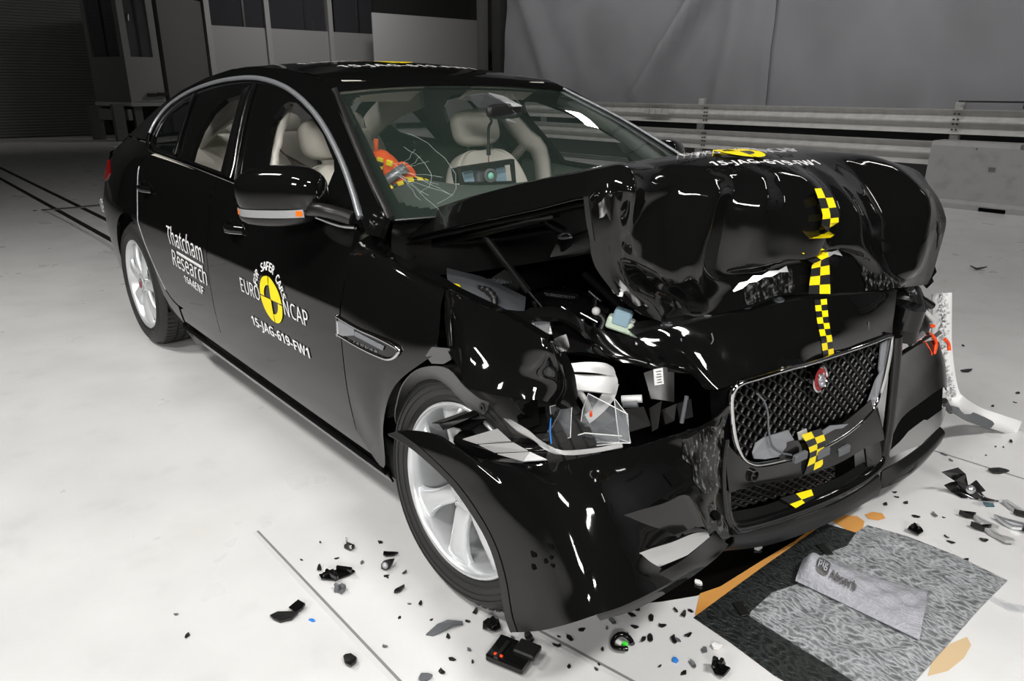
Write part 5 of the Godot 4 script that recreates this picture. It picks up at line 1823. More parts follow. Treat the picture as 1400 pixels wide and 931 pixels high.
	for k in 9:
		var c: Vector3 = Vector3(-0.058, 0.768, 0.7).lerp(Vector3(-0.037, 0.758, 0.66), (k % 3) / 2.0) + (Vector3(-0.042, 0.745, 0.69) - Vector3(-0.049, 0.768, 0.69)) * (int(k / 3) / 2.6)
		box(s, along(c + Vector3(0, 0.005, 0), Vector3(-0.037, 0.758, 0.66) - Vector3(-0.058, 0.768, 0.7), Vector3(0.3, 1, 0.5)), Vector3(0.018, 0.003, 0.012))
	var sl := part("label_print", s, M.paper_label, bay)
	sl.set_meta("kind", "stuff")
	grid_part("slam_panel", [[Vector3(-0.046, 0.75, 0.64), Vector3(-0.003, 0.719, 0.66), Vector3(0.012, 0.698, 0.66)],
		[Vector3(-0.028, 0.748, 0.55), Vector3(0.015, 0.712, 0.57), Vector3(0.047, 0.689, 0.58)],
		[Vector3(0.037, 0.731, 0.5), Vector3(0.061, 0.682, 0.5), Vector3(0.084, 0.654, 0.5)],
		[Vector3(0.103, 0.718, 0.46), Vector3(0.13, 0.659, 0.45), Vector3(0.174, 0.639, 0.44)],
		[Vector3(0.161, 0.709, 0.43), Vector3(0.218, 0.666, 0.42), Vector3(0.282, 0.653, 0.42)]], 3, 3, 0.015, M.plastic_gloss, bay, false)
	s = st()
	tube(s, [Vector3(0.028, 0.692, 0.56), Vector3(0.043, 0.702, 0.55), Vector3(0.064, 0.688, 0.54), Vector3(0.079, 0.672, 0.52), Vector3(0.117, 0.667, 0.49), Vector3(0.149, 0.656, 0.46)], 0.005, 8)
	part("bonnet_seal", s, M.plastic_gloss, bay)
	for e in [[[Vector3(-0.067, 0.758, 0.5), Vector3(-0.026, 0.735, 0.47)], 0.006, M.steel], [[Vector3(-0.092, 0.78, 0.55), Vector3(-0.052, 0.761, 0.54)], 0.005, M.steel], [[Vector3(-0.173, 0.774, 0.35), Vector3(-0.138, 0.745, 0.33)], 0.004, M.steel], [[Vector3(-0.123, 0.77, 0.6), Vector3(-0.085, 0.764, 0.55)], 0.006, M.plastic_gloss], [[Vector3(-0.332, 0.74, 0.3), Vector3(-0.138, 0.708, 0.3)], 0.010, M.plastic_black], [[Vector3(-0.237, 0.807, 0.3), Vector3(-0.064, 0.741, 0.32)], 0.012, M.plastic_black]]:
		s = st()
		rod(s, e[0][0], e[0][1], e[1], 8)
		part("bay_rod", s, e[2], bay)
	for e in [[Vector3(-0.024, 0.77, 0.48), 0.012, M.paper_label], [Vector3(-0.021, 0.756, 0.54), 0.006, M.steel], [Vector3(-0.023, 0.734, 0.56), 0.006, M.steel], [Vector3(0.11, 0.703, 0.46), 0.007, M.steel]]:
		s = st()
		lump(s, at(e[0]), Vector3(e[1], e[1], e[1]), 0.9, 10, 8)
		part("bolt_head", s, e[2], bay)
	s = st()
	tube(s, [Vector3(-0.032, 0.758, 0.48), Vector3(-0.013, 0.756, 0.47), Vector3(-0.001, 0.741, 0.47), Vector3(-0.002, 0.721, 0.48)], 0.010, 8)
	part("coolant_hose", s, M.plastic_black, bay)
	# burst fuse carrier: pale connectors
	for e in [[Vector3(0.064, 0.77, 0.47), Vector3(0.05, 0.045, 0.04), M.pale_blue], [Vector3(0.058, 0.749, 0.47), Vector3(0.075, 0.035, 0.04), M.pale_green], [Vector3(0.075, 0.753, 0.45), Vector3(0.03, 0.022, 0.03), M.paper_label], [Vector3(0.073, 0.742, 0.46), Vector3(0.025, 0.016, 0.025), M.green_plastic], [Vector3(0.085, 0.736, 0.455), Vector3(0.025, 0.016, 0.025), M.green_plastic], [Vector3(0.099, 0.732, 0.45), Vector3(0.025, 0.016, 0.025), M.green_plastic], [Vector3(0.048, 0.743, 0.48), Vector3(0.02, 0.014, 0.02), M.green_plastic], [Vector3(0.079, 0.735, 0.47), Vector3(0.02, 0.014, 0.02), M.pale_green], [Vector3(0.096, 0.726, 0.455), Vector3(0.028, 0.014, 0.02), M.pale_green], [Vector3(0.098, 0.742, 0.43), Vector3(0.05, 0.02, 0.03), M.plastic_black]]:
		boxed("connector", along(e[0], Vector3(0.8, -0.25, -0.5)), e[1], e[2], bay, 0.005)
	for e in [[Vector3(0.162, 0.772, 0.4), 0.02], [Vector3(0.159, 0.755, 0.41), 0.012]]:
		s = st()
		lathe(s, along(e[0], Vector3(0.8, 0.3, 0.5)), [Vector2(0, -0.01), Vector2(e[1], -0.01), Vector2(e[1], 0.008), Vector2(e[1] * 0.5, 0.012), Vector2(0, 0.006)], 16)
		part("rubber_buffer", s, M.plastic_black, bay)
	s = st()
	slab(s, [Vector3(0.135, 0.732, 0.45), Vector3(0.148, 0.75, 0.44), Vector3(0.173, 0.729, 0.4), Vector3(0.173, 0.727, 0.41)], Vector3(0.3, 1, 0.3), 0.004)
	part("bracket_plate", s, M.steel, bay)
	# wrecked lamp unit
	var lamp := Node3D.new()
	lamp.name = "headlamp"
	car.add_child(lamp, true)
	lamp.set_meta("label", "shattered headlamp with bent silver bracket and clear lens pieces")
	grid_part("lamp_bracket", [[Vector3(0.102, 0.71, 0.735), Vector3(0.105, 0.701, 0.735), Vector3(0.11, 0.693, 0.735)],
		[Vector3(0.133, 0.714, 0.69), Vector3(0.141, 0.702, 0.69), Vector3(0.149, 0.691, 0.69)],
		[Vector3(0.157, 0.707, 0.645), Vector3(0.167, 0.694, 0.645), Vector3(0.168, 0.677, 0.645)],
		[Vector3(0.161, 0.689, 0.615), Vector3(0.169, 0.679, 0.615), Vector3(0.172, 0.666, 0.615)]], 4, 3, 0.006, M.silver_bracket, lamp, false)
	grid_part("lamp_bracket", [[Vector3(0.106, 0.686, 0.735), Vector3(0.119, 0.671, 0.74), Vector3(0.139, 0.657, 0.745)],
		[Vector3(0.134, 0.68, 0.69), Vector3(0.15, 0.664, 0.695), Vector3(0.165, 0.647, 0.7)],
		[Vector3(0.163, 0.675, 0.645), Vector3(0.174, 0.657, 0.648), Vector3(0.184, 0.634, 0.655)],
		[Vector3(0.169, 0.67, 0.612), Vector3(0.178, 0.651, 0.612), Vector3(0.181, 0.62, 0.622)]], 4, 3, 0.006, M.silver_bracket, lamp, false)
	grid_part("lamp_arm", [[Vector3(0.171, 0.639, 0.6), Vector3(0.144, 0.628, 0.62)],
		[Vector3(0.167, 0.601, 0.61), Vector3(0.143, 0.609, 0.635)],
		[Vector3(0.156, 0.569, 0.635), Vector3(0.138, 0.586, 0.65)],
		[Vector3(0.138, 0.538, 0.67), Vector3(0.123, 0.557, 0.68)],
		[Vector3(0.119, 0.515, 0.71), Vector3(0.112, 0.536, 0.72)],
		[Vector3(0.096, 0.505, 0.74), Vector3(0.084, 0.515, 0.745)]], 5, 2, 0.006, M.silver_bracket, lamp, false)
	s = st()
	sweep(s, smooth([Vector3(0.133, 0.652, 0.72), Vector3(0.156, 0.621, 0.71), Vector3(0.163, 0.592, 0.7)], 4), rect_profile(0.008, 0.003), Vector3(0.5, 0.3, 0.8))
	part("knurled_strip", s, M.reflector, lamp)
	for e in [[Vector3(0.174, 0.649, 0.72), Vector3(0.221, 0.579, 0.62), Vector3(0.236, 0.502, 0.62), Vector3(0.145, 0.505, 0.72), Vector3(0.158, 0.6, 0.72)], [Vector3(0.121, 0.62, 0.8), Vector3(0.157, 0.636, 0.76), Vector3(0.175, 0.549, 0.78), Vector3(0.137, 0.525, 0.8)], [Vector3(0.209, 0.63, 0.66), Vector3(0.216, 0.58, 0.62), Vector3(0.221, 0.491, 0.6), Vector3(0.197, 0.499, 0.62)], [Vector3(0.146, 0.53, 0.77), Vector3(0.187, 0.552, 0.74), Vector3(0.223, 0.524, 0.64), Vector3(0.212, 0.499, 0.64), Vector3(0.164, 0.502, 0.74)]]:
		s = st()
		slab(s, e, Vector3(0.7, 0.35, 0.7), 0.004)
		var shard := part("lens_shard", s, M.clear_plastic, lamp)
		s = st()
		sweep(s, e, ring_profile(0.0016, 5), Vector3(0.2, 0.9, 0.3), true)
		part("shard_edge_glint", s, M.paper_label, shard)  # white edging stands in for highlights on the clear edges
	grid_part("lamp_tray", [[Vector3(-0.043, 0.492, 0.96), Vector3(-0.061, 0.519, 0.96), Vector3(-0.046, 0.544, 0.904)],
		[Vector3(0.022, 0.494, 0.96), Vector3(0.046, 0.544, 0.96), Vector3(0.024, 0.542, 0.884)],
		[Vector3(0.134, 0.528, 0.96), Vector3(0.191, 0.59, 0.974), Vector3(0.125, 0.564, 0.894)],
		[Vector3(0.242, 0.559, 0.933), Vector3(0.245, 0.595, 0.925), Vector3(0.222, 0.591, 0.898)]], 3, 3, 0.004, M.plastic_gloss, lamp, false)
	for e in [[Vector3(0.012, 0.553, 0.99), Vector3(0.082, 0.59, 0.938), Vector3(0.191, 0.616, 0.99), Vector3(0.067, 0.562, 0.99)], [Vector3(0.075, 0.562, 0.99), Vector3(0.211, 0.624, 1.001), Vector3(0.266, 0.628, 1.008), Vector3(0.132, 0.565, 0.99)], [Vector3(0.143, 0.565, 0.99), Vector3(0.272, 0.627, 1.007), Vector3(0.311, 0.62, 0.994), Vector3(0.268, 0.609, 1.022)]]:
		s = st()
		slab(s, e, Vector3(0.2, 1, 0.35), 0.003)
		part("reflector_panel", s, M.reflector, lamp)
	grid_part("lens_rim", [[Vector3(0.021, 0.606, 0.896), Vector3(0.069, 0.603, 0.908)],
		[Vector3(0.082, 0.605, 0.901), Vector3(0.148, 0.61, 0.936)],
		[Vector3(0.181, 0.62, 0.929), Vector3(0.22, 0.62, 0.952)],
		[Vector3(0.247, 0.621, 0.946), Vector3(0.272, 0.622, 0.963)],
		[Vector3(0.287, 0.606, 0.921), Vector3(0.291, 0.596, 0.92)],
		[Vector3(0.307, 0.593, 0.846), Vector3(0.311, 0.583, 0.845)],
		[Vector3(0.311, 0.576, 0.748), Vector3(0.322, 0.572, 0.756)]], 3, 2, 0.004, M.reflector, lamp, false)
	for e in [[Vector3(-0.184, 0.511, 0.946), Vector3(-0.065, 0.58, 0.922), Vector3(0.016, 0.585, 0.911), Vector3(0.003, 0.565, 0.966)], [Vector3(-0.129, 0.532, 0.961), Vector3(-0.028, 0.596, 0.918), Vector3(-0.008, 0.592, 0.922), Vector3(-0.069, 0.547, 0.99)], [Vector3(0.065, 0.616, 0.864), Vector3(0.125, 0.656, 0.847), Vector3(0.179, 0.621, 0.89), Vector3(0.154, 0.607, 0.932)], [Vector3(0.086, 0.613, 0.846), Vector3(0.132, 0.632, 0.828), Vector3(0.218, 0.62, 0.899), Vector3(0.177, 0.605, 0.911)], [Vector3(0.042, 0.638, 0.88), Vector3(0.071, 0.624, 0.845), Vector3(0.084, 0.606, 0.874), Vector3(0.054, 0.609, 0.881)]]:
		s = st()
		slab(s, e, Vector3(0.4, 0.8, 0.5), 0.008)
		part("broken_shroud", s, M.plastic_gloss, lamp)
	for e in [[[Vector3(0.194, 0.635, 0.869), Vector3(0.243, 0.636, 0.919), Vector3(0.283, 0.634, 0.954)], 0.0016, M.blue_plastic], [[Vector3(0.057, 0.764, 0.767), Vector3(0.101, 0.752, 0.748), Vector3(0.099, 0.734, 0.748), Vector3(0.096, 0.753, 0.759)], 0.003, M.plastic_grey], [[Vector3(0.218, 0.62, 0.899), Vector3(0.162, 0.628, 0.808), Vector3(0.14, 0.647, 0.799)], 0.004, M.steel]]:
		s = st()
		tube(s, e[0], e[1], 6)
		part("lamp_wire", s, e[2], lamp)
	boxed("red_marker", along(Vector3(0.197, 0.605, 0.732), Vector3(0.1, 1, 0.2)), Vector3(0.016, 0.008, 0.006), M.orange_wire, lamp, 0.002)
	# white sensor, module and loose pieces between lamp and grille
	for e in [[[Vector3(0.151, 0.579, 0.56), Vector3(0.195, 0.587, 0.53)], 0.011, M.silver_bracket], [[Vector3(0.157, 0.568, 0.56), Vector3(0.19, 0.574, 0.54)], 0.012, M.plastic_grey]]:
		s = st()
		rod(s, e[0][0], e[0][1], e[1], 10)
		part("loose_connector", s, e[2], lamp)
	grid_part("control_module", [[Vector3(0.149, 0.631, 0.47), Vector3(0.187, 0.57, 0.48)],
		[Vector3(0.186, 0.651, 0.44), Vector3(0.218, 0.565, 0.45)],
		[Vector3(0.212, 0.649, 0.42), Vector3(0.228, 0.558, 0.43)]], 2, 2, 0.03, M.plastic_black, car, false)
	s = st()
	slab(s, [Vector3(0.175, 0.646, 0.462), Vector3(0.196, 0.654, 0.45), Vector3(0.205, 0.611, 0.452), Vector3(0.184, 0.603, 0.464)], Vector3(0.75, 0.2, 0.65), 0.004)
	var pl := part("module_label", s, M.paper_label, car.get_node("control_module"))
	s = st()
	for k in 5:
		var a: Vector3 = Vector3(0.187, 0.645, 0.468).lerp(Vector3(0.195, 0.616, 0.47), k / 4.0)
		var b: Vector3 = Vector3(0.201, 0.65, 0.461).lerp(Vector3(0.207, 0.621, 0.463), k / 4.0)
		box(s, along((a + b) * 0.5, b - a), Vector3((b - a).length() * (0.9 - 0.2 * (k % 2)), 0.002, 0.002))
	var lp := part("label_text", s, M.ink, car.get_node("control_module"))
	lp.set_meta("kind", "stuff")
	for e in [[Vector3(0.199, 0.552, 0.5), Vector3(0.223, 0.576, 0.48), Vector3(0.225, 0.499, 0.49), Vector3(0.214, 0.488, 0.5)], [Vector3(0.211, 0.539, 0.46), Vector3(0.242, 0.562, 0.44), Vector3(0.247, 0.516, 0.45), Vector3(0.226, 0.501, 0.46)], [Vector3(0.169, 0.561, 0.58), Vector3(0.21, 0.572, 0.54), Vector3(0.23, 0.521, 0.53), Vector3(0.195, 0.503, 0.57)], [Vector3(0.235, 0.556, 0.43), Vector3(0.273, 0.581, 0.42), Vector3(0.285, 0.532, 0.42), Vector3(0.252, 0.512, 0.43)]]:
		s = st()
		slab(s, e, Vector3(0.6, 0.6, 0.4), 0.01)
		part("broken_bracket", s, M.plastic_black, lamp)
	s = st()
	rod(s, Vector3(0.259, 0.583, 0.42), Vector3(0.257, 0.507, 0.43), 0.006, 8)
	part("support_pin", s, M.plastic_grey, lamp)

func front_face() -> void:
	var s: SurfaceTool
	var P: Material = M.black_paint
	# panel above the grille
	var fg := [[Vector3(0.119, 0.733, 0.48), Vector3(0.148, 0.714, 0.465), Vector3(0.178, 0.689, 0.45), Vector3(0.217, 0.667, 0.435), Vector3(0.286, 0.656, 0.425)],
		[Vector3(0.148, 0.748, 0.45), Vector3(0.176, 0.723, 0.435), Vector3(0.212, 0.697, 0.425), Vector3(0.255, 0.661, 0.415), Vector3(0.302, 0.619, 0.41)],
		[Vector3(0.185, 0.755, 0.41), Vector3(0.214, 0.733, 0.4), Vector3(0.251, 0.706, 0.4), Vector3(0.295, 0.664, 0.4), Vector3(0.344, 0.626, 0.4)],
		[Vector3(0.222, 0.768, 0.34), Vector3(0.25, 0.743, 0.34), Vector3(0.281, 0.71, 0.34), Vector3(0.32, 0.67, 0.345), Vector3(0.366, 0.637, 0.355)],
		[Vector3(0.259, 0.777, 0.24), Vector3(0.286, 0.754, 0.25), Vector3(0.318, 0.722, 0.26), Vector3(0.358, 0.688, 0.275), Vector3(0.392, 0.649, 0.28)],
		[Vector3(0.301, 0.788, 0.14), Vector3(0.326, 0.759, 0.15), Vector3(0.351, 0.724, 0.155), Vector3(0.381, 0.688, 0.16), Vector3(0.409, 0.646, 0.165)],
		[Vector3(0.351, 0.801, 0.05), Vector3(0.371, 0.77, 0.055), Vector3(0.392, 0.731, 0.055), Vector3(0.415, 0.694, 0.055), Vector3(0.411, 0.631, 0)],
		[Vector3(0.395, 0.802, -0.06), Vector3(0.411, 0.766, -0.06), Vector3(0.423, 0.725, -0.07), Vector3(0.433, 0.683, -0.09), Vector3(0.431, 0.632, -0.14)],
		[Vector3(0.423, 0.789, -0.2), Vector3(0.437, 0.756, -0.2), Vector3(0.447, 0.718, -0.21), Vector3(0.45, 0.677, -0.24), Vector3(0.448, 0.637, -0.28)],
		[Vector3(0.446, 0.77, -0.38), Vector3(0.449, 0.738, -0.38), Vector3(0.451, 0.7, -0.38), Vector3(0.452, 0.667, -0.38), Vector3(0.456, 0.633, -0.38)]]
	var fd := dense(fg, 4, 4)
	s = st()
	sheet(s, fd, 0.004, true)
	var fascia := part("grille_panel", s, P, car)
	# flange with fixing studs along the top
	var top := []
	for i in fd.size():
		top.append([fd[i][0], fd[i][0] + Vector3(-0.045, 0.012, -0.01)])
	s = st()
	sheet(s, top, 0.003, false)
	part("panel_flange", s, M.plastic_black, fascia)
	for e in [(Vector3(0.179, 0.749, 0.4)), (Vector3(0.229, 0.767, 0.3)), (Vector3(0.276, 0.777, 0.18)), (Vector3(0.324, 0.789, 0.09))]:
		s = st()
		lathe(s, along(e + Vector3(-0.012, 0.014, 0), Vector3(0.3, 1, 0.1)), [Vector2(0, -0.004), Vector2(0.016, -0.004), Vector2(0.016, 0.003), Vector2(0.008, 0.004), Vector2(0.006, 0.009), Vector2(0, 0.009)], 16)
		part("fixing_stud", s, M.plastic_grey, fascia)
	var fa := func(i: float, j: float) -> Vector3:
		var r: Array = fd[clampi(int(round(i * (fd.size() - 1))), 0, fd.size() - 1)]
		return r[clampi(int(round(j * (r.size() - 1))), 0, r.size() - 1)]
	var tape := []
	var tape_w := []
	for k in 8:
		var v := 0.04 + 0.95 * k / 7.0
		var u := lerpf(0.732, 0.698, k / 7.0)
		tape.append(grid_at(fd, u, v, 0.006, Vector3(1, 0.2, 0)))
		tape_w.append(grid_at(fd, u + 0.020, v, 0.006, Vector3(1, 0.2, 0)) - tape[k])
	checker(fascia, tape, tape_w, 9, 1)
	# scratches on the panel
	s = st()
	for e in [[Vector3(0.266, 0.749, 0.345), Vector3(0.273, 0.732, 0.345), Vector3(0.271, 0.72, 0.35)], [Vector3(0.212, 0.734, 0.405), Vector3(0.224, 0.712, 0.405), Vector3(0.235, 0.698, 0.405)], [Vector3(0.286, 0.705, 0.34), Vector3(0.302, 0.684, 0.34), Vector3(0.323, 0.667, 0.345)], [Vector3(0.433, 0.716, -0.145), Vector3(0.439, 0.69, -0.15)], [Vector3(0.449, 0.709, -0.2), Vector3(0.447, 0.676, -0.22)]]:
		var pth := []
		for q in e:
			pth.append(q + Vector3(0.004, 0, 0.002))
		s = st()
		sweep(s, smooth(pth, 3), rect_profile(0.0022, 0.0006), Vector3(1, 0, 0.3))
		part("scratch", s, M.plastic_grey, fascia)
	# grille
	var gr := Node3D.new()
	gr.name = "grille"
	car.add_child(gr, true)
	gr.set_meta("label", "mesh grille with bright surround and round badge")
	var TL := Vector3(0.368, 0.629, 0.375)
	var TR := Vector3(0.455, 0.622, -0.365)
	var BR := Vector3(0.448, 0.391, -0.335)
	var BL := Vector3(0.402, 0.424, 0.345)
	var loop := [Vector3(0.368, 0.596, 0.385), Vector3(0.37, 0.628, 0.38), Vector3(0.379, 0.644, 0.36), Vector3(0.393, 0.648, 0.31), Vector3(0.409, 0.648, 0.205), Vector3(0.417, 0.635, 0.055), Vector3(0.428, 0.629, -0.1), Vector3(0.446, 0.631, -0.23), Vector3(0.457, 0.632, -0.345), Vector3(0.462, 0.622, -0.37), Vector3(0.464, 0.566, -0.37), Vector3(0.464, 0.485, -0.365), Vector3(0.459, 0.417, -0.355), Vector3(0.455, 0.375, -0.31), Vector3(0.456, 0.357, -0.18), Vector3(0.45, 0.351, -0.05), Vector3(0.437, 0.355, 0.06), Vector3(0.424, 0.369, 0.165), Vector3(0.415, 0.384, 0.25), Vector3(0.405, 0.396, 0.3), Vector3(0.392, 0.421, 0.335), Vector3(0.382, 0.47, 0.36), Vector3(0.374, 0.528, 0.375)]
	s = st()
	sweep(s, smooth(loop, 4, true), [Vector2(-0.008, -0.004), Vector2(-0.006, 0.008), Vector2(0, 0.012), Vector2(0.006, 0.008), Vector2(0.008, -0.004)], Vector3(1, 0.1, 0.1), true)
	part("grille_surround", s, M.chrome, gr)
	var back := []
	for p in smooth(loop, 2, true):
		back.append(p + Vector3(-0.055, 0, 0))
	s = st()
	var lp := []
	var lb := []
	for p in smooth(loop, 2, true):
		lp.append(p)
		lb.append(p + Vector3(-0.055, 0, 0))
	lp.append(lp[0])
	lb.append(lb[0])
	sheet(s, [lp, lb], 0.0, false)
	slab(s, back, Vector3(1, 0, 0), 0.006)
	part("grille_back", s, M.dark, gr)
	# honeycomb: rows of wavy blades
	s = st()
	var rowsn := 13
	var cols := 30
	var ctr := (TL + TR + BR + BL) * 0.25
	var inside := PackedVector2Array()
	for p in smooth(loop, 3, true):
		inside.append(Vector2(-p.z, p.y))
	var pos := func(i: float, j: float) -> Vector3:
		return TL.lerp(TR, j).lerp(BL.lerp(BR, j), i) + Vector3(-0.022, 0, 0)
	for i in rowsn + 1:
		var run := []
		for j in cols * 4 + 1:
			var ph := j * PI / 4.0 + (PI if i % 2 else 0.0)
			var zig: float = clampf(sin(ph) * 1.5, -1, 1) * 0.47
			var p: Vector3 = pos.call((i + zig) / rowsn, float(j) / (cols * 4))
			if Geometry2D.is_point_in_polygon(Vector2(-p.z, p.y), inside):
				run.append(p)
			else:
				if run.size() > 2:
					sweep(s, run, rect_profile(0.0015, 0.007), Vector3(1, 0, 0))
				run = []
		if run.size() > 2:
			sweep(s, run, rect_profile(0.0015, 0.007), Vector3(1, 0, 0))
	part("grille_mesh", s, M.plastic_black, gr)
	# flat blank plates in the lower part of the grille
	for e in [[Vector3(0.408, 0.43, 0.305), Vector3(0.408, 0.458, 0.295), Vector3(0.418, 0.471, 0.27), Vector3(0.427, 0.46, 0.16), Vector3(0.434, 0.421, 0.13), Vector3(0.432, 0.377, 0.14), Vector3(0.416, 0.396, 0.25), Vector3(0.412, 0.414, 0.3)], [Vector3(0.449, 0.409, 0.02), Vector3(0.454, 0.416, -0.05), Vector3(0.464, 0.393, -0.15), Vector3(0.453, 0.377, -0.11), Vector3(0.448, 0.375, -0.02)], [Vector3(0.452, 0.42, -0.31), Vector3(0.45, 0.481, -0.345), Vector3(0.462, 0.531, -0.362), Vector3(0.463, 0.461, -0.36), Vector3(0.459, 0.402, -0.345), Vector3(0.452, 0.387, -0.3)], [Vector3(0.444, 0.603, -0.35), Vector3(0.458, 0.617, -0.37), Vector3(0.464, 0.53, -0.368), Vector3(0.462, 0.481, -0.36), Vector3(0.449, 0.516, -0.355)]]:
		s = st()
		slab(s, e, Vector3(1, 0.1, 0.0), 0.004)
		part("blank_plate", s, M.chrome_satin, gr)
	grid_part("grille_lower_panel", [[Vector3(0.414, 0.423, 0.2), Vector3(0.426, 0.372, 0.185)],
		[Vector3(0.434, 0.421, 0.13), Vector3(0.438, 0.362, 0.105)],
		[Vector3(0.446, 0.391, 0), Vector3(0.451, 0.356, -0.01)],
		[Vector3(0.453, 0.402, -0.17), Vector3(0.463, 0.37, -0.19)],
		[Vector3(0.456, 0.426, -0.31), Vector3(0.462, 0.39, -0.32)]], 3, 2, 0.003, M.plastic_gloss, gr, true)
	# badge
	var bc := Vector3(0.415, 0.569, 0)
	s = st()
	lathe(s, along(bc + Vector3(-0.012, 0, 0), Vector3(1, 0.12, 0.05)), [Vector2(0.040, 0.0), Vector2(0.043, 0.012), Vector2(0.041, 0.022), Vector2(0.036, 0.024), Vector2(0.033, 0.020), Vector2(0.0, 0.020)], 36, true)
	var bd := part("badge", s, M.chrome, gr)
	s = st()
	lathe(s, along(bc + Vector3(0.008, 0.001, 0), Vector3(1, 0.12, 0.05)), [Vector2(0.0325, 0.0), Vector2(0.0325, 0.0015), Vector2(0.0, 0.002)], 32, true)
	part("badge_enamel", s, M.red_plastic, bd)
	s = st()
	var bt := along(bc + Vector3(0.012, -0.002, 0), Vector3(1, 0.12, 0.05))
	lump(s, bt * at(Vector3(0, 0.0, 0)), Vector3(0.008, 0.018, 0.016), 0.9, 14, 10)
	lump(s, bt * at(Vector3(0.002, -0.010, 0.001)), Vector3(0.010, 0.010, 0.012), 0.9, 12, 8)
	for k in [-1.0, 1.0]:
		lump(s, bt * at(Vector3(0, 0.016, 0.012 * k)), Vector3(0.004, 0.006, 0.004), 1.0, 8, 6)
		lump(s, bt * at(Vector3(0.005, 0.004, 0.008 * k)), Vector3(0.005, 0.004, 0.004), 1.0, 8, 6)
	part("badge_head", s, M.chrome_satin, bd)
	# sensor cable hanging across the mesh
	s = st()
	tube(s, [Vector3(0.4, 0.606, 0.31), Vector3(0.41, 0.579, 0.285), Vector3(0.417, 0.54, 0.27), Vector3(0.422, 0.497, 0.265), Vector3(0.429, 0.448, 0.25), Vector3(0.435, 0.412, 0.21), Vector3(0.441, 0.384, 0.15)], 0.003, 6)
	part("sensor_cable", s, M.plastic_grey, gr)
	# bar between the grille and the lower intake
	var bar := grid_part("bumper_bar", [[Vector3(0.37, 0.494, 0.405), Vector3(0.384, 0.412, 0.405), Vector3(0.397, 0.345, 0.4)],
		[Vector3(0.391, 0.44, 0.365), Vector3(0.397, 0.378, 0.37), Vector3(0.407, 0.344, 0.365)],
		[Vector3(0.407, 0.388, 0.295), Vector3(0.41, 0.346, 0.29), Vector3(0.419, 0.328, 0.28)],
		[Vector3(0.425, 0.362, 0.165), Vector3(0.429, 0.325, 0.155), Vector3(0.44, 0.3, 0.135)],
		[Vector3(0.441, 0.345, 0.02), Vector3(0.447, 0.312, 0.01), Vector3(0.457, 0.285, -0.01)],
		[Vector3(0.454, 0.349, -0.09), Vector3(0.465, 0.318, -0.1), Vector3(0.476, 0.287, -0.12)],
		[Vector3(0.458, 0.359, -0.225), Vector3(0.469, 0.32, -0.24), Vector3(0.478, 0.282, -0.26)],
		[Vector3(0.458, 0.39, -0.35), Vector3(0.476, 0.328, -0.365), Vector3(0.488, 0.275, -0.38)]], 4, 3, 0.01, M.bumper_black, car, true)
	checker(bar, [Vector3(0.442, 0.44, 0.075), Vector3(0.444, 0.386, 0.03), Vector3(0.445, 0.346, 0.025), Vector3(0.446, 0.299, 0.03)], [Vector3(0.444, 0.433, 0.02) - Vector3(0.442, 0.44, 0.075), Vector3(0.445, 0.381, -0.02) - Vector3(0.444, 0.386, 0.03), Vector3(0.446, 0.342, -0.015) - Vector3(0.445, 0.346, 0.025), Vector3(0.45, 0.298, -0.02) - Vector3(0.446, 0.299, 0.03)], 6, 0)
	for c in bar.get_children():
		c.position = Vector3(0.014, 0.0, 0.004)
	s = st()
	slab(s, [Vector3(0.434, 0.439, 0.115), Vector3(0.437, 0.439, 0.07), Vector3(0.445, 0.371, 0.04), Vector3(0.439, 0.37, 0.085)], Vector3(1, 0, 0.2), 0.003)
	part("grey_sticker", s, M.silver_bracket, bar)
	for e in [Vector3(0.437, 0.372, 0.12), Vector3(0.446, 0.344, -0.005), Vector3(0.46, 0.32, -0.115)]:
		boxed("clip", along(e + Vector3(0.016, 0, 0), Vector3(0.15, 0.05, -1)), Vector3(0.055, 0.026, 0.014), M.plastic_grey, bar, 0.003)
	s = st()
	lathe(s, along(Vector3(0.41, 0.37, 0.31) + Vector3(0.012, 0, 0), Vector3(1, 0.05, 0.15)), [Vector2(0.018, -0.01), Vector2(0.018, 0.004), Vector2(0.013, 0.004), Vector2(0.012, -0.004), Vector2(0.0, -0.004)], 20)
	part("parking_sensor", s, M.plastic_gloss, bar)
	# lower intake
	var li := Node3D.new()
	li.name = "lower_intake"
	car.add_child(li, true)
	s = st()
	slab(s, [Vector3(0.33, 0.36, 0.40), Vector3(0.36, 0.33, -0.42), Vector3(0.40, 0.10, -0.44), Vector3(0.33, 0.13, 0.40)], Vector3(1, 0, 0), 0.01)
	part("intake_back", s, M.dark, li)
	s = st()
	var q0 := Vector3(0.393, 0.331, 0.37)
	var q1 := Vector3(0.44, 0.249, -0.2)
	var q2 := Vector3(0.445, 0.153, -0.22)
	var q3 := Vector3(0.4, 0.261, 0.36)
	for i in 8:
		var run := []
		for j in 97:
			var ph := j * PI / 4.0 + (PI if i % 2 else 0.0)
			var zig: float = clampf(sin(ph) * 1.5, -1, 1) * 0.30
			run.append(q0.lerp(q1, j / 96.0).lerp(q3.lerp(q2, j / 96.0), (i + zig) / 7.0) + Vector3(-0.03, 0, 0))
		sweep(s, run, rect_profile(0.0022, 0.010), Vector3(1, 0, 0))
	part("intake_mesh", s, M.plastic_black, li)
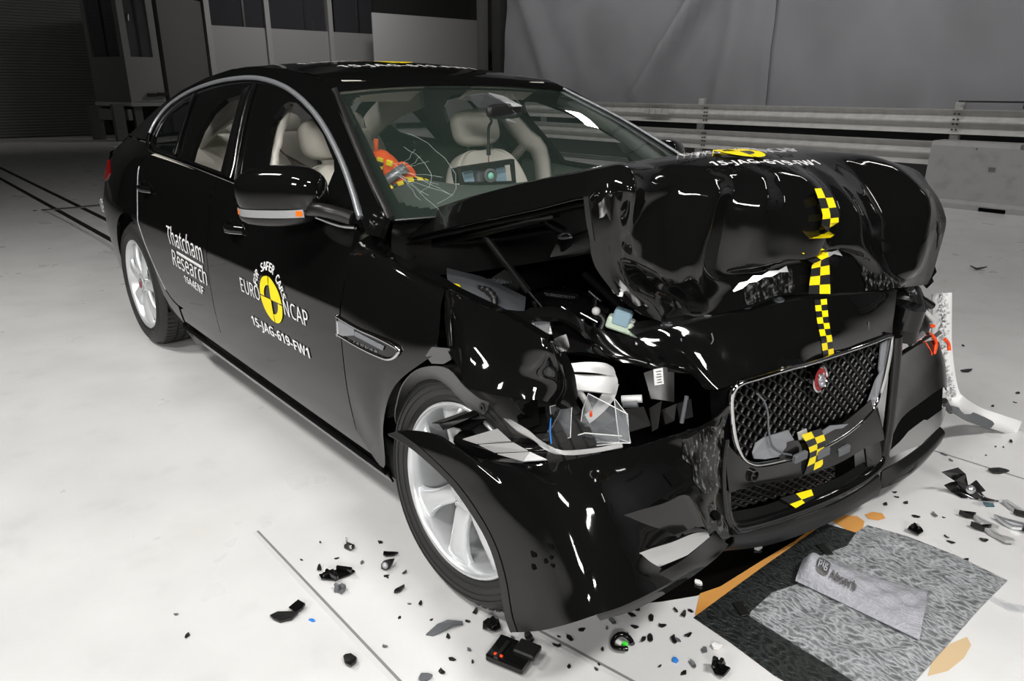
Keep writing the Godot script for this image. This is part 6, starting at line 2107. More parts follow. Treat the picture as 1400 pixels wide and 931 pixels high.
	grid_part("intake_shelf", [[Vector3(0.392, 0.266, 0.37), Vector3(0.407, 0.241, 0.375), Vector3(0.419, 0.212, 0.375)],
		[Vector3(0.406, 0.229, 0.22), Vector3(0.423, 0.203, 0.22), Vector3(0.437, 0.174, 0.215)],
		[Vector3(0.429, 0.215, 0.05), Vector3(0.449, 0.183, 0.035), Vector3(0.464, 0.148, 0.02)],
		[Vector3(0.452, 0.2, -0.14), Vector3(0.473, 0.17, -0.155), Vector3(0.493, 0.145, -0.16)],
		[Vector3(0.468, 0.205, -0.31), Vector3(0.493, 0.175, -0.33), Vector3(0.515, 0.159, -0.34)]], 4, 4, 0.006, M.bumper_black, li, true)
	s = st()
	var lip := smooth([Vector3(0.388, 0.35, 0.4), Vector3(0.4, 0.283, 0.4), Vector3(0.412, 0.243, 0.39), Vector3(0.421, 0.221, 0.35), Vector3(0.431, 0.191, 0.215), Vector3(0.457, 0.172, 0.025), Vector3(0.481, 0.168, -0.14), Vector3(0.492, 0.167, -0.28), Vector3(0.496, 0.189, -0.385), Vector3(0.495, 0.271, -0.4), Vector3(0.491, 0.375, -0.4), Vector3(0.481, 0.528, -0.395), Vector3(0.473, 0.627, -0.385)], 5)
	sweep(s, lip, ring_profile(0.020, 12, 0.016), Vector3(1, 0.3, 0.1))
	part("intake_lip", s, P, li)
	checker(li, [Vector3(0.431, 0.215, 0.072), Vector3(0.449, 0.182, 0.045), Vector3(0.464, 0.153, 0.02)], [Vector3(0.441, 0.204, -0.005) - Vector3(0.431, 0.215, 0.072), Vector3(0.454, 0.177, -0.01) - Vector3(0.449, 0.182, 0.045), Vector3(0.467, 0.149, -0.03) - Vector3(0.464, 0.153, 0.02)], 3, 1)
	for c in li.get_children():
		if str(c.name).begins_with("checker"):
			c.position = Vector3(0.006, 0.012, 0.004)
	grid_part("lip_underside", [[Vector3(0.417, 0.236, 0.39), Vector3(0.432, 0.202, 0.4), Vector3(0.409, 0.176, 0.42)],
		[Vector3(0.436, 0.188, 0.215), Vector3(0.452, 0.155, 0.22), Vector3(0.444, 0.128, 0.24)],
		[Vector3(0.458, 0.161, 0.02), Vector3(0.473, 0.122, 0.02), Vector3(0.469, 0.095, 0.04)],
		[Vector3(0.483, 0.155, -0.15), Vector3(0.498, 0.117, -0.15), Vector3(0.497, 0.093, -0.13)],
		[Vector3(0.498, 0.152, -0.37), Vector3(0.514, 0.114, -0.37), Vector3(0.517, 0.09, -0.35)]], 4, 3, 0.004, M.plastic_black, li, true)
	grid_part("intake_cheek", [[Vector3(0.474, 0.28, -0.27), Vector3(0.48, 0.188, -0.31), Vector3(0.48, 0.159, -0.3)],
		[Vector3(0.471, 0.28, -0.33), Vector3(0.49, 0.194, -0.35), Vector3(0.491, 0.16, -0.34)],
		[Vector3(0.48, 0.295, -0.39), Vector3(0.497, 0.213, -0.395), Vector3(0.496, 0.169, -0.38)]], 3, 3, 0.006, M.bumper_black, li, true)

func torn_bumper() -> void:
	var s: SurfaceTool
	var P: Material = M.black_paint
	var bg := [[Vector3(-0.346, 0.428, 0.985), Vector3(-0.27, 0.444, 0.999), Vector3(-0.158, 0.457, 1.014), Vector3(-0.007, 0.447, 1.028), Vector3(0.1, 0.418, 1.042), Vector3(0.189, 0.381, 1.057), Vector3(0.246, 0.323, 1.071), Vector3(0.283, 0.252, 1.086), Vector3(0.319, 0.233, 1.1)],
		[Vector3(-0.234, 0.482, 0.985), Vector3(-0.15, 0.492, 0.999), Vector3(-0.061, 0.491, 1.012), Vector3(0.07, 0.47, 1.026), Vector3(0.167, 0.441, 1.04), Vector3(0.242, 0.398, 1.054), Vector3(0.291, 0.341, 1.067), Vector3(0.327, 0.28, 1.081), Vector3(0.361, 0.259, 1.095)],
		[Vector3(-0.096, 0.518, 0.985), Vector3(-0.024, 0.521, 0.997), Vector3(0.071, 0.52, 1.01), Vector3(0.169, 0.497, 1.022), Vector3(0.245, 0.467, 1.035), Vector3(0.302, 0.424, 1.047), Vector3(0.345, 0.372, 1.06), Vector3(0.378, 0.323, 1.073), Vector3(0.407, 0.289, 1.085)],
		[Vector3(0.002, 0.509, 0.985), Vector3(0.082, 0.519, 0.996), Vector3(0.171, 0.516, 1.006), Vector3(0.254, 0.501, 1.017), Vector3(0.316, 0.478, 1.028), Vector3(0.365, 0.443, 1.038), Vector3(0.404, 0.4, 1.049), Vector3(0.436, 0.366, 1.059), Vector3(0.469, 0.338, 1.07)],
		[Vector3(0.104, 0.53, 0.985), Vector3(0.184, 0.541, 0.992), Vector3(0.259, 0.539, 1), Vector3(0.323, 0.525, 1.008), Vector3(0.373, 0.501, 1.015), Vector3(0.418, 0.467, 1.022), Vector3(0.458, 0.432, 1.03), Vector3(0.488, 0.398, 1.037), Vector3(0.516, 0.375, 1.045)],
		[Vector3(0.19, 0.552, 0.975), Vector3(0.258, 0.561, 0.977), Vector3(0.32, 0.558, 0.979), Vector3(0.371, 0.539, 0.981), Vector3(0.411, 0.513, 0.982), Vector3(0.449, 0.48, 0.984), Vector3(0.481, 0.445, 0.986), Vector3(0.507, 0.407, 0.988), Vector3(0.53, 0.374, 0.99)],
		[Vector3(0.284, 0.58, 0.94), Vector3(0.325, 0.572, 0.935), Vector3(0.369, 0.557, 0.93), Vector3(0.408, 0.533, 0.925), Vector3(0.438, 0.503, 0.92), Vector3(0.464, 0.467, 0.915), Vector3(0.49, 0.431, 0.91), Vector3(0.513, 0.39, 0.905), Vector3(0.535, 0.363, 0.9)],
		[Vector3(0.318, 0.577, 0.825), Vector3(0.343, 0.554, 0.815), Vector3(0.376, 0.527, 0.805), Vector3(0.404, 0.494, 0.795), Vector3(0.428, 0.459, 0.785), Vector3(0.452, 0.424, 0.775), Vector3(0.472, 0.385, 0.765), Vector3(0.489, 0.337, 0.755), Vector3(0.505, 0.31, 0.745)],
		[Vector3(0.344, 0.567, 0.69), Vector3(0.359, 0.535, 0.679), Vector3(0.38, 0.497, 0.667), Vector3(0.4, 0.462, 0.656), Vector3(0.417, 0.425, 0.645), Vector3(0.434, 0.386, 0.634), Vector3(0.451, 0.346, 0.622), Vector3(0.465, 0.296, 0.611), Vector3(0.475, 0.268, 0.6)],
		[Vector3(0.351, 0.562, 0.57), Vector3(0.366, 0.525, 0.564), Vector3(0.382, 0.484, 0.557), Vector3(0.397, 0.447, 0.551), Vector3(0.41, 0.408, 0.545), Vector3(0.421, 0.365, 0.539), Vector3(0.438, 0.327, 0.532), Vector3(0.451, 0.286, 0.526), Vector3(0.455, 0.254, 0.52)],
		[Vector3(0.364, 0.564, 0.46), Vector3(0.377, 0.518, 0.459), Vector3(0.391, 0.473, 0.459), Vector3(0.399, 0.428, 0.458), Vector3(0.407, 0.381, 0.458), Vector3(0.415, 0.337, 0.457), Vector3(0.423, 0.3, 0.456), Vector3(0.438, 0.271, 0.456), Vector3(0.449, 0.245, 0.455)],
		[Vector3(0.376, 0.597, 0.405), Vector3(0.376, 0.534, 0.407), Vector3(0.379, 0.472, 0.408), Vector3(0.387, 0.415, 0.41), Vector3(0.391, 0.362, 0.411), Vector3(0.4, 0.316, 0.413), Vector3(0.41, 0.283, 0.415), Vector3(0.427, 0.253, 0.416), Vector3(0.444, 0.231, 0.418)]]
	var bd := dense(bg, 5, 5)
	var n := FastNoiseLite.new()
	n.seed = 3
	n.frequency = 4.0
	for i in bd.size():
		for j in bd[0].size():
			var f := float(i) / (bd.size() - 1)
			var p: Vector3 = bd[i][j]
			bd[i][j] = p + Vector3(1, 0, 0.4) * n.get_noise_3d(p.x, p.y, p.z) * 0.03 * smoothstep(0.68, 0.9, f)
	s = st()
	sheet(s, bd, 0.004, true)
	var b := part("front_bumper", s, P, car)
	b.set_meta("label", "torn bumper corner splayed out over the front wheel")
	# matt lip of the wheel cutout
	var r0 := []
	var r1 := []
	for j in bd[0].size():
		r0.append(bd[0][j])
		r1.append(bd[0][j] + Vector3(-0.012, -0.004, -0.05))
	s = st()
	sheet(s, [r0, r1], 0.003, false)
	part("cutout_flange", s, M.trim_black, b)
	var bf := func(u: float, v: float, lift := 0.003) -> Vector3:
		var i := clampf(u, 0, 0.9999) * (bd.size() - 1)
		var j: float = clampf(v, 0, 0.9999) * (bd[0].size() - 1)
		var a: Vector3 = bd[int(i)][int(j)].lerp(bd[int(i) + 1][int(j)], i - int(i))
		var c: Vector3 = bd[int(i)][int(j) + 1].lerp(bd[int(i) + 1][int(j) + 1], i - int(i))
		var d1: Vector3 = bd[int(i) + 1][int(j)] - bd[int(i)][int(j)]
		var d2: Vector3 = bd[int(i)][int(j) + 1] - bd[int(i)][int(j)]
		var nn := d1.cross(d2).normalized()
		if nn.z + nn.x < 0:
			nn = -nn
		return a.lerp(c, j - int(j)) + nn * (lift + 0.0045)
	# satin strip beside the cutout
	s = st()
	var g := []
	for i in 3:
		var r := []
		for j in 30:
			r.append(bf.call(0.002 + i * 0.022, j / 29.0, 0.0015))
		g.append(r)
	sheet(s, g, 0.0, true)
	part("edge_band", s, M.trim_black, b)
	# body crease and the lower valance line
	s = st()
	var line := []
	for k in 14:
		line.append(bf.call(0.17 + 0.02 * k, 0.56 + 0.006 * sin(k * 0.3), -0.0042))
	sweep(s, line, ring_profile(0.0018, 6), Vector3(1, 0, 1))
	line = []
	for k in 14:
		line.append(bf.call(0.06 + 0.024 * k - 0.0004 * k * k, 0.83 - 0.022 * k + 0.0004 * k * k, -0.0042))
	sweep(s, line, ring_profile(0.0018, 6), Vector3(1, 0, 1))
	part("panel_line", s, M.trim_black, b)
	# fog lamp recess and its bright blade
	grid_part("fog_recess", [[Vector3(0.413, 0.491, 0.97), Vector3(0.426, 0.452, 0.963), Vector3(0.43, 0.392, 0.951)],
		[Vector3(0.43, 0.498, 0.91), Vector3(0.438, 0.453, 0.898), Vector3(0.446, 0.404, 0.879)],
		[Vector3(0.438, 0.492, 0.842), Vector3(0.448, 0.444, 0.825), Vector3(0.456, 0.4, 0.804)],
		[Vector3(0.442, 0.475, 0.752), Vector3(0.452, 0.427, 0.727), Vector3(0.46, 0.385, 0.704)],
		[Vector3(0.442, 0.466, 0.673), Vector3(0.453, 0.406, 0.64), Vector3(0.462, 0.363, 0.616)],
		[Vector3(0.442, 0.417, 0.62), Vector3(0.45, 0.368, 0.593), Vector3(0.455, 0.33, 0.577)]], 4, 4, 0.004, M.bumper_black, b, true)
	grid_part("fog_blade", [[Vector3(0.468, 0.433, 0.999), Vector3(0.477, 0.405, 0.99), Vector3(0.482, 0.377, 0.98)],
		[Vector3(0.473, 0.431, 0.937), Vector3(0.481, 0.402, 0.925), Vector3(0.486, 0.365, 0.913)],
		[Vector3(0.484, 0.428, 0.868), Vector3(0.491, 0.397, 0.853), Vector3(0.493, 0.357, 0.841)],
		[Vector3(0.487, 0.41, 0.782), Vector3(0.492, 0.384, 0.769), Vector3(0.497, 0.356, 0.757)],
		[Vector3(0.49, 0.398, 0.703), Vector3(0.494, 0.382, 0.695), Vector3(0.498, 0.362, 0.686)],
		[Vector3(0.492, 0.376, 0.647), Vector3(0.494, 0.371, 0.643), Vector3(0.495, 0.364, 0.64)]], 4, 4, 0.008, M.chrome, b, true)
	grid_part("lower_valance", [[Vector3(0.481, 0.376, 1.041), Vector3(0.496, 0.361, 1.035), Vector3(0.497, 0.339, 1.021)],
		[Vector3(0.494, 0.371, 0.947), Vector3(0.505, 0.343, 0.939), Vector3(0.506, 0.316, 0.923)],
		[Vector3(0.503, 0.367, 0.856), Vector3(0.512, 0.336, 0.838), Vector3(0.513, 0.309, 0.815)],
		[Vector3(0.504, 0.357, 0.756), Vector3(0.514, 0.33, 0.738), Vector3(0.515, 0.307, 0.714)],
		[Vector3(0.495, 0.356, 0.663), Vector3(0.503, 0.319, 0.634), Vector3(0.51, 0.302, 0.617)],
		[Vector3(0.49, 0.359, 0.602), Vector3(0.503, 0.334, 0.587), Vector3(0.511, 0.319, 0.572)]], 4, 4, 0.006, P, b, true)
	# tow eye hole and sensor hole, paint chips
	s = st()
	slab(s, [bf.call(0.715, 0.27), bf.call(0.755, 0.26), bf.call(0.765, 0.36), bf.call(0.72, 0.37)], Vector3(0.8, 0, 0.6), 0.003)
	part("tow_eye_hole", s, M.dark, b)
	s = st()
	var hole := []
	for k in 12:
		var a := TAUF * k / 12
		hole.append(bf.call(0.845 + 0.024 * cos(a) + 0.004 * sin(a * 3.0), 0.70 + 0.045 * sin(a), 0.004))
	slab(s, hole, Vector3(0.9, 0.1, 0.4), 0.003)
	part("sensor_hole", s, M.dark, b)
	var rg := RandomNumberGenerator.new()
	rg.seed = 9
	for k in 9:
		s = st()
		var u := rg.randf_range(0.15, 0.42)
		var v := rg.randf_range(0.60, 0.74)
		var w := rg.randf_range(0.006, 0.014)
		var pts := []
		for e in 5:
			var a := TAUF * e / 5 + rg.randf()
			pts.append(bf.call(u + cos(a) * w, v + sin(a) * w * 1.6 * rg.randf_range(0.6, 1.2), 0.002))
		slab(s, pts, Vector3(0.6, 0.1, 0.8), 0.001)
		part("paint_chip", s, M.dark, b)
	# scraped area towards the grille
	s = st()
	g = []
	for i in 10:
		var r := []
		for j in 12:
			r.append(bf.call(0.80 + 0.018 * i + 0.01 * sin(j * 1.3), 0.04 + 0.042 * j + 0.02 * sin(i * 1.1), 0.0015))
		g.append(r)
	sheet(s, g, 0.0, true)
	part("scraped_patch", s, M.scuffed_paint, b)
	s = st()
	tube(s, [Vector3(0.39, 0.506, 0.42), Vector3(0.396, 0.427, 0.43), Vector3(0.408, 0.344, 0.43), Vector3(0.423, 0.278, 0.425), Vector3(0.441, 0.239, 0.4)], 0.008, 8)
	part("buckled_edge", s, P, b)

func far_corner() -> void:
	var s: SurfaceTool
	var P: Material = M.black_paint
	var b := grid_part("far_bumper", [[Vector3(0.483, 0.554, -0.39), Vector3(0.483, 0.476, -0.4), Vector3(0.487, 0.399, -0.405), Vector3(0.492, 0.32, -0.41), Vector3(0.498, 0.252, -0.41)],
		[Vector3(0.476, 0.553, -0.5), Vector3(0.481, 0.488, -0.5), Vector3(0.485, 0.423, -0.5), Vector3(0.488, 0.365, -0.5), Vector3(0.493, 0.315, -0.495)],
		[Vector3(0.467, 0.544, -0.65), Vector3(0.479, 0.49, -0.645), Vector3(0.488, 0.434, -0.64), Vector3(0.496, 0.389, -0.635), Vector3(0.504, 0.341, -0.63)],
		[Vector3(0.471, 0.523, -0.77), Vector3(0.486, 0.475, -0.77), Vector3(0.5, 0.438, -0.765), Vector3(0.511, 0.401, -0.76), Vector3(0.522, 0.364, -0.755)],
		[Vector3(0.476, 0.474, -0.82), Vector3(0.493, 0.436, -0.82), Vector3(0.505, 0.397, -0.82), Vector3(0.514, 0.368, -0.815), Vector3(0.522, 0.337, -0.81)]], 4, 4, 0.004, P, car, true)
	b.set_meta("label", "far end of the bumper with bright fog blade")
	grid_part("fog_blade", [[Vector3(0.493, 0.205, -0.43), Vector3(0.5, 0.191, -0.43)],
		[Vector3(0.491, 0.229, -0.52), Vector3(0.504, 0.183, -0.52)],
		[Vector3(0.505, 0.257, -0.64), Vector3(0.525, 0.184, -0.64)],
		[Vector3(0.52, 0.27, -0.76), Vector3(0.537, 0.214, -0.755)],
		[Vector3(0.531, 0.28, -0.8), Vector3(0.534, 0.251, -0.8)]], 4, 2, 0.006, M.chrome, b, true)
	grid_part("fog_recess", [[Vector3(0.491, 0.248, -0.43), Vector3(0.495, 0.195, -0.43)],
		[Vector3(0.485, 0.309, -0.52), Vector3(0.496, 0.214, -0.52)],
		[Vector3(0.497, 0.338, -0.65), Vector3(0.508, 0.245, -0.645)],
		[Vector3(0.517, 0.362, -0.775), Vector3(0.53, 0.277, -0.77)]], 4, 2, 0.004, M.dark, b, true)
	grid_part("lower_valance", [[Vector3(0.492, 0.145, -0.41), Vector3(0.499, 0.102, -0.4), Vector3(0.5, 0.087, -0.38)],
		[Vector3(0.513, 0.159, -0.52), Vector3(0.53, 0.117, -0.52), Vector3(0.527, 0.092, -0.5)],
		[Vector3(0.531, 0.183, -0.65), Vector3(0.548, 0.144, -0.65), Vector3(0.542, 0.113, -0.63)],
		[Vector3(0.54, 0.214, -0.76), Vector3(0.555, 0.193, -0.77), Vector3(0.553, 0.161, -0.75)]], 4, 3, 0.006, M.bumper_black, b, true)
	s = st()
	slab(s, [Vector3(0.485, 0.462, -0.7), Vector3(0.488, 0.466, -0.73), Vector3(0.495, 0.413, -0.73), Vector3(0.492, 0.409, -0.7)], Vector3(1, 0.1, 0), 0.004)
	part("washer_hole", s, M.dark, b)
	# machinery laid bare behind the missing lamp
	var m := Node3D.new()
	m.name = "exposed_machinery"
	car.add_child(m, true)
	s = st()
	lathe(s, along(Vector3(0.437, 0.638, -0.52), Vector3(0.2, 1, 0)), [Vector2(0, 0.06), Vector2(0.05, 0.06), Vector2(0.055, -0.01), Vector2(0.062, -0.05), Vector2(0, -0.05)], 20)
	part("air_filter_pot", s, M.plastic_gloss, m)
	s = st()
	tube(s, [Vector3(0.427, 0.594, -0.5), Vector3(0.444, 0.606, -0.5), Vector3(0.453, 0.592, -0.53)], 0.004, 6)
	part("seal_ring", s, M.orange_wire, m)
	s = st()
	for e in [[Vector3(0.409, 0.668, -0.66), Vector3(0.10, 0.12, 0.08)], [Vector3(0.426, 0.633, -0.72), Vector3(0.08, 0.10, 0.08)], [Vector3(0.425, 0.635, -0.62), Vector3(0.10, 0.10, 0.07)], [Vector3(0.439, 0.586, -0.68), Vector3(0.10, 0.06, 0.10)]]:
		var p: Vector3 = e[0] + Vector3(-0.05, 0, 0.01)
		lump(s, along(p, Vector3(0.8, 0.4, -0.3)), e[1] * 0.8, 0.5, 14, 8)
	part("motor_block", s, M.plastic_black, m)
	for e in [[[Vector3(0.402, 0.72, -0.58), Vector3(0.41, 0.736, -0.6)], 0.022, M.steel], [[Vector3(0.43, 0.671, -0.64), Vector3(0.469, 0.616, -0.7)], 0.010, M.silver_bracket], [[Vector3(0.434, 0.654, -0.54), Vector3(0.456, 0.614, -0.56)], 0.005, M.steel], [[Vector3(0.46, 0.56, -0.55), Vector3(0.471, 0.584, -0.62)], 0.010, M.alloy_bright], [[Vector3(0.423, 0.674, -0.5), Vector3(0.438, 0.672, -0.58)], 0.009, M.plastic_black], [[Vector3(0.444, 0.526, -0.5), Vector3(0.47, 0.558, -0.7)], 0.006, M.plastic_black], [[Vector3(0.415, 0.68, -0.7), Vector3(0.437, 0.647, -0.76)], 0.014, M.plastic_gloss], [[Vector3(0.458, 0.583, -0.62), Vector3(0.466, 0.561, -0.62)], 0.006, M.paper_label]]:
		s = st()
		rod(s, e[0][0], e[0][1], e[1], 10)
		part("link_rod", s, e[2], m)
	for e in [[Vector3(0.442, 0.586, -0.66), Vector3(0.45, 0.59, -0.7), Vector3(0.463, 0.582, -0.74)], [Vector3(0.458, 0.571, -0.65), Vector3(0.469, 0.563, -0.7), Vector3(0.48, 0.527, -0.74), Vector3(0.484, 0.487, -0.73)], [Vector3(0.447, 0.564, -0.62), Vector3(0.464, 0.544, -0.66), Vector3(0.474, 0.508, -0.7), Vector3(0.481, 0.488, -0.71)], [Vector3(0.48, 0.517, -0.83), Vector3(0.485, 0.495, -0.86), Vector3(0.492, 0.471, -0.86)]]:
		s = st()
		tube(s, e, 0.0065, 8)
		part("orange_cable", s, M.orange_wire, m)
	var rg := RandomNumberGenerator.new()
	rg.seed = 77
	var tabs := [M.steel, M.plastic_grey, M.plastic_gloss, M.paper_label]
	for k in 22:
		var px: Vector3 = Vector3(0.397, 0.686, -0.62).lerp(Vector3(0.461, 0.57, -0.72), rg.randf()) + Vector3(rg.randf_range(-0.02, 0.03), rg.randf_range(-0.05, 0.05), rg.randf_range(-0.06, 0.06))
		boxed("metal_tab", along(px, Vector3(rg.randf_range(-1, 1), rg.randf_range(-1, 1), rg.randf_range(-1, 1))), Vector3(rg.randf_range(0.01, 0.045), rg.randf_range(0.006, 0.014), 0.006), tabs[k % 4], m, 0.002)
	# far wing, crumpled
	grid_part("far_wing", [[Vector3(-0.66, 0.95, -0.78), Vector3(-0.66, 0.85, -0.92), Vector3(-0.66, 0.6, -0.94), Vector3(-0.66, 0.3, -0.915)], [Vector3(-0.35, 0.92, -0.80), Vector3(-0.35, 0.83, -0.92), Vector3(-0.35, 0.72, -0.94), Vector3(-0.36, 0.60, -0.94)], [Vector3(0.0, 0.88, -0.80), Vector3(0.02, 0.82, -0.90), Vector3(0.02, 0.75, -0.93), Vector3(0.0, 0.70, -0.93)], [Vector3(0.22, 0.80, -0.78), Vector3(0.24, 0.74, -0.85), Vector3(0.22, 0.68, -0.86), Vector3(0.20, 0.64, -0.86)]], 4, 4, 0.004, P, car, true)
	# front suspension and subframe seen under the bumper
	s = st()
	box(s, at(Vector3(-0.1, 0.24, 0)), Vector3(0.5, 0.12, 1.3), 0.03)
	part("subframe", s, M.underbody, car)
	s = st()
	rod(s, Vector3(-0.08, 0.33, 0.70), Vector3(-0.10, 0.30, -0.70), 0.03, 10)
	part("axle", s, M.underbody, car)

# ---------------------------------------------------------------- inside the car
func make_seat(called: String, label: String, at_: Vector3, lean: float, headrest := true) -> Node3D:
	var o := Node3D.new()
	o.name = called
	car.add_child(o, true)
	o.set_meta("label", label)
	o.position = at_
	# base of the backrest at the origin, looking towards +x
	var up := Vector3(-sin(lean), cos(lean), 0)
	var fw := Vector3(cos(lean), sin(lean), 0)
	var rows := []
	for e in [[0.0, 0.255, 0.055], [0.12, 0.262, 0.075], [0.26, 0.258, 0.075], [0.40, 0.245, 0.062], [0.50, 0.215, 0.052], [0.565, 0.165, 0.042], [0.595, 0.09, 0.025]]:
		var r := []
		for k in 21:
			var a := TAUF * k / 20.0
			var c := cos(a)
			var sn := sin(a)
			var bol: float = 0.030 * exp(-pow((abs(c) - 0.86) * 5.0, 2.0)) if sn > 0 else 0.0
			r.append(up * e[0] + Vector3(0, 0, sign(c) * pow(abs(c), 0.6) * e[1]) + fw * (sign(sn) * pow(abs(sn), 0.7) * e[2] + bol))
		rows.append(r)
	rows.append([])
	for k in 21:
		rows[7].append(up * 0.602)
	var s := st()
	sheet(s, dense(rows, 3, 2), 0.0, true)
	part("backrest", s, M.leather, o)
	for k in [-1.0, 1.0]:
		s = st()
		var line := []
		for e in 9:
			line.append(up * (0.05 + 0.055 * e) + Vector3(0, 0, k * (0.155 - 0.003 * e)) + fw * (0.077 - 0.0025 * e))
		sweep(s, smooth(line, 2), ring_profile(0.003, 6), fw)
		part("seam", s, M.leather_shade, o)
	s = st()
	lump(s, Transform3D(Basis(Vector3(0, 0, 1), 0.06), Vector3(0.26, -0.02, 0)), Vector3(0.29, 0.085, 0.26), 0.55, 24, 12)
	part("cushion", s, M.leather, o)
	if headrest:
		s = st()
		lump(s, Transform3D(Basis(fw, up, Vector3(0, 0, 1)), up * 0.71 + fw * 0.012), Vector3(0.048, 0.088, 0.138), 0.62, 28, 16)
		var h := part("headrest", s, M.leather, o)
		s = st()
		for k in [-0.06, 0.06]:
			rod(s, up * 0.57 + Vector3(0, 0, k), up * 0.66 + Vector3(0, 0, k), 0.006, 8)
		part("headrest_post", s, M.chrome, h)
		s = st()
		for k in [-0.06, 0.06]:
			lathe(s, Transform3D(Basis(up, fw, up.cross(fw)), up * 0.585 + Vector3(0, 0, k)), [Vector2(0.014, 0.0), Vector2(0.014, 0.014), Vector2(0.006, 0.017)], 12)
		part("post_sleeve", s, M.leather_shade, h)
	return o

func build_inside() -> void:
	var s: SurfaceTool
	make_seat("front_seat", "cream leather passenger seat with square headrest", Vector3(-1.42, 0.50, -0.38), 0.32)
	make_seat("front_seat", "cream leather driver seat behind the steering wheel", Vector3(-1.50, 0.475, 0.38), 0.32)
	# rear bench
	var o := Node3D.new()
	o.name = "rear_seat"
	car.add_child(o, true)
	o.set_meta("label", "cream leather rear bench")
	for z in [-0.40, 0.02, 0.43]:
		s = st()
		lump(s, Transform3D(Basis(Vector3(0, 0, 1), 0.35), Vector3(-2.86, 0.78, z)), Vector3(0.10, 0.36, 0.25 if z != 0.02 else 0.16), 0.5, 24, 14)
		part("backrest", s, M.leather, o)
		s = st()
		lump(s, Transform3D(Basis(Vector3(0, 0, 1), 0.3), Vector3(-2.97, 1.14, z)), Vector3(0.05, 0.085, 0.13), 0.6, 20, 12)
		part("headrest", s, M.leather, o)
		s = st()
		lump(s, at(Vector3(-2.52, 0.53, z)), Vector3(0.30, 0.09, 0.25 if z != 0.02 else 0.16), 0.55, 20, 10)
		part("cushion", s, M.leather, o)
	s = st()
	box(s, at(Vector3(-3.22, 1.03, 0)), Vector3(0.5, 0.03, 1.2), 0.01)
	part("parcel_shelf", s, M.carpet, car)
	s = st()
	box(s, at(Vector3(-1.75, 0.36, 0)), Vector3(2.3, 0.04, 1.66))
	box(s, at(Vector3(-3.02, 0.68, 0)), Vector3(0.04, 0.66, 1.5))
	part("cabin_floor", s, M.carpet, car)
	s = st()
	box(s, at(Vector3(-1.6, 0.52, 0)), Vector3(1.1, 0.28, 0.22), 0.04)
	part("centre_console", s, M.dash, car)
	# headliner
	var rows := []
	for e in [[-1.30, 1.348, 1.372, 0.56], [-1.45, 1.385, 1.405, 0.55], [-1.75, 1.405, 1.435, 0.535], [-2.3, 1.405, 1.435, 0.50], [-2.75, 1.35, 1.385, 0.49]]:
		var r := []
		for k in 9:
			var u := -1.0 + k / 4.0
			r.append(Vector3(e[0], lerpf(e[1], e[2], 1.0 - u * u), e[3] * u))
		rows.append(r)
	grid_part("headliner", rows, 3, 2, 0.0, M.headliner, car, true)
	for z in [0.33, -0.33]:
		s = st()
		box(s, Transform3D(Basis(Vector3(0, 0, 1), 0.45), Vector3(-1.37, 1.352, z)), Vector3(0.17, 0.015, 0.40), 0.007)
		part("sun_visor", s, M.headliner, car)
	# inner door faces and pillars
	for side in [1.0, -1.0]:
		for e in [[-0.75, -1.72], [-1.84, -2.75]]:
			var g := []
			for x in [e[0], lerpf(e[0], e[1], 0.33), lerpf(e[0], e[1], 0.66), e[1]]:
				g.append([Vector3(x, belt_y(x) - 0.012, 0.83 * side), Vector3(x, belt_y(x) - 0.02, 0.775 * side), Vector3(x, 0.86, 0.755 * side), Vector3(x, 0.70, 0.75 * side), Vector3(x, 0.66, 0.68 * side), Vector3(x, 0.60, 0.74 * side), Vector3(x, 0.36, 0.75 * side)])
			grid_part("door_card", g, 2, 2, 0.0, M.leather_shade if side > 0 else M.dash, car, side > 0)
		var path := []
		for p in smooth([Vector3(-1.70, 1.33, 0.545 * side), Vector3(-1.665, 1.25, 0.605 * side), Vector3(-1.64, 1.188, 0.645 * side), Vector3(-1.595, 1.121, 0.685 * side), Vector3(-1.53, 1.0, 0.745 * side), Vector3(-1.52, 0.5, 0.76 * side)], 4):
			path.append(p)
		s = st()
		sweep(s, path, rect_profile(0.05, 0.014), Vector3(0, 0, -side))
		part("centre_pillar", s, M.headliner, car)
		path = []
		var dz: float = 0.045 * side
		for p in smooth([Vector3(-1.25, 1.325, 0.54 * side), Vector3(-0.98, 1.195, 0.62 * side), Vector3(-0.74, 1.04, 0.695 * side), Vector3(-0.65, 0.98, 0.72 * side)], 4):
			path.append(p + Vector3(0, 0, dz))
		s = st()
		sweep(s, path, rect_profile(0.030, 0.012), Vector3(0, 0, -side))
		part("front_pillar_trim", s, M.dash if side < 0 else M.trim_black, car)
		s = st()
		slab(s, [Vector3(-0.98, 1.10, 0.755 * side), Vector3(-0.74, 1.03, 0.795 * side), Vector3(-0.70, 0.955, 0.84 * side), Vector3(-0.97, 0.965, 0.84 * side)], Vector3(0, 0.4, side), 0.01)
		part("mirror_triangle", s, M.plastic_gloss, car)
		path = []
		for p in smooth([Vector3(-2.25, 1.34, 0.49 * side), Vector3(-2.55, 1.27, 0.50 * side), Vector3(-2.85, 1.15, 0.53 * side), Vector3(-3.05, 1.02, 0.56 * side)], 4):
			path.append(p)
		s = st()
		sweep(s, path, rect_profile(0.08, 0.012), Vector3(0, 0, -side))
		part("rear_pillar_trim", s, M.headliner, car)
	# dashboard
	var g := []
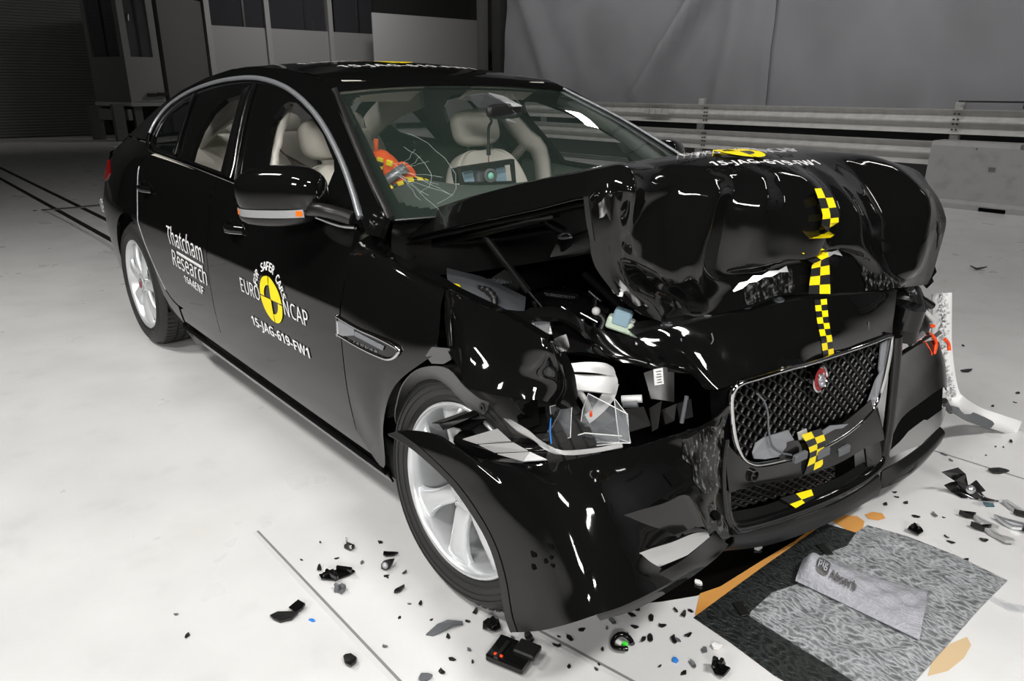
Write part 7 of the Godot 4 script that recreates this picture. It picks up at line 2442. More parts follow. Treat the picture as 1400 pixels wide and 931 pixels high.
	for z in [-0.74, -0.5, -0.2, 0.0, 0.2, 0.38, 0.56, 0.74]:
		var hump: float = 0.045 * exp(-pow((z - 0.38) / 0.17, 2.0))
		var cv: float = 0.10 * (1.0 - pow(abs(z) / 0.74, 2.0))
		g.append([Vector3(-0.58 + cv, 0.955, z), Vector3(-0.72 + cv * 0.6, 0.978, z), Vector3(-0.88, 0.990 + hump * 0.5, z), Vector3(-1.0, 0.992 + hump, z), Vector3(-1.05, 0.97 + hump, z), Vector3(-1.07, 0.90, z), Vector3(-1.04, 0.70, z), Vector3(-0.95, 0.42, z)])
	var dash := grid_part("dashboard", g, 4, 4, 0.0, M.dash, car, true)
	for z in [-0.55, -0.1, 0.1, 0.55]:
		boxed("air_vent", at(Vector3(-1.07, 0.92, z)), Vector3(0.02, 0.05, 0.14), M.trim_black, dash, 0.005)
	# steering wheel
	var w := Node3D.new()
	w.name = "steering_wheel"
	car.add_child(w, true)
	w.transform = Transform3D(Basis(Vector3(0, 0, 1), -0.42), Vector3(-1.113, 1.034, 0.345) + Vector3(-0.075, -0.180, 0.02))
	s = st()
	var ring := []
	for k in 40:
		var a := TAUF * k / 40
		ring.append(Vector3(0, cos(a) * 0.185, sin(a) * 0.185))
	sweep(s, ring, ring_profile(0.016, 10), Vector3.RIGHT, true)
	part("rim", s, M.trim_black, w)
	s = st()
	lump(s, Transform3D.IDENTITY, Vector3(0.03, 0.06, 0.075), 0.7, 18, 10)
	for a in [PI / 2, -PI / 2, PI]:
		rod(s, Vector3.ZERO, Vector3(0, cos(a) * 0.18, sin(a) * 0.18), 0.016, 8)
	part("hub", s, M.trim_black, w)
	for k in 7:
		s = st()
		var a0 := -0.75 + k * 0.24
		var run := []
		for e in 5:
			var a := a0 + 0.13 * e / 4.0
			run.append(Vector3(0.004, cos(a) * 0.187, sin(a) * 0.187))
		sweep(s, run, ring_profile(0.0185, 10), Vector3.RIGHT)
		part("rim_tape", s, M.yellow_vinyl, w)
	# belts
	s = st()
	sweep(s, smooth([Vector3(-1.63, 1.139, 0.66), Vector3(-1.701, 1.071, 0.57), Vector3(-1.703, 1.023, 0.5), Vector3(-1.671, 0.983, 0.43)], 4), rect_profile(0.024, 0.0015), Vector3(0.5, 0.6, 0.3))
	var blt := part("seat_belt", s, M.belt, car)
	for e in [[Vector3(-1.713, 0.991, 0.46), 0.0], [Vector3(-1.688, 0.974, 0.45), 0.3]]:
		boxed("belt_buckle", along(e[0], Vector3(0.9, 0.35, -0.2)), Vector3(0.07, 0.012, 0.016), M.plastic_grey, blt, 0.003)
	s = st()
	sweep(s, smooth([Vector3(-1.60, 1.10, -0.70), Vector3(-1.66, 0.95, -0.60), Vector3(-1.62, 0.75, -0.50)], 4), rect_profile(0.024, 0.0015), Vector3(0.8, 0.2, 0.5))
	part("seat_belt", s, M.belt, car)
	# mirror, lead, and sensor pads with reflected light put into their grey
	s = st()
	lump(s, along(Vector3(-0.994, 1.278, -0.02), Vector3(0.2, 0, 1)), Vector3(0.11, 0.03, 0.018), 0.6, 18, 10)
	rod(s, Vector3(-0.994, 1.284, -0.02), Vector3(-1.076, 1.316, -0.02) + Vector3(0.03, 0.0, 0), 0.012, 8)
	part("rear_view_mirror", s, M.trim_black, car)
	for e in [[[Vector3(-1.179, 1.335, 0.03), Vector3(-1.056, 1.347, 0.03), Vector3(-0.958, 1.297, -0.03), Vector3(-1.131, 1.29, 0)], M.plastic_grey], [[Vector3(-1.046, 1.348, 0.02), Vector3(-1.026, 1.336, -0.04), Vector3(-0.957, 1.299, -0.08), Vector3(-0.976, 1.297, -0.05), Vector3(-1.006, 1.314, -0.03)], M.alloy], [[Vector3(-1.053, 1.338, 0.01), Vector3(-1.033, 1.341, 0), Vector3(-0.969, 1.27, -0.06), Vector3(-1, 1.266, -0.04)], M.plastic_grey], [[Vector3(-0.994, 1.35, -0.02), Vector3(-0.996, 1.344, -0.06), Vector3(-0.968, 1.297, -0.09), Vector3(-0.996, 1.297, -0.08)], M.plastic_grey]]:
		s = st()
		slab(s, e[0], Vector3(0.45, 0.88, 0), 0.003)
		part("sensor_pad_glare", s, e[1], car)
	s = st()
	tube(s, [Vector3(-1.052, 1.286, 0), Vector3(-1.066, 1.26, 0), Vector3(-1.053, 1.238, 0), Vector3(-1.072, 1.209, 0), Vector3(-1.073, 1.125, 0)], 0.006, 6)
	rod(s, Vector3(-1.072, 1.139, 0), Vector3(-1.073, 1.104, 0), 0.009, 8)
	var lead := part("sensor_lead", s, M.trim_black, car)
	s = st()
	tube(s, [Vector3(-1.073, 1.104, 0), Vector3(-1.073, 1.069, 0)], 0.002, 5, 1)
	part("lead_tip", s, M.red_plastic, lead)
	# camera case on the dashboard
	var c := thing("camera_case", "dark open camera case with pale blue lining and round lens behind the windscreen", "camera case")
	var A := Vector3(-1.02, 1.06, 0.194)
	var B := Vector3(-1.02, 1.074, -0.082)
	var C := Vector3(-1.02, 0.983, -0.094)
	var D := Vector3(-1.02, 1, 0.181)
	s = st()
	sweep(s, [A, B, C, D], rect_profile(0.010, 0.012), Vector3(1, 0, 0), true, -1)
	part("frame", s, M.trim_black, c)
	s = st()
	slab(s, [A, B, C, D], Vector3(1, 0, 0), 0.006)
	for k in 4:
		pass
	var bk := part("back_panel", s, M.trim_black, c)
	bk.position = Vector3(-0.05, 0, 0)
	for e in [[0.14, 0.32], [0.70, 0.95]]:
		s = st()
		slab(s, [A.lerp(B, e[0]).lerp(D.lerp(C, e[0]), 0.30), A.lerp(B, e[1]).lerp(D.lerp(C, e[1]), 0.26), A.lerp(B, e[1]).lerp(D.lerp(C, e[1]), 0.96), A.lerp(B, e[0]).lerp(D.lerp(C, e[0]), 0.96)], Vector3(1, 0, 0), 0.01)
		part("lining_panel", s, M.pale_blue, c).position = Vector3(-0.03, 0, 0)
	var lc := A.lerp(B, 0.52).lerp(D.lerp(C, 0.52), 0.54)
	boxed("camera_body", at(lc + Vector3(-0.03, 0, 0)), Vector3(0.05, 0.085, 0.10), M.plastic_grey, c, 0.008)
	s = st()
	lathe(s, along(lc, Vector3(1, 0.1, 0.3)), [Vector2(0.028, -0.01), Vector2(0.028, 0.02), Vector2(0.018, 0.022), Vector2(0.016, 0.012), Vector2(0.0, 0.012)], 24)
	var ln := part("lens_ring", s, M.plastic_grey, c)
	s = st()
	lathe(s, along(lc + Vector3(0.014, 0, 0), Vector3(1, 0.1, 0.3)), [Vector2(0.014, 0.0), Vector2(0.010, 0.004), Vector2(0.0, 0.006)], 20, false)
	part("lens", s, M.lens_green, ln)
	boxed("foot", at((C + D) * 0.5 + Vector3(-0.02, -0.006, 0)), Vector3(0.05, 0.012, 0.16), M.trim_black, c)
	c.position.y = 0.004
	# orange bundle strapped at the steering wheel
	var b := thing("padded_bundle", "orange cloth bundle with a grey strap and yellow marker tape behind the cracked windscreen", "bundle")
	var ctr := Vector3(-1.17, 1.056, 0.43)
	s = st()
	lump(s, along(ctr, Vector3(-1.117, 1.021, 0.42) - Vector3(-1.169, 1.105, 0.46), Vector3(0.3, 0.5, 0.8)), Vector3(0.085, 0.055, 0.06), 0.8, 24, 14)
	lump(s, along(Vector3(-1.182, 1.089, 0.45), Vector3(0.2, 1, 0.1)), Vector3(0.055, 0.045, 0.05), 0.9, 18, 12)
	part("padding", s, M.orange_cloth, b)
	var nz := FastNoiseLite.new()
	nz.seed = 2
	nz.frequency = 14.0
	rows = []
	for i in 9:
		var r := []
		for j in 13:
			var a := TAUF * j / 12.0
			var t: float = i / 8.0
			var rad: float = 0.034 * sin(PI * (0.15 + 0.8 * t))
			var p: Vector3 = Vector3(-1.159, 1.066, 0.4).lerp(Vector3(-1.129, 1.044, 0.33), t) + Vector3(0.2, cos(a), sin(a) * 0.9) * rad
			r.append(p + Vector3.ONE * 0.012 * nz.get_noise_3dv(p))
		rows.append(r)
	grid_part("loose_sleeve", rows, 2, 2, 0.0, M.orange_cloth, b)
	s = st()
	var ring2 := []
	var tb := along(Vector3(-1.14, 1.047, 0.43), Vector3(-1.117, 1.021, 0.42) - Vector3(-1.169, 1.105, 0.46), Vector3(0.3, 0.5, 0.8))
	for k in 24:
		var a := TAUF * k / 24
		ring2.append(tb * Vector3(0.01, cos(a) * 0.060, sin(a) * 0.064))
	sweep(s, ring2, rect_profile(0.002, 0.018), tb.basis.x, true)
	part("strap", s, M.chrome_satin, b)
	for e in [[Vector3(-1.138, 1.099, 0.47), M.yellow_vinyl], [Vector3(-1.134, 1.084, 0.475), M.trim_black], [Vector3(-1.136, 1.073, 0.475), M.yellow_vinyl], [Vector3(-1.137, 1.059, 0.475), M.trim_black], [Vector3(-1.089, 1.092, 0.46), M.yellow_vinyl]]:
		boxed("marker_tape", along(e[0] + Vector3(0.02, 0.01, 0.02), Vector3(0.3, 1, -0.1), Vector3(0.7, 0.1, 0.7)), Vector3(0.022, 0.012, 0.026), e[1], b, 0.003)
	s = st()
	tube(s, [Vector3(-1.17, 1.183, 0.47), Vector3(-1.175, 1.143, 0.47), Vector3(-1.185, 1.106, 0.46)], 0.010, 8)
	part("pink_strap", s, M.dummy_cloth, b)

# ---------------------------------------------------------------- on the floor
func floor_skin(poly: Array, base: float, amp: float, freq: float, sd: int, cell: float, bump = null) -> ArrayMesh:
	var s := st()
	s.set_smooth_group(0)
	var n := FastNoiseLite.new()
	n.seed = sd
	n.frequency = freq
	n.fractal_octaves = 4
	var pp := PackedVector2Array()
	for p in poly:
		pp.append(Vector2(p.x, p.z))
	if Geometry2D.is_polygon_clockwise(pp):
		pp.reverse()
	var lo := pp[0]
	var hi := pp[0]
	for p in pp:
		lo = lo.min(p)
		hi = hi.max(p)
	var f := func(p: Vector2) -> Vector3:
		var near := 1.0
		for e in pp.size():
			near = minf(near, p.distance_to(Geometry2D.get_closest_point_to_segment(p, pp[e], pp[(e + 1) % pp.size()])))
		var h: float = base + amp * (0.5 + n.get_noise_2d(p.x, p.y * 0.55)) * smoothstep(0.0, 0.07, near)
		if bump != null:
			h += bump.call(p)
		return Vector3(p.x, h, p.y)
	for i in int(ceil((hi.x - lo.x) / cell)):
		for j in int(ceil((hi.y - lo.y) / cell)):
			var a := lo + Vector2(i, j) * cell
			for pc in Geometry2D.intersect_polygons(PackedVector2Array([a, a + Vector2(cell, 0), a + Vector2(cell, cell), a + Vector2(0, cell)]), pp):
				var ix := Geometry2D.triangulate_polygon(pc)
				for k in range(0, ix.size(), 3):
					var t := [pc[ix[k]], pc[ix[k + 1]], pc[ix[k + 2]]]
					if (t[1] - t[0]).cross(t[2] - t[0]) < 0:
						t.reverse()
					for q in t:
						s.add_vertex(f.call(q))
	if amp > 0.0:
		s.set_smooth_group(5)
		for i in pp.size():
			var m := int(ceil((pp[(i + 1) % pp.size()] - pp[i]).length() / cell))
			for k in m:
				var a: Vector3 = f.call(pp[i].lerp(pp[(i + 1) % pp.size()], float(k) / m))
				var b: Vector3 = f.call(pp[i].lerp(pp[(i + 1) % pp.size()], float(k + 1) / m))
				quad(s, a, Vector3(a.x, 0.0005, a.z), Vector3(b.x, 0.0005, b.z), b)
	return done(s)

# a broken piece: a ragged plate, bent once, lying on the floor
func fragment(s: SurfaceTool, r: Vector2, thick: float, bend: float, rg: RandomNumberGenerator, turn: float) -> void:
	var n := rg.randi_range(5, 8)
	var top := []
	for k in n:
		var a := TAUF * (k + rg.randf_range(-0.3, 0.3)) / n
		var d := rg.randf_range(0.65, 1.05)
		var p := Vector2(cos(a) * r.x * d, sin(a) * r.y * d)
		top.append(Vector3(p.x, thick + bend * abs(p.x) * 0.9 + bend * 0.25 * p.y, p.y).rotated(Vector3.UP, turn))
	var c := Vector3(0, thick * 1.2, 0)
	s.set_smooth_group(-1)
	for k in n:
		var a: Vector3 = top[k]
		var b: Vector3 = top[(k + 1) % n]
		var dn := Vector3(0, -thick, 0)
		tri(s, c, b, a)
		tri(s, c + dn, a + dn, b + dn)
		quad(s, a, b, b + dn, a + dn)

func floor_at(px: Vector3) -> Vector3:
	return px

func debris() -> void:
	var s: SurfaceTool
	var rg := RandomNumberGenerator.new()
	rg.seed = 41
	# torn trim still hanging from the far end of the bumper
	var tp := Node3D.new()
	tp.name = "torn_trim"
	car.add_child(tp, true)
	tp.set_meta("label", "long pale torn trim strip standing up beside the bumper")
	s = st()
	sweep(s, smooth([Vector3(0.388, 0.638, -1), Vector3(0.402, 0.558, -1), Vector3(0.426, 0.449, -0.99), Vector3(0.46, 0.342, -0.98), Vector3(0.495, 0.265, -0.97), Vector3(0.526, 0.224, -1), Vector3(0.524, 0.1, -1.269), Vector3(0.58, 0.055, -1.37), Vector3(0.635, 0.012, -1.472)], 5), rect_profile(0.034, 0.004), Vector3(0.60, 0.25, 0.75))
	part("trim_strip", s, M.paper_label, tp)
	s = st()
	var pth := smooth([Vector3(0.397, 0.639, -0.99), Vector3(0.411, 0.562, -0.99), Vector3(0.437, 0.454, -0.98), Vector3(0.47, 0.347, -0.97), Vector3(0.508, 0.272, -0.96)], 12)
	for k in pth.size():
		for e in 3:
			lump(s, at(pth[k] + Vector3(rg.randf_range(-0.012, 0.016), rg.randf_range(-0.006, 0.006), -0.006 + 0.008 * e)), Vector3(0.006, 0.005, 0.006) * rg.randf_range(0.4, 1.0), 1.0, 6, 4)
	var gl := part("foil_backing", s, M.alloy, tp)
	gl.set_meta("kind", "stuff")
	grid_part("ribbed_backing", [[Vector3(0.504, 0.252, -0.9), Vector3(0.51, 0.23, -0.9)],
		[Vector3(0.523, 0.229, -0.96), Vector3(0.526, 0.199, -0.96)],
		[Vector3(0.516, 0.14, -1.183), Vector3(0.526, 0.11, -1.146)],
		[Vector3(0.557, 0.07, -1.329), Vector3(0.555, 0.05, -1.285)],
		[Vector3(0.572, 0.05, -1.345), Vector3(0.57, 0.04, -1.322)]], 3, 2, 0.006, M.plastic_grey, tp, true)
	s = st()
	tube(s, [Vector3(0.516, 0.286, -0.84), Vector3(0.513, 0.243, -0.9), Vector3(0.515, 0.211, -0.95)], 0.012, 8)
	part("trim_tab", s, M.trim_black, tp)
	# cable from the tow bracket
	s = st()
	tube(s, [Vector3(-4.117, 0.628, 0.8), Vector3(-6.16, 0.35, 0.596), Vector3(-8.676, 0.012, 0.437), Vector3(-8.736, 0.006, 0.531)], 0.008, 6)
	tag(part("tow_cable", s, M.trim_black), "thin black cable running from the car's back corner to the floor", "cable")
	# spilt coolant
	var sp1 := put("coolant_puddle", floor_skin([Vector3(0.403, 0, 0.505), Vector3(0.359, 0, 0.417), Vector3(0.38, 0, 0.345), Vector3(0.394, 0, 0.152), Vector3(0.409, 0, -0.02), Vector3(0.415, 0, -0.188), Vector3(0.421, 0, -0.221), Vector3(0.435, 0, -0.198), Vector3(0.42, 0, 0.111), Vector3(0.411, 0, 0.338), Vector3(0.416, 0, 0.472)], 0.0012, 0.0, 1.0, 1, 0.08), M.coolant)
	tag(sp1, "long orange streak of spilt coolant along the edge of the wet mats", "spill")
	sp1.set_meta("kind", "stuff")
	sp1 = put("coolant_puddle", floor_skin([Vector3(0.431, 0, -0.226), Vector3(0.437, 0, -0.286), Vector3(0.478, 0, -0.318), Vector3(0.508, 0, -0.306), Vector3(0.521, 0, -0.264), Vector3(0.525, 0, -0.212), Vector3(0.497, 0, -0.211)], 0.0012, 0.0, 1.0, 2, 0.08), M.coolant)
	tag(sp1, "orange coolant patch in the notch between the mats", "spill")
	sp1.set_meta("kind", "stuff")
	sp1 = put("coolant_puddle", floor_skin([Vector3(0.49, 0, -0.346), Vector3(0.499, 0, -0.383), Vector3(0.526, 0, -0.4), Vector3(0.547, 0, -0.377), Vector3(0.535, 0, -0.344), Vector3(0.511, 0, -0.33)], 0.0012, 0.0, 1.0, 3, 0.08), M.coolant)
	tag(sp1, "small orange coolant splash just under the bumper lip", "spill")
	sp1.set_meta("kind", "stuff")
	sp1 = put("coolant_stain", floor_skin([Vector3(0.91, 0, 0.257), Vector3(0.896, 0, 0.182), Vector3(0.907, 0, 0.092), Vector3(0.926, 0, 0.034), Vector3(0.944, 0, 0.058), Vector3(0.948, 0, 0.123), Vector3(0.937, 0, 0.201)], 0.0010, 0.0, 1.0, 4, 0.08), M.coolant_pale)
	tag(sp1, "faint dried tan stain on the floor below the mats' corner", "stain")
	sp1.set_meta("kind", "stuff")
	var oil := put("oil_and_shade_patch", floor_skin([Vector3(0.308, 0, 0.527), Vector3(0.359, 0, 0.431), Vector3(0.38, 0, 0.345), Vector3(0.394, 0, 0.152), Vector3(0.409, 0, -0.02), Vector3(0.415, 0, -0.188), Vector3(0.408, 0, -0.349), Vector3(0.374, 0, -0.535), Vector3(0.196, 0, -0.497), Vector3(0.122, 0, -0.024), Vector3(0.139, 0, 0.397), Vector3(0.2, 0, 0.588), Vector3(0.267, 0, 0.588)], 0.0009, 0.0, 1.0, 7, 0.08), M.shadow_oil)  # real oil, with the under-car shade put into the same black
	tag(oil, "black oily spill with painted under-car shade on the floor between the bumper and the orange streak", "spill")
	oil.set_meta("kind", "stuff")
	# absorbent mats
	var m1 := put("absorbent_mat", floor_skin([Vector3(0.406, 0, 0.515), Vector3(0.413, 0, 0.184), Vector3(0.426, 0, -0.194), Vector3(0.52, 0, -0.219), Vector3(0.534, 0, -0.121), Vector3(0.49, 0, 0.042), Vector3(0.524, 0, 0.172), Vector3(0.511, 0, 0.273), Vector3(0.512, 0, 0.381), Vector3(0.82, 0, 0.398), Vector3(0.821, 0, 0.525), Vector3(0.662, 0, 0.539), Vector3(0.528, 0, 0.522)], 0.002, 0.006, 14.0, 5, 0.02), M.soaked_mat)
	tag(m1, "dark soaked absorbent mat lying nearest the bumper", "mat")
	var m2 := put("absorbent_mat", floor_skin([Vector3(0.495, 0, 0.263), Vector3(0.524, 0, 0.172), Vector3(0.49, 0, 0.042), Vector3(0.534, 0, -0.121), Vector3(0.52, 0, -0.219), Vector3(0.526, 0, -0.285), Vector3(0.635, 0, -0.319), Vector3(0.786, 0, -0.326), Vector3(0.923, 0, -0.307), Vector3(0.911, 0, -0.116), Vector3(0.897, 0, 0.296), Vector3(0.894, 0, 0.443), Vector3(0.81, 0, 0.412), Vector3(0.499, 0, 0.396)], 0.0045, 0.016, 11.0, 6, 0.018), M.wet_mat)
	tag(m2, "pale wrinkled absorbent mat spreading towards the scattered lens pieces", "mat")
	# folded pad with its printing
	var pad := thing("folded_pad", "pale folded absorbent pad with dark printed lettering on top of the mats", "pad")
	var rows := []
	var p0: Vector3 = [Vector3(0.504, 0, 0.122)][0]
	var p1: Vector3 = [Vector3(0.817, 0, 0.034)][0]
	var dx := (p1 - p0).normalized()
	var dz := Vector3(-dx.z, 0, dx.x)
	for i in 15:
		var t := i / 14.0
		var r := []
		var hw := lerpf(0.062, 0.115, t)
		var h := 0.046 * (1.0 - t) * (1.0 - t) * smoothstep(0.0, 0.06, t) + 0.021
		for j in 11:
			var u := -1.0 + j / 5.0
			var wob := 0.006 * sin(i * 1.9 + j * 1.3) + 0.004 * sin(i * 0.7 - j * 2.1)
			r.append(p0 + dx * ((p1 - p0).length() * t) + dz * (hw * u + 0.02 * t) + Vector3(0, 0.019 + h * pow(maxf(1.0 - u * u, 0.0), 0.7) + wob * t * (1.0 - abs(u)), 0))
		rows.append(r)
	var pg := dense(rows, 3, 3)
	s = st()
	sheet(s, pg, 0.003, false)
	part("pad", s, M.dry_pad, pad)
	var pf := func(u: float, v: float, lift: float) -> Vector3:
		var i := clampf(u, 0, 0.999) * (pg.size() - 1)
		var j: float = clampf(v, 0, 0.999) * (pg[0].size() - 1)
		var a: Vector3 = pg[int(i)][int(j)].lerp(pg[int(i) + 1][int(j)], i - int(i))
		var b: Vector3 = pg[int(i)][int(j) + 1].lerp(pg[int(i) + 1][int(j) + 1], i - int(i))
		return a.lerp(b, j - int(j)) + Vector3(0, lift, 0)
	s = st()
	var blot := []
	for k in 14:
		var a := TAUF * k / 14
		blot.append(pf.call(0.19 + 0.055 * sign(cos(a)) * pow(abs(cos(a)), 0.6), 0.62 + 0.20 * sign(sin(a)) * pow(abs(sin(a)), 0.6), 0.0055))
	slab(s, blot, Vector3(0, 1, 0.2), 0.001)
	part("print_block", s, M.grey_vinyl, pad)
	s = st()
	letters(s, "pig", true, func(p: Vector2) -> Vector3: return pf.call(0.19 + p.x * 0.08, 0.62 - p.y * 0.24, 0.0085))
	part("print_reversed", s, M.dry_pad, pad)
	s = st()
	letters(s, "Absorb", true, func(p: Vector2) -> Vector3: return pf.call(0.37 + p.x * 0.22, 0.72 - p.y * 0.20, 0.0075))
	part("print_lettering", s, M.grey_vinyl, pad)
	for e in [Vector3(0.5, 0.01, -0.043), Vector3(0.478, 0.01, 0.394)]:
		s = st()
		box(s, Transform3D(Basis(Vector3.UP, -0.55), e), Vector3(0.055, 0.002, 0.026), 0.0008)
		part("print_mark", s, M.black_vinyl, m1)
	# large pieces, each its own
	var big := [
		[[Vector3(-0.394, 0, 1.159)][0], Vector2(0.060, 0.020), 0.022, 0.0, -0.35, "long black plastic housing piece left of the front wheel", "plastic piece", M.plastic_gloss],
		[[Vector3(-0.331, 0, 1.181)][0], Vector2(0.020, 0.018), 0.018, 0.1, 0.4, "small black cube-like chip just below the long housing piece", "plastic piece", M.plastic_grey],
		[[Vector3(-0.33, 0, 1.355)][0], Vector2(0.042, 0.020), 0.008, 0.15, -0.2, "flat black wedge of the broken pair beside the blue chip", "plastic piece", M.plastic_black],
		[[Vector3(-0.336, 0, 1.309)][0], Vector2(0.026, 0.024), 0.016, 0.2, 0.5, "upright black half of the broken pair beside the blue chip", "plastic piece", M.plastic_gloss],
		[[Vector3(-0.271, 0, 1.301)][0], Vector2(0.011, 0.006), 0.004, 0.1, 0.2, "bright blue plastic chip on the floor left of the wheel", "plastic chip", M.blue_plastic],
		[[Vector3(0.071, 0, 0.956)][0], Vector2(0.030, 0.024), 0.020, 0.15, 0.2, "black box-shaped clip between the grey strip and the bumper tip", "plastic piece", M.plastic_gloss],
		[[Vector3(-0.064, 0, 1.298)][0], Vector2(0.024, 0.016), 0.014, 0.4, 0.9, "black pointed shard beside the floor joint near the picture's lower edge", "plastic piece", M.plastic_black],
		[[Vector3(0.1, 0, 1.188)][0], Vector2(0.024, 0.012), 0.010, 0.2, -0.2, "dark grey shard right at the lower picture edge", "plastic piece", M.plastic_grey],
		[[Vector3(-0.382, 0, 0.984)][0], Vector2(0.026, 0.012), 0.006, 0.2, 0.0, "glossy black sliver above the round lamp piece", "plastic piece", M.plastic_gloss],
		[[Vector3(-0.218, 0, 1.059)][0], Vector2(0.022, 0.009), 0.008, 0.35, -0.9, "curled black clip beside the front tyre", "plastic piece", M.plastic_black],
		[[Vector3(0.166, 0, 0.905)][0], Vector2(0.022, 0.012), 0.016, 0.4, 1.2, "thin upright black sliver just under the bumper tip", "plastic piece", M.plastic_black],
		[[Vector3(0.568, 0, 0.628)][0], Vector2(0.030, 0.020), 0.030, 0.5, 1.1, "tall black shard at the lower picture edge beside the mats", "plastic piece", M.plastic_gloss],
		[[Vector3(0.646, 0, -0.356)][0], Vector2(0.030, 0.020), 0.022, 0.5, 0.4, "spiky black cluster at the mats' top corner", "plastic piece", M.plastic_gloss],
		[[Vector3(0.694, 0, -1.013)][0], Vector2(0.045, 0.022), 0.010, 0.15, -0.2, "flat black plate on the floor seam at the right", "plastic piece", M.plastic_black],
		[[Vector3(-0.478, 0, -4.562)][0], Vector2(0.06, 0.02), 0.012, 0.5, 0.5, "curled black flake far out on the floor near the barrier", "plastic piece", M.plastic_black],
		[[Vector3(0.248, 0, -2.063)][0], Vector2(0.045, 0.016), 0.006, 0.1, -0.3, "flat dark flake to the right of the standing trim strip", "plastic piece", M.plastic_black],
		[[Vector3(0.332, 0, 0.385)][0], Vector2(0.014, 0.010), 0.014, 0.2, 0.6, "white plastic clip at the end of the orange coolant streak", "plastic clip", M.paper_label],
		[[Vector3(0.355, 0, 0.101)][0], Vector2(0.016, 0.010), 0.014, 0.2, 0.1, "white plastic clip under the bumper beside the coolant", "plastic clip", M.paper_label],
		[[Vector3(0.469, 0, 0.682)][0], Vector2(0.008, 0.010), 0.006, 0.1, 0.2, "small blue chip among the splinters below the bumper", "plastic chip", M.blue_plastic],
		[[Vector3(0.511, 0, 0.565)][0], Vector2(0.018, 0.012), 0.010, 0.3, 0.2, "crumpled white plastic scrap left of the mats", "plastic scrap", M.paper_label],
	]
	for e in big:
		s = st()
		fragment(s, e[1], minf(e[2], 0.007), e[3], rg, 0.0)
		if e[2] > 0.016:
			for k in 3:
				var a := rg.randf() * TAUF
				box(s, Transform3D(Basis(Vector3.UP, a).rotated(Vector3(1, 0, 0), rg.randf_range(-0.3, 0.3)), Vector3(cos(a) * e[1].x * 0.4, e[2] * 0.9, sin(a) * e[1].y * 0.4)), Vector3(e[1].x * rg.randf_range(0.4, 0.9), e[2] * 0.8, e[1].y * 0.5), 0.002)
		var o := part("plastic_shard", s, e[7])
		o.name = numbered(str(e[6]).replace(" ", "_"))
		var tilt: float = minf(e[2] * 16.0, 0.6)
		o.position = e[0] + Vector3(0, e[1].y * sin(tilt) * 0.9, 0)
		o.basis = Basis(Vector3.UP, 0.85 - e[4]) * Basis(Vector3.RIGHT, tilt)
		tag(o, e[5], e[6])
	# grey curved strip
	var t := thing("curved_strip", "curved grey plastic strip with a notched end below the front wheel", "plastic strip")
	s = st()
	slab(s, [Vector3(-0.022, 0.004, 1.102), Vector3(-0.028, 0.01, 1.06), Vector3(-0.019, 0.014, 1.032), Vector3(0.006, 0.008, 1.001), Vector3(0.014, 0.006, 1.005), Vector3(0.004, 0.012, 1.04), Vector3(0.001, 0.008, 1.061), Vector3(-0.006, 0.003, 1.09)], Vector3(0.05, 1, 0.1), 0.004)
	part("strip", s, M.plastic_grey, t)
	# broken module with an orange tab
	t = thing("broken_module", "flat black broken module with a small orange tab below the bumper corner", "module", [Vector3(0.188, 0, 0.986)][0], 0.35)
	boxed("housing", at(Vector3(0, 0.014, 0)), Vector3(0.105, 0.022, 0.085), M.plastic_gloss, t, 0.004)
	boxed("raised_corner", at(Vector3(0.035, 0.026, -0.02)), Vector3(0.06, 0.018, 0.05), M.plastic_black, t, 0.004)
	boxed("rib", at(Vector3(-0.02, 0.027, 0.01)), Vector3(0.012, 0.006, 0.07), M.plastic_black, t, 0.002)
	boxed("orange_tab", at(Vector3(-0.020, 0.0265, 0.030)), Vector3(0.026, 0.006, 0.008), M.orange_wire, t, 0.002)
	# round lamp piece and metal clip beside the wheel
	t = thing("lamp_socket", "small black socket with a pale round bulb in front of the tyre", "socket", [Vector3(-0.332, 0, 1.026)][0], 0.2)
	s = st()
	lathe(s, along(Vector3(0, 0.013, 0), Vector3(0.2, 0.3, -1)), [Vector2(0, -0.02), Vector2(0.012, -0.012), Vector2(0.015, 0.0), Vector2(0.010, 0.014), Vector2(0.0, 0.03)], 14, false)
	part("body", s, M.trim_black, t)
	s = st()
	lump(s, at(Vector3(0.006, 0.020, 0.012)), Vector3(0.010, 0.010, 0.008), 1.0, 12, 8)
	part("bulb", s, M.reflector, t)
	t = thing("clip_assembly", "black clip with pale ends lying furthest back beside the wheel", "clip", [Vector3(-0.494, 0, 1.061)][0], 0.3)
	boxed("base", at(Vector3(0, 0.008, 0)), Vector3(0.03, 0.014, 0.022), M.trim_black, t, 0.003)
	boxed("prong", at(Vector3(-0.014, 0.020, -0.004)), Vector3(0.007, 0.026, 0.006), M.steel, t, 0.002)
	boxed("prong", at(Vector3(0.012, 0.016, 0.008)), Vector3(0.010, 0.016, 0.005), M.steel, t, 0.002)
	t = thing("cracked_ring", "broken black ring with a green insert among the splinters under the bumper", "ring", [Vector3(0.348, 0, 0.743)][0], 0.0)
	s = st()
	var rr := []
	for k in 15:
		var a := 0.4 + 5.0 * k / 14.0
		rr.append(Vector3(cos(a) * 0.026, 0.012 + 0.005 * sin(a * 2.0), sin(a) * 0.026))
	sweep(s, rr, ring_profile(0.007, 8), Vector3.UP)
	part("ring", s, M.plastic_gloss, t)
	boxed("insert", at(Vector3(0.004, 0.008, -0.004)), Vector3(0.012, 0.012, 0.012), M.green_plastic, t, 0.002)
	boxed("insert", at(Vector3(-0.012, 0.006, 0.002)), Vector3(0.018, 0.008, 0.014), M.paper_label, t, 0.002)
	# lamp fragment to the right
	t = thing("lamp_fragment", "dark lamp fragment with an upright flap and a bright round lens at the right", "lamp piece")
	s = st()
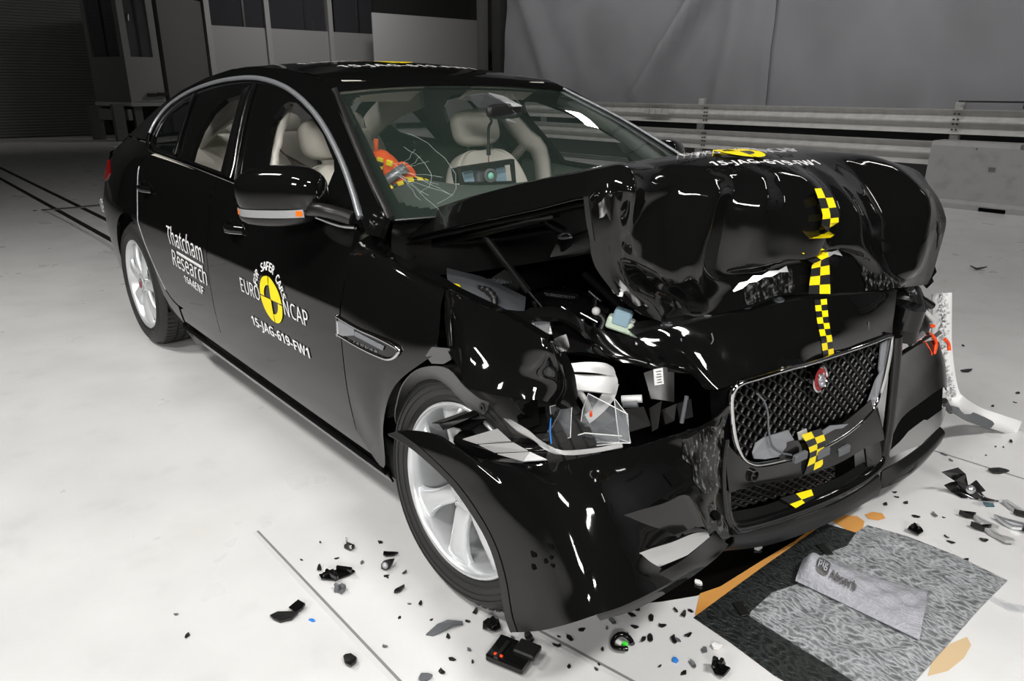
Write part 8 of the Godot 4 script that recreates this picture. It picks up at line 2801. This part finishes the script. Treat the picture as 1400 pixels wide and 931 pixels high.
	slab(s, [Vector3(0.612, 0.11, -0.634), Vector3(0.646, 0.125, -0.678), Vector3(0.668, 0.1, -0.701), Vector3(0.676, 0.05, -0.727), Vector3(0.64, 0.06, -0.705)], Vector3(0.4, 0.7, 0.6), 0.006)
	part("flap", s, M.plastic_gloss, t)
	s = st()
	slab(s, [Vector3(0.683, 0.06, -0.701), Vector3(0.692, 0.07, -0.746), Vector3(0.726, 0.04, -0.75), Vector3(0.715, 0.03, -0.748), Vector3(0.737, 0.01, -0.749), Vector3(0.698, 0.01, -0.727)], Vector3(0.3, 0.7, 0.6), 0.006)
	part("flap", s, M.plastic_black, t)
	grid_part("shell", [[Vector3(0.615, 0.035, -0.688), Vector3(0.634, 0.012, -0.707), Vector3(0.67, 0.004, -0.709)], [Vector3(0.637, 0.05, -0.72), Vector3(0.661, 0.03, -0.723), Vector3(0.699, 0.004, -0.728)], [Vector3(0.673, 0.05, -0.723), Vector3(0.698, 0.03, -0.728), Vector3(0.738, 0.004, -0.75)], [Vector3(0.717, 0.03, -0.728), Vector3(0.736, 0.02, -0.731), Vector3(0.766, 0.004, -0.776)]], 3, 3, 0.004, M.plastic_gloss, t)
	s = st()
	lump(s, at(Vector3(0.69, 0.045, -0.71)), Vector3(0.016, 0.016, 0.016), 1.0, 14, 10)
	part("lens", s, M.alloy_bright, t)
	s = st()
	slab(s, [Vector3(0.729, 0.004, -0.734), Vector3(0.756, 0.004, -0.75), Vector3(0.766, 0.004, -0.732), Vector3(0.746, 0.004, -0.71)], Vector3.UP, 0.003)
	part("teal_tab", s, M.teal_plastic, t)
	# clear lens pieces
	var labels := ["long clear lens sliver lying before the dark lamp fragment", "wide clear lens plate at the right picture edge", "clear lens piece with black ends by the spiky cluster", "upper clear lens piece touching the right picture edge"]
	var spots := [[[Vector3(0.772, 0, -0.588)][0], Vector2(0.06, 0.018), -0.2], [[Vector3(0.845, 0, -0.645)][0], Vector2(0.06, 0.035), 0.2], [[Vector3(0.829, 0, -0.533)][0], Vector2(0.07, 0.022), -0.3], [[Vector3(0.812, 0, -0.759)][0], Vector2(0.06, 0.02), -0.5]]
	for k in 4:
		t = thing("lens_piece", labels[k], "lens piece", spots[k][0], spots[k][2])
		s = st()
		fragment(s, spots[k][1], 0.010, 0.25, rg, 0.0)
		part("lens", s, M.reflector if k != 1 else M.alloy_bright, t)
		s = st()
		fragment(s, spots[k][1] * 0.5, 0.018, 0.4, rg, 0.8)
		part("shroud", s, M.plastic_gloss, t).position = Vector3(spots[k][1].x * (0.7 if k % 2 else -0.7), 0, 0.01)
		boxed("lens_rib", at(Vector3(0.0, 0.014, 0.004)), Vector3(spots[k][1].x * 0.9, 0.006, 0.006), M.chrome_satin, t, 0.002)
	for k in 3:
		s = st()
		fragment(s, Vector2(0.05, 0.022), 0.005, 0.15, rg, 0.5 * k)
		var o := part("clear_film", s, M.clear_plastic)
		o.position = [[Vector3(0.95, 0, -0.179)][0], [Vector3(0.983, 0, -0.189)][0], [Vector3(0.736, 0, -0.722)][0]][k]
		tag(o, ["clear plastic film beside the mats' right corner", "outer clear plastic film cut off by the right picture edge", "thin clear plastic film between the lamp fragment and the lens sliver"][k], "plastic film")
	# the many small splinters
	var kinds := []
	for k in 6:
		s = st()
		fragment(s, Vector2(0.014, 0.007), 0.003, 0.55 if k % 2 else 0.25, rg, 0.0)
		kinds.append(done(s))
	var where := [Vector3(0.136, 0, 0.935), Vector3(0.236, 0, 0.869), Vector3(0.214, 0, 0.842), Vector3(0.322, 0, 0.791), Vector3(0.35, 0, 0.835), Vector3(0.278, 0, 0.724), Vector3(0.289, 0, 0.634), Vector3(0.369, 0, 0.686), Vector3(0.379, 0, 0.668), Vector3(0.416, 0, 0.621), Vector3(0.43, 0, 0.617), Vector3(0.358, 0, 0.529), Vector3(0.385, 0, 0.499), Vector3(0.383, 0, 0.527), Vector3(0.423, 0, 0.626), Vector3(0.509, 0, 0.662), Vector3(0.305, 0, 0.897), Vector3(0.357, 0, 0.853), Vector3(0.093, 0, 1.102), Vector3(0.111, 0, 1.147), Vector3(-0.153, 0, 1.065), Vector3(-0.133, 0, 1.042), Vector3(-0.124, 0, 1.117), Vector3(-0.059, 0, 1.057), Vector3(0.022, 0, 1.061), Vector3(-0.057, 0, 1.206), Vector3(-0.474, 0, 1.117), Vector3(-0.292, 0, 1.049), Vector3(-0.301, 0, 1.048), Vector3(-0.277, 0, 1), Vector3(-0.404, 0, 1.069), Vector3(-0.46, 0, 1.181), Vector3(-0.539, 0, 1.201), Vector3(-0.583, 0, 1.115), Vector3(-0.457, 0, 0.972), Vector3(-0.538, 0, 1.57), Vector3(-0.435, 0, 1.575), Vector3(-0.003, 0, 0.949), Vector3(0.011, 0, 0.986), Vector3(0.135, 0, 1.069), Vector3(0.095, 0, 1.049), Vector3(0.723, 0, -0.412), Vector3(0.61, 0, -0.462), Vector3(0.498, 0, -0.569), Vector3(0.516, 0, -0.544), Vector3(0.648, 0, -0.518), Vector3(0.552, 0, -0.527), Vector3(0.631, 0, -0.29), Vector3(0.807, 0, -0.329), Vector3(0.674, 0, -0.528), Vector3(0.509, 0, -1.011), Vector3(0.62, 0, -1.128), Vector3(0.62, 0, -1.241), Vector3(0.649, 0, -1.332), Vector3(0.447, 0, -1.025), Vector3(0.615, 0, -0.857), Vector3(0.51, 0, -1.935), Vector3(0.537, 0, -1.8), Vector3(0.098, 0, -2.482), Vector3(0.482, 0, -1.675), Vector3(0.544, 0, -0.979), Vector3(0.249, 0, 0.654), Vector3(0.28, 0, 0.604), Vector3(0.242, 0, 0.827), Vector3(0.237, 0, 0.779), Vector3(0.329, 0, 0.7), Vector3(0.324, 0, 0.664), Vector3(0.37, 0, 0.607), Vector3(0.331, 0, 0.604), Vector3(0.437, 0, 0.585), Vector3(0.497, 0, 0.597), Vector3(0.455, 0, 0.727), Vector3(0.508, 0, 0.7), Vector3(0.524, 0, 0.437), Vector3(0.435, 0, 0.482), Vector3(0.274, 0, 0.695), Vector3(0.509, 0, -0.464), Vector3(0.809, 0, -0.48), Vector3(0.743, 0, -0.392), Vector3(0.644, 0, -1.258)]
	for k in where.size():
		var o := put("plastic_splinter", kinds[k % 6], M.plastic_black if k % 5 else M.plastic_grey)
		o.name = numbered("plastic_splinter")
		o.position = where[k]
		o.rotation.y = rg.randf() * TAUF
		o.scale = Vector3.ONE * rg.randf_range(0.45, 1.25)
		var p: Vector3 = where[k]
		var zone := "on the floor left of the front wheel"
		if p.x < -1.5 or p.z < -1.6:
			zone = "far out on the floor behind the pale trim strip"
		elif p.z < -0.55:
			zone = "on the floor beyond the far bumper corner"
		elif p.x > 0.36 and p.z < 0.62:
			zone = "on the floor around the absorbent mats"
		elif p.x > 0.02 and p.z < 1.05:
			zone = "on the floor below the torn bumper corner"
		tag(o, "tiny dark plastic splinter " + zone, "splinter", "tiny dark splinters " + zone)
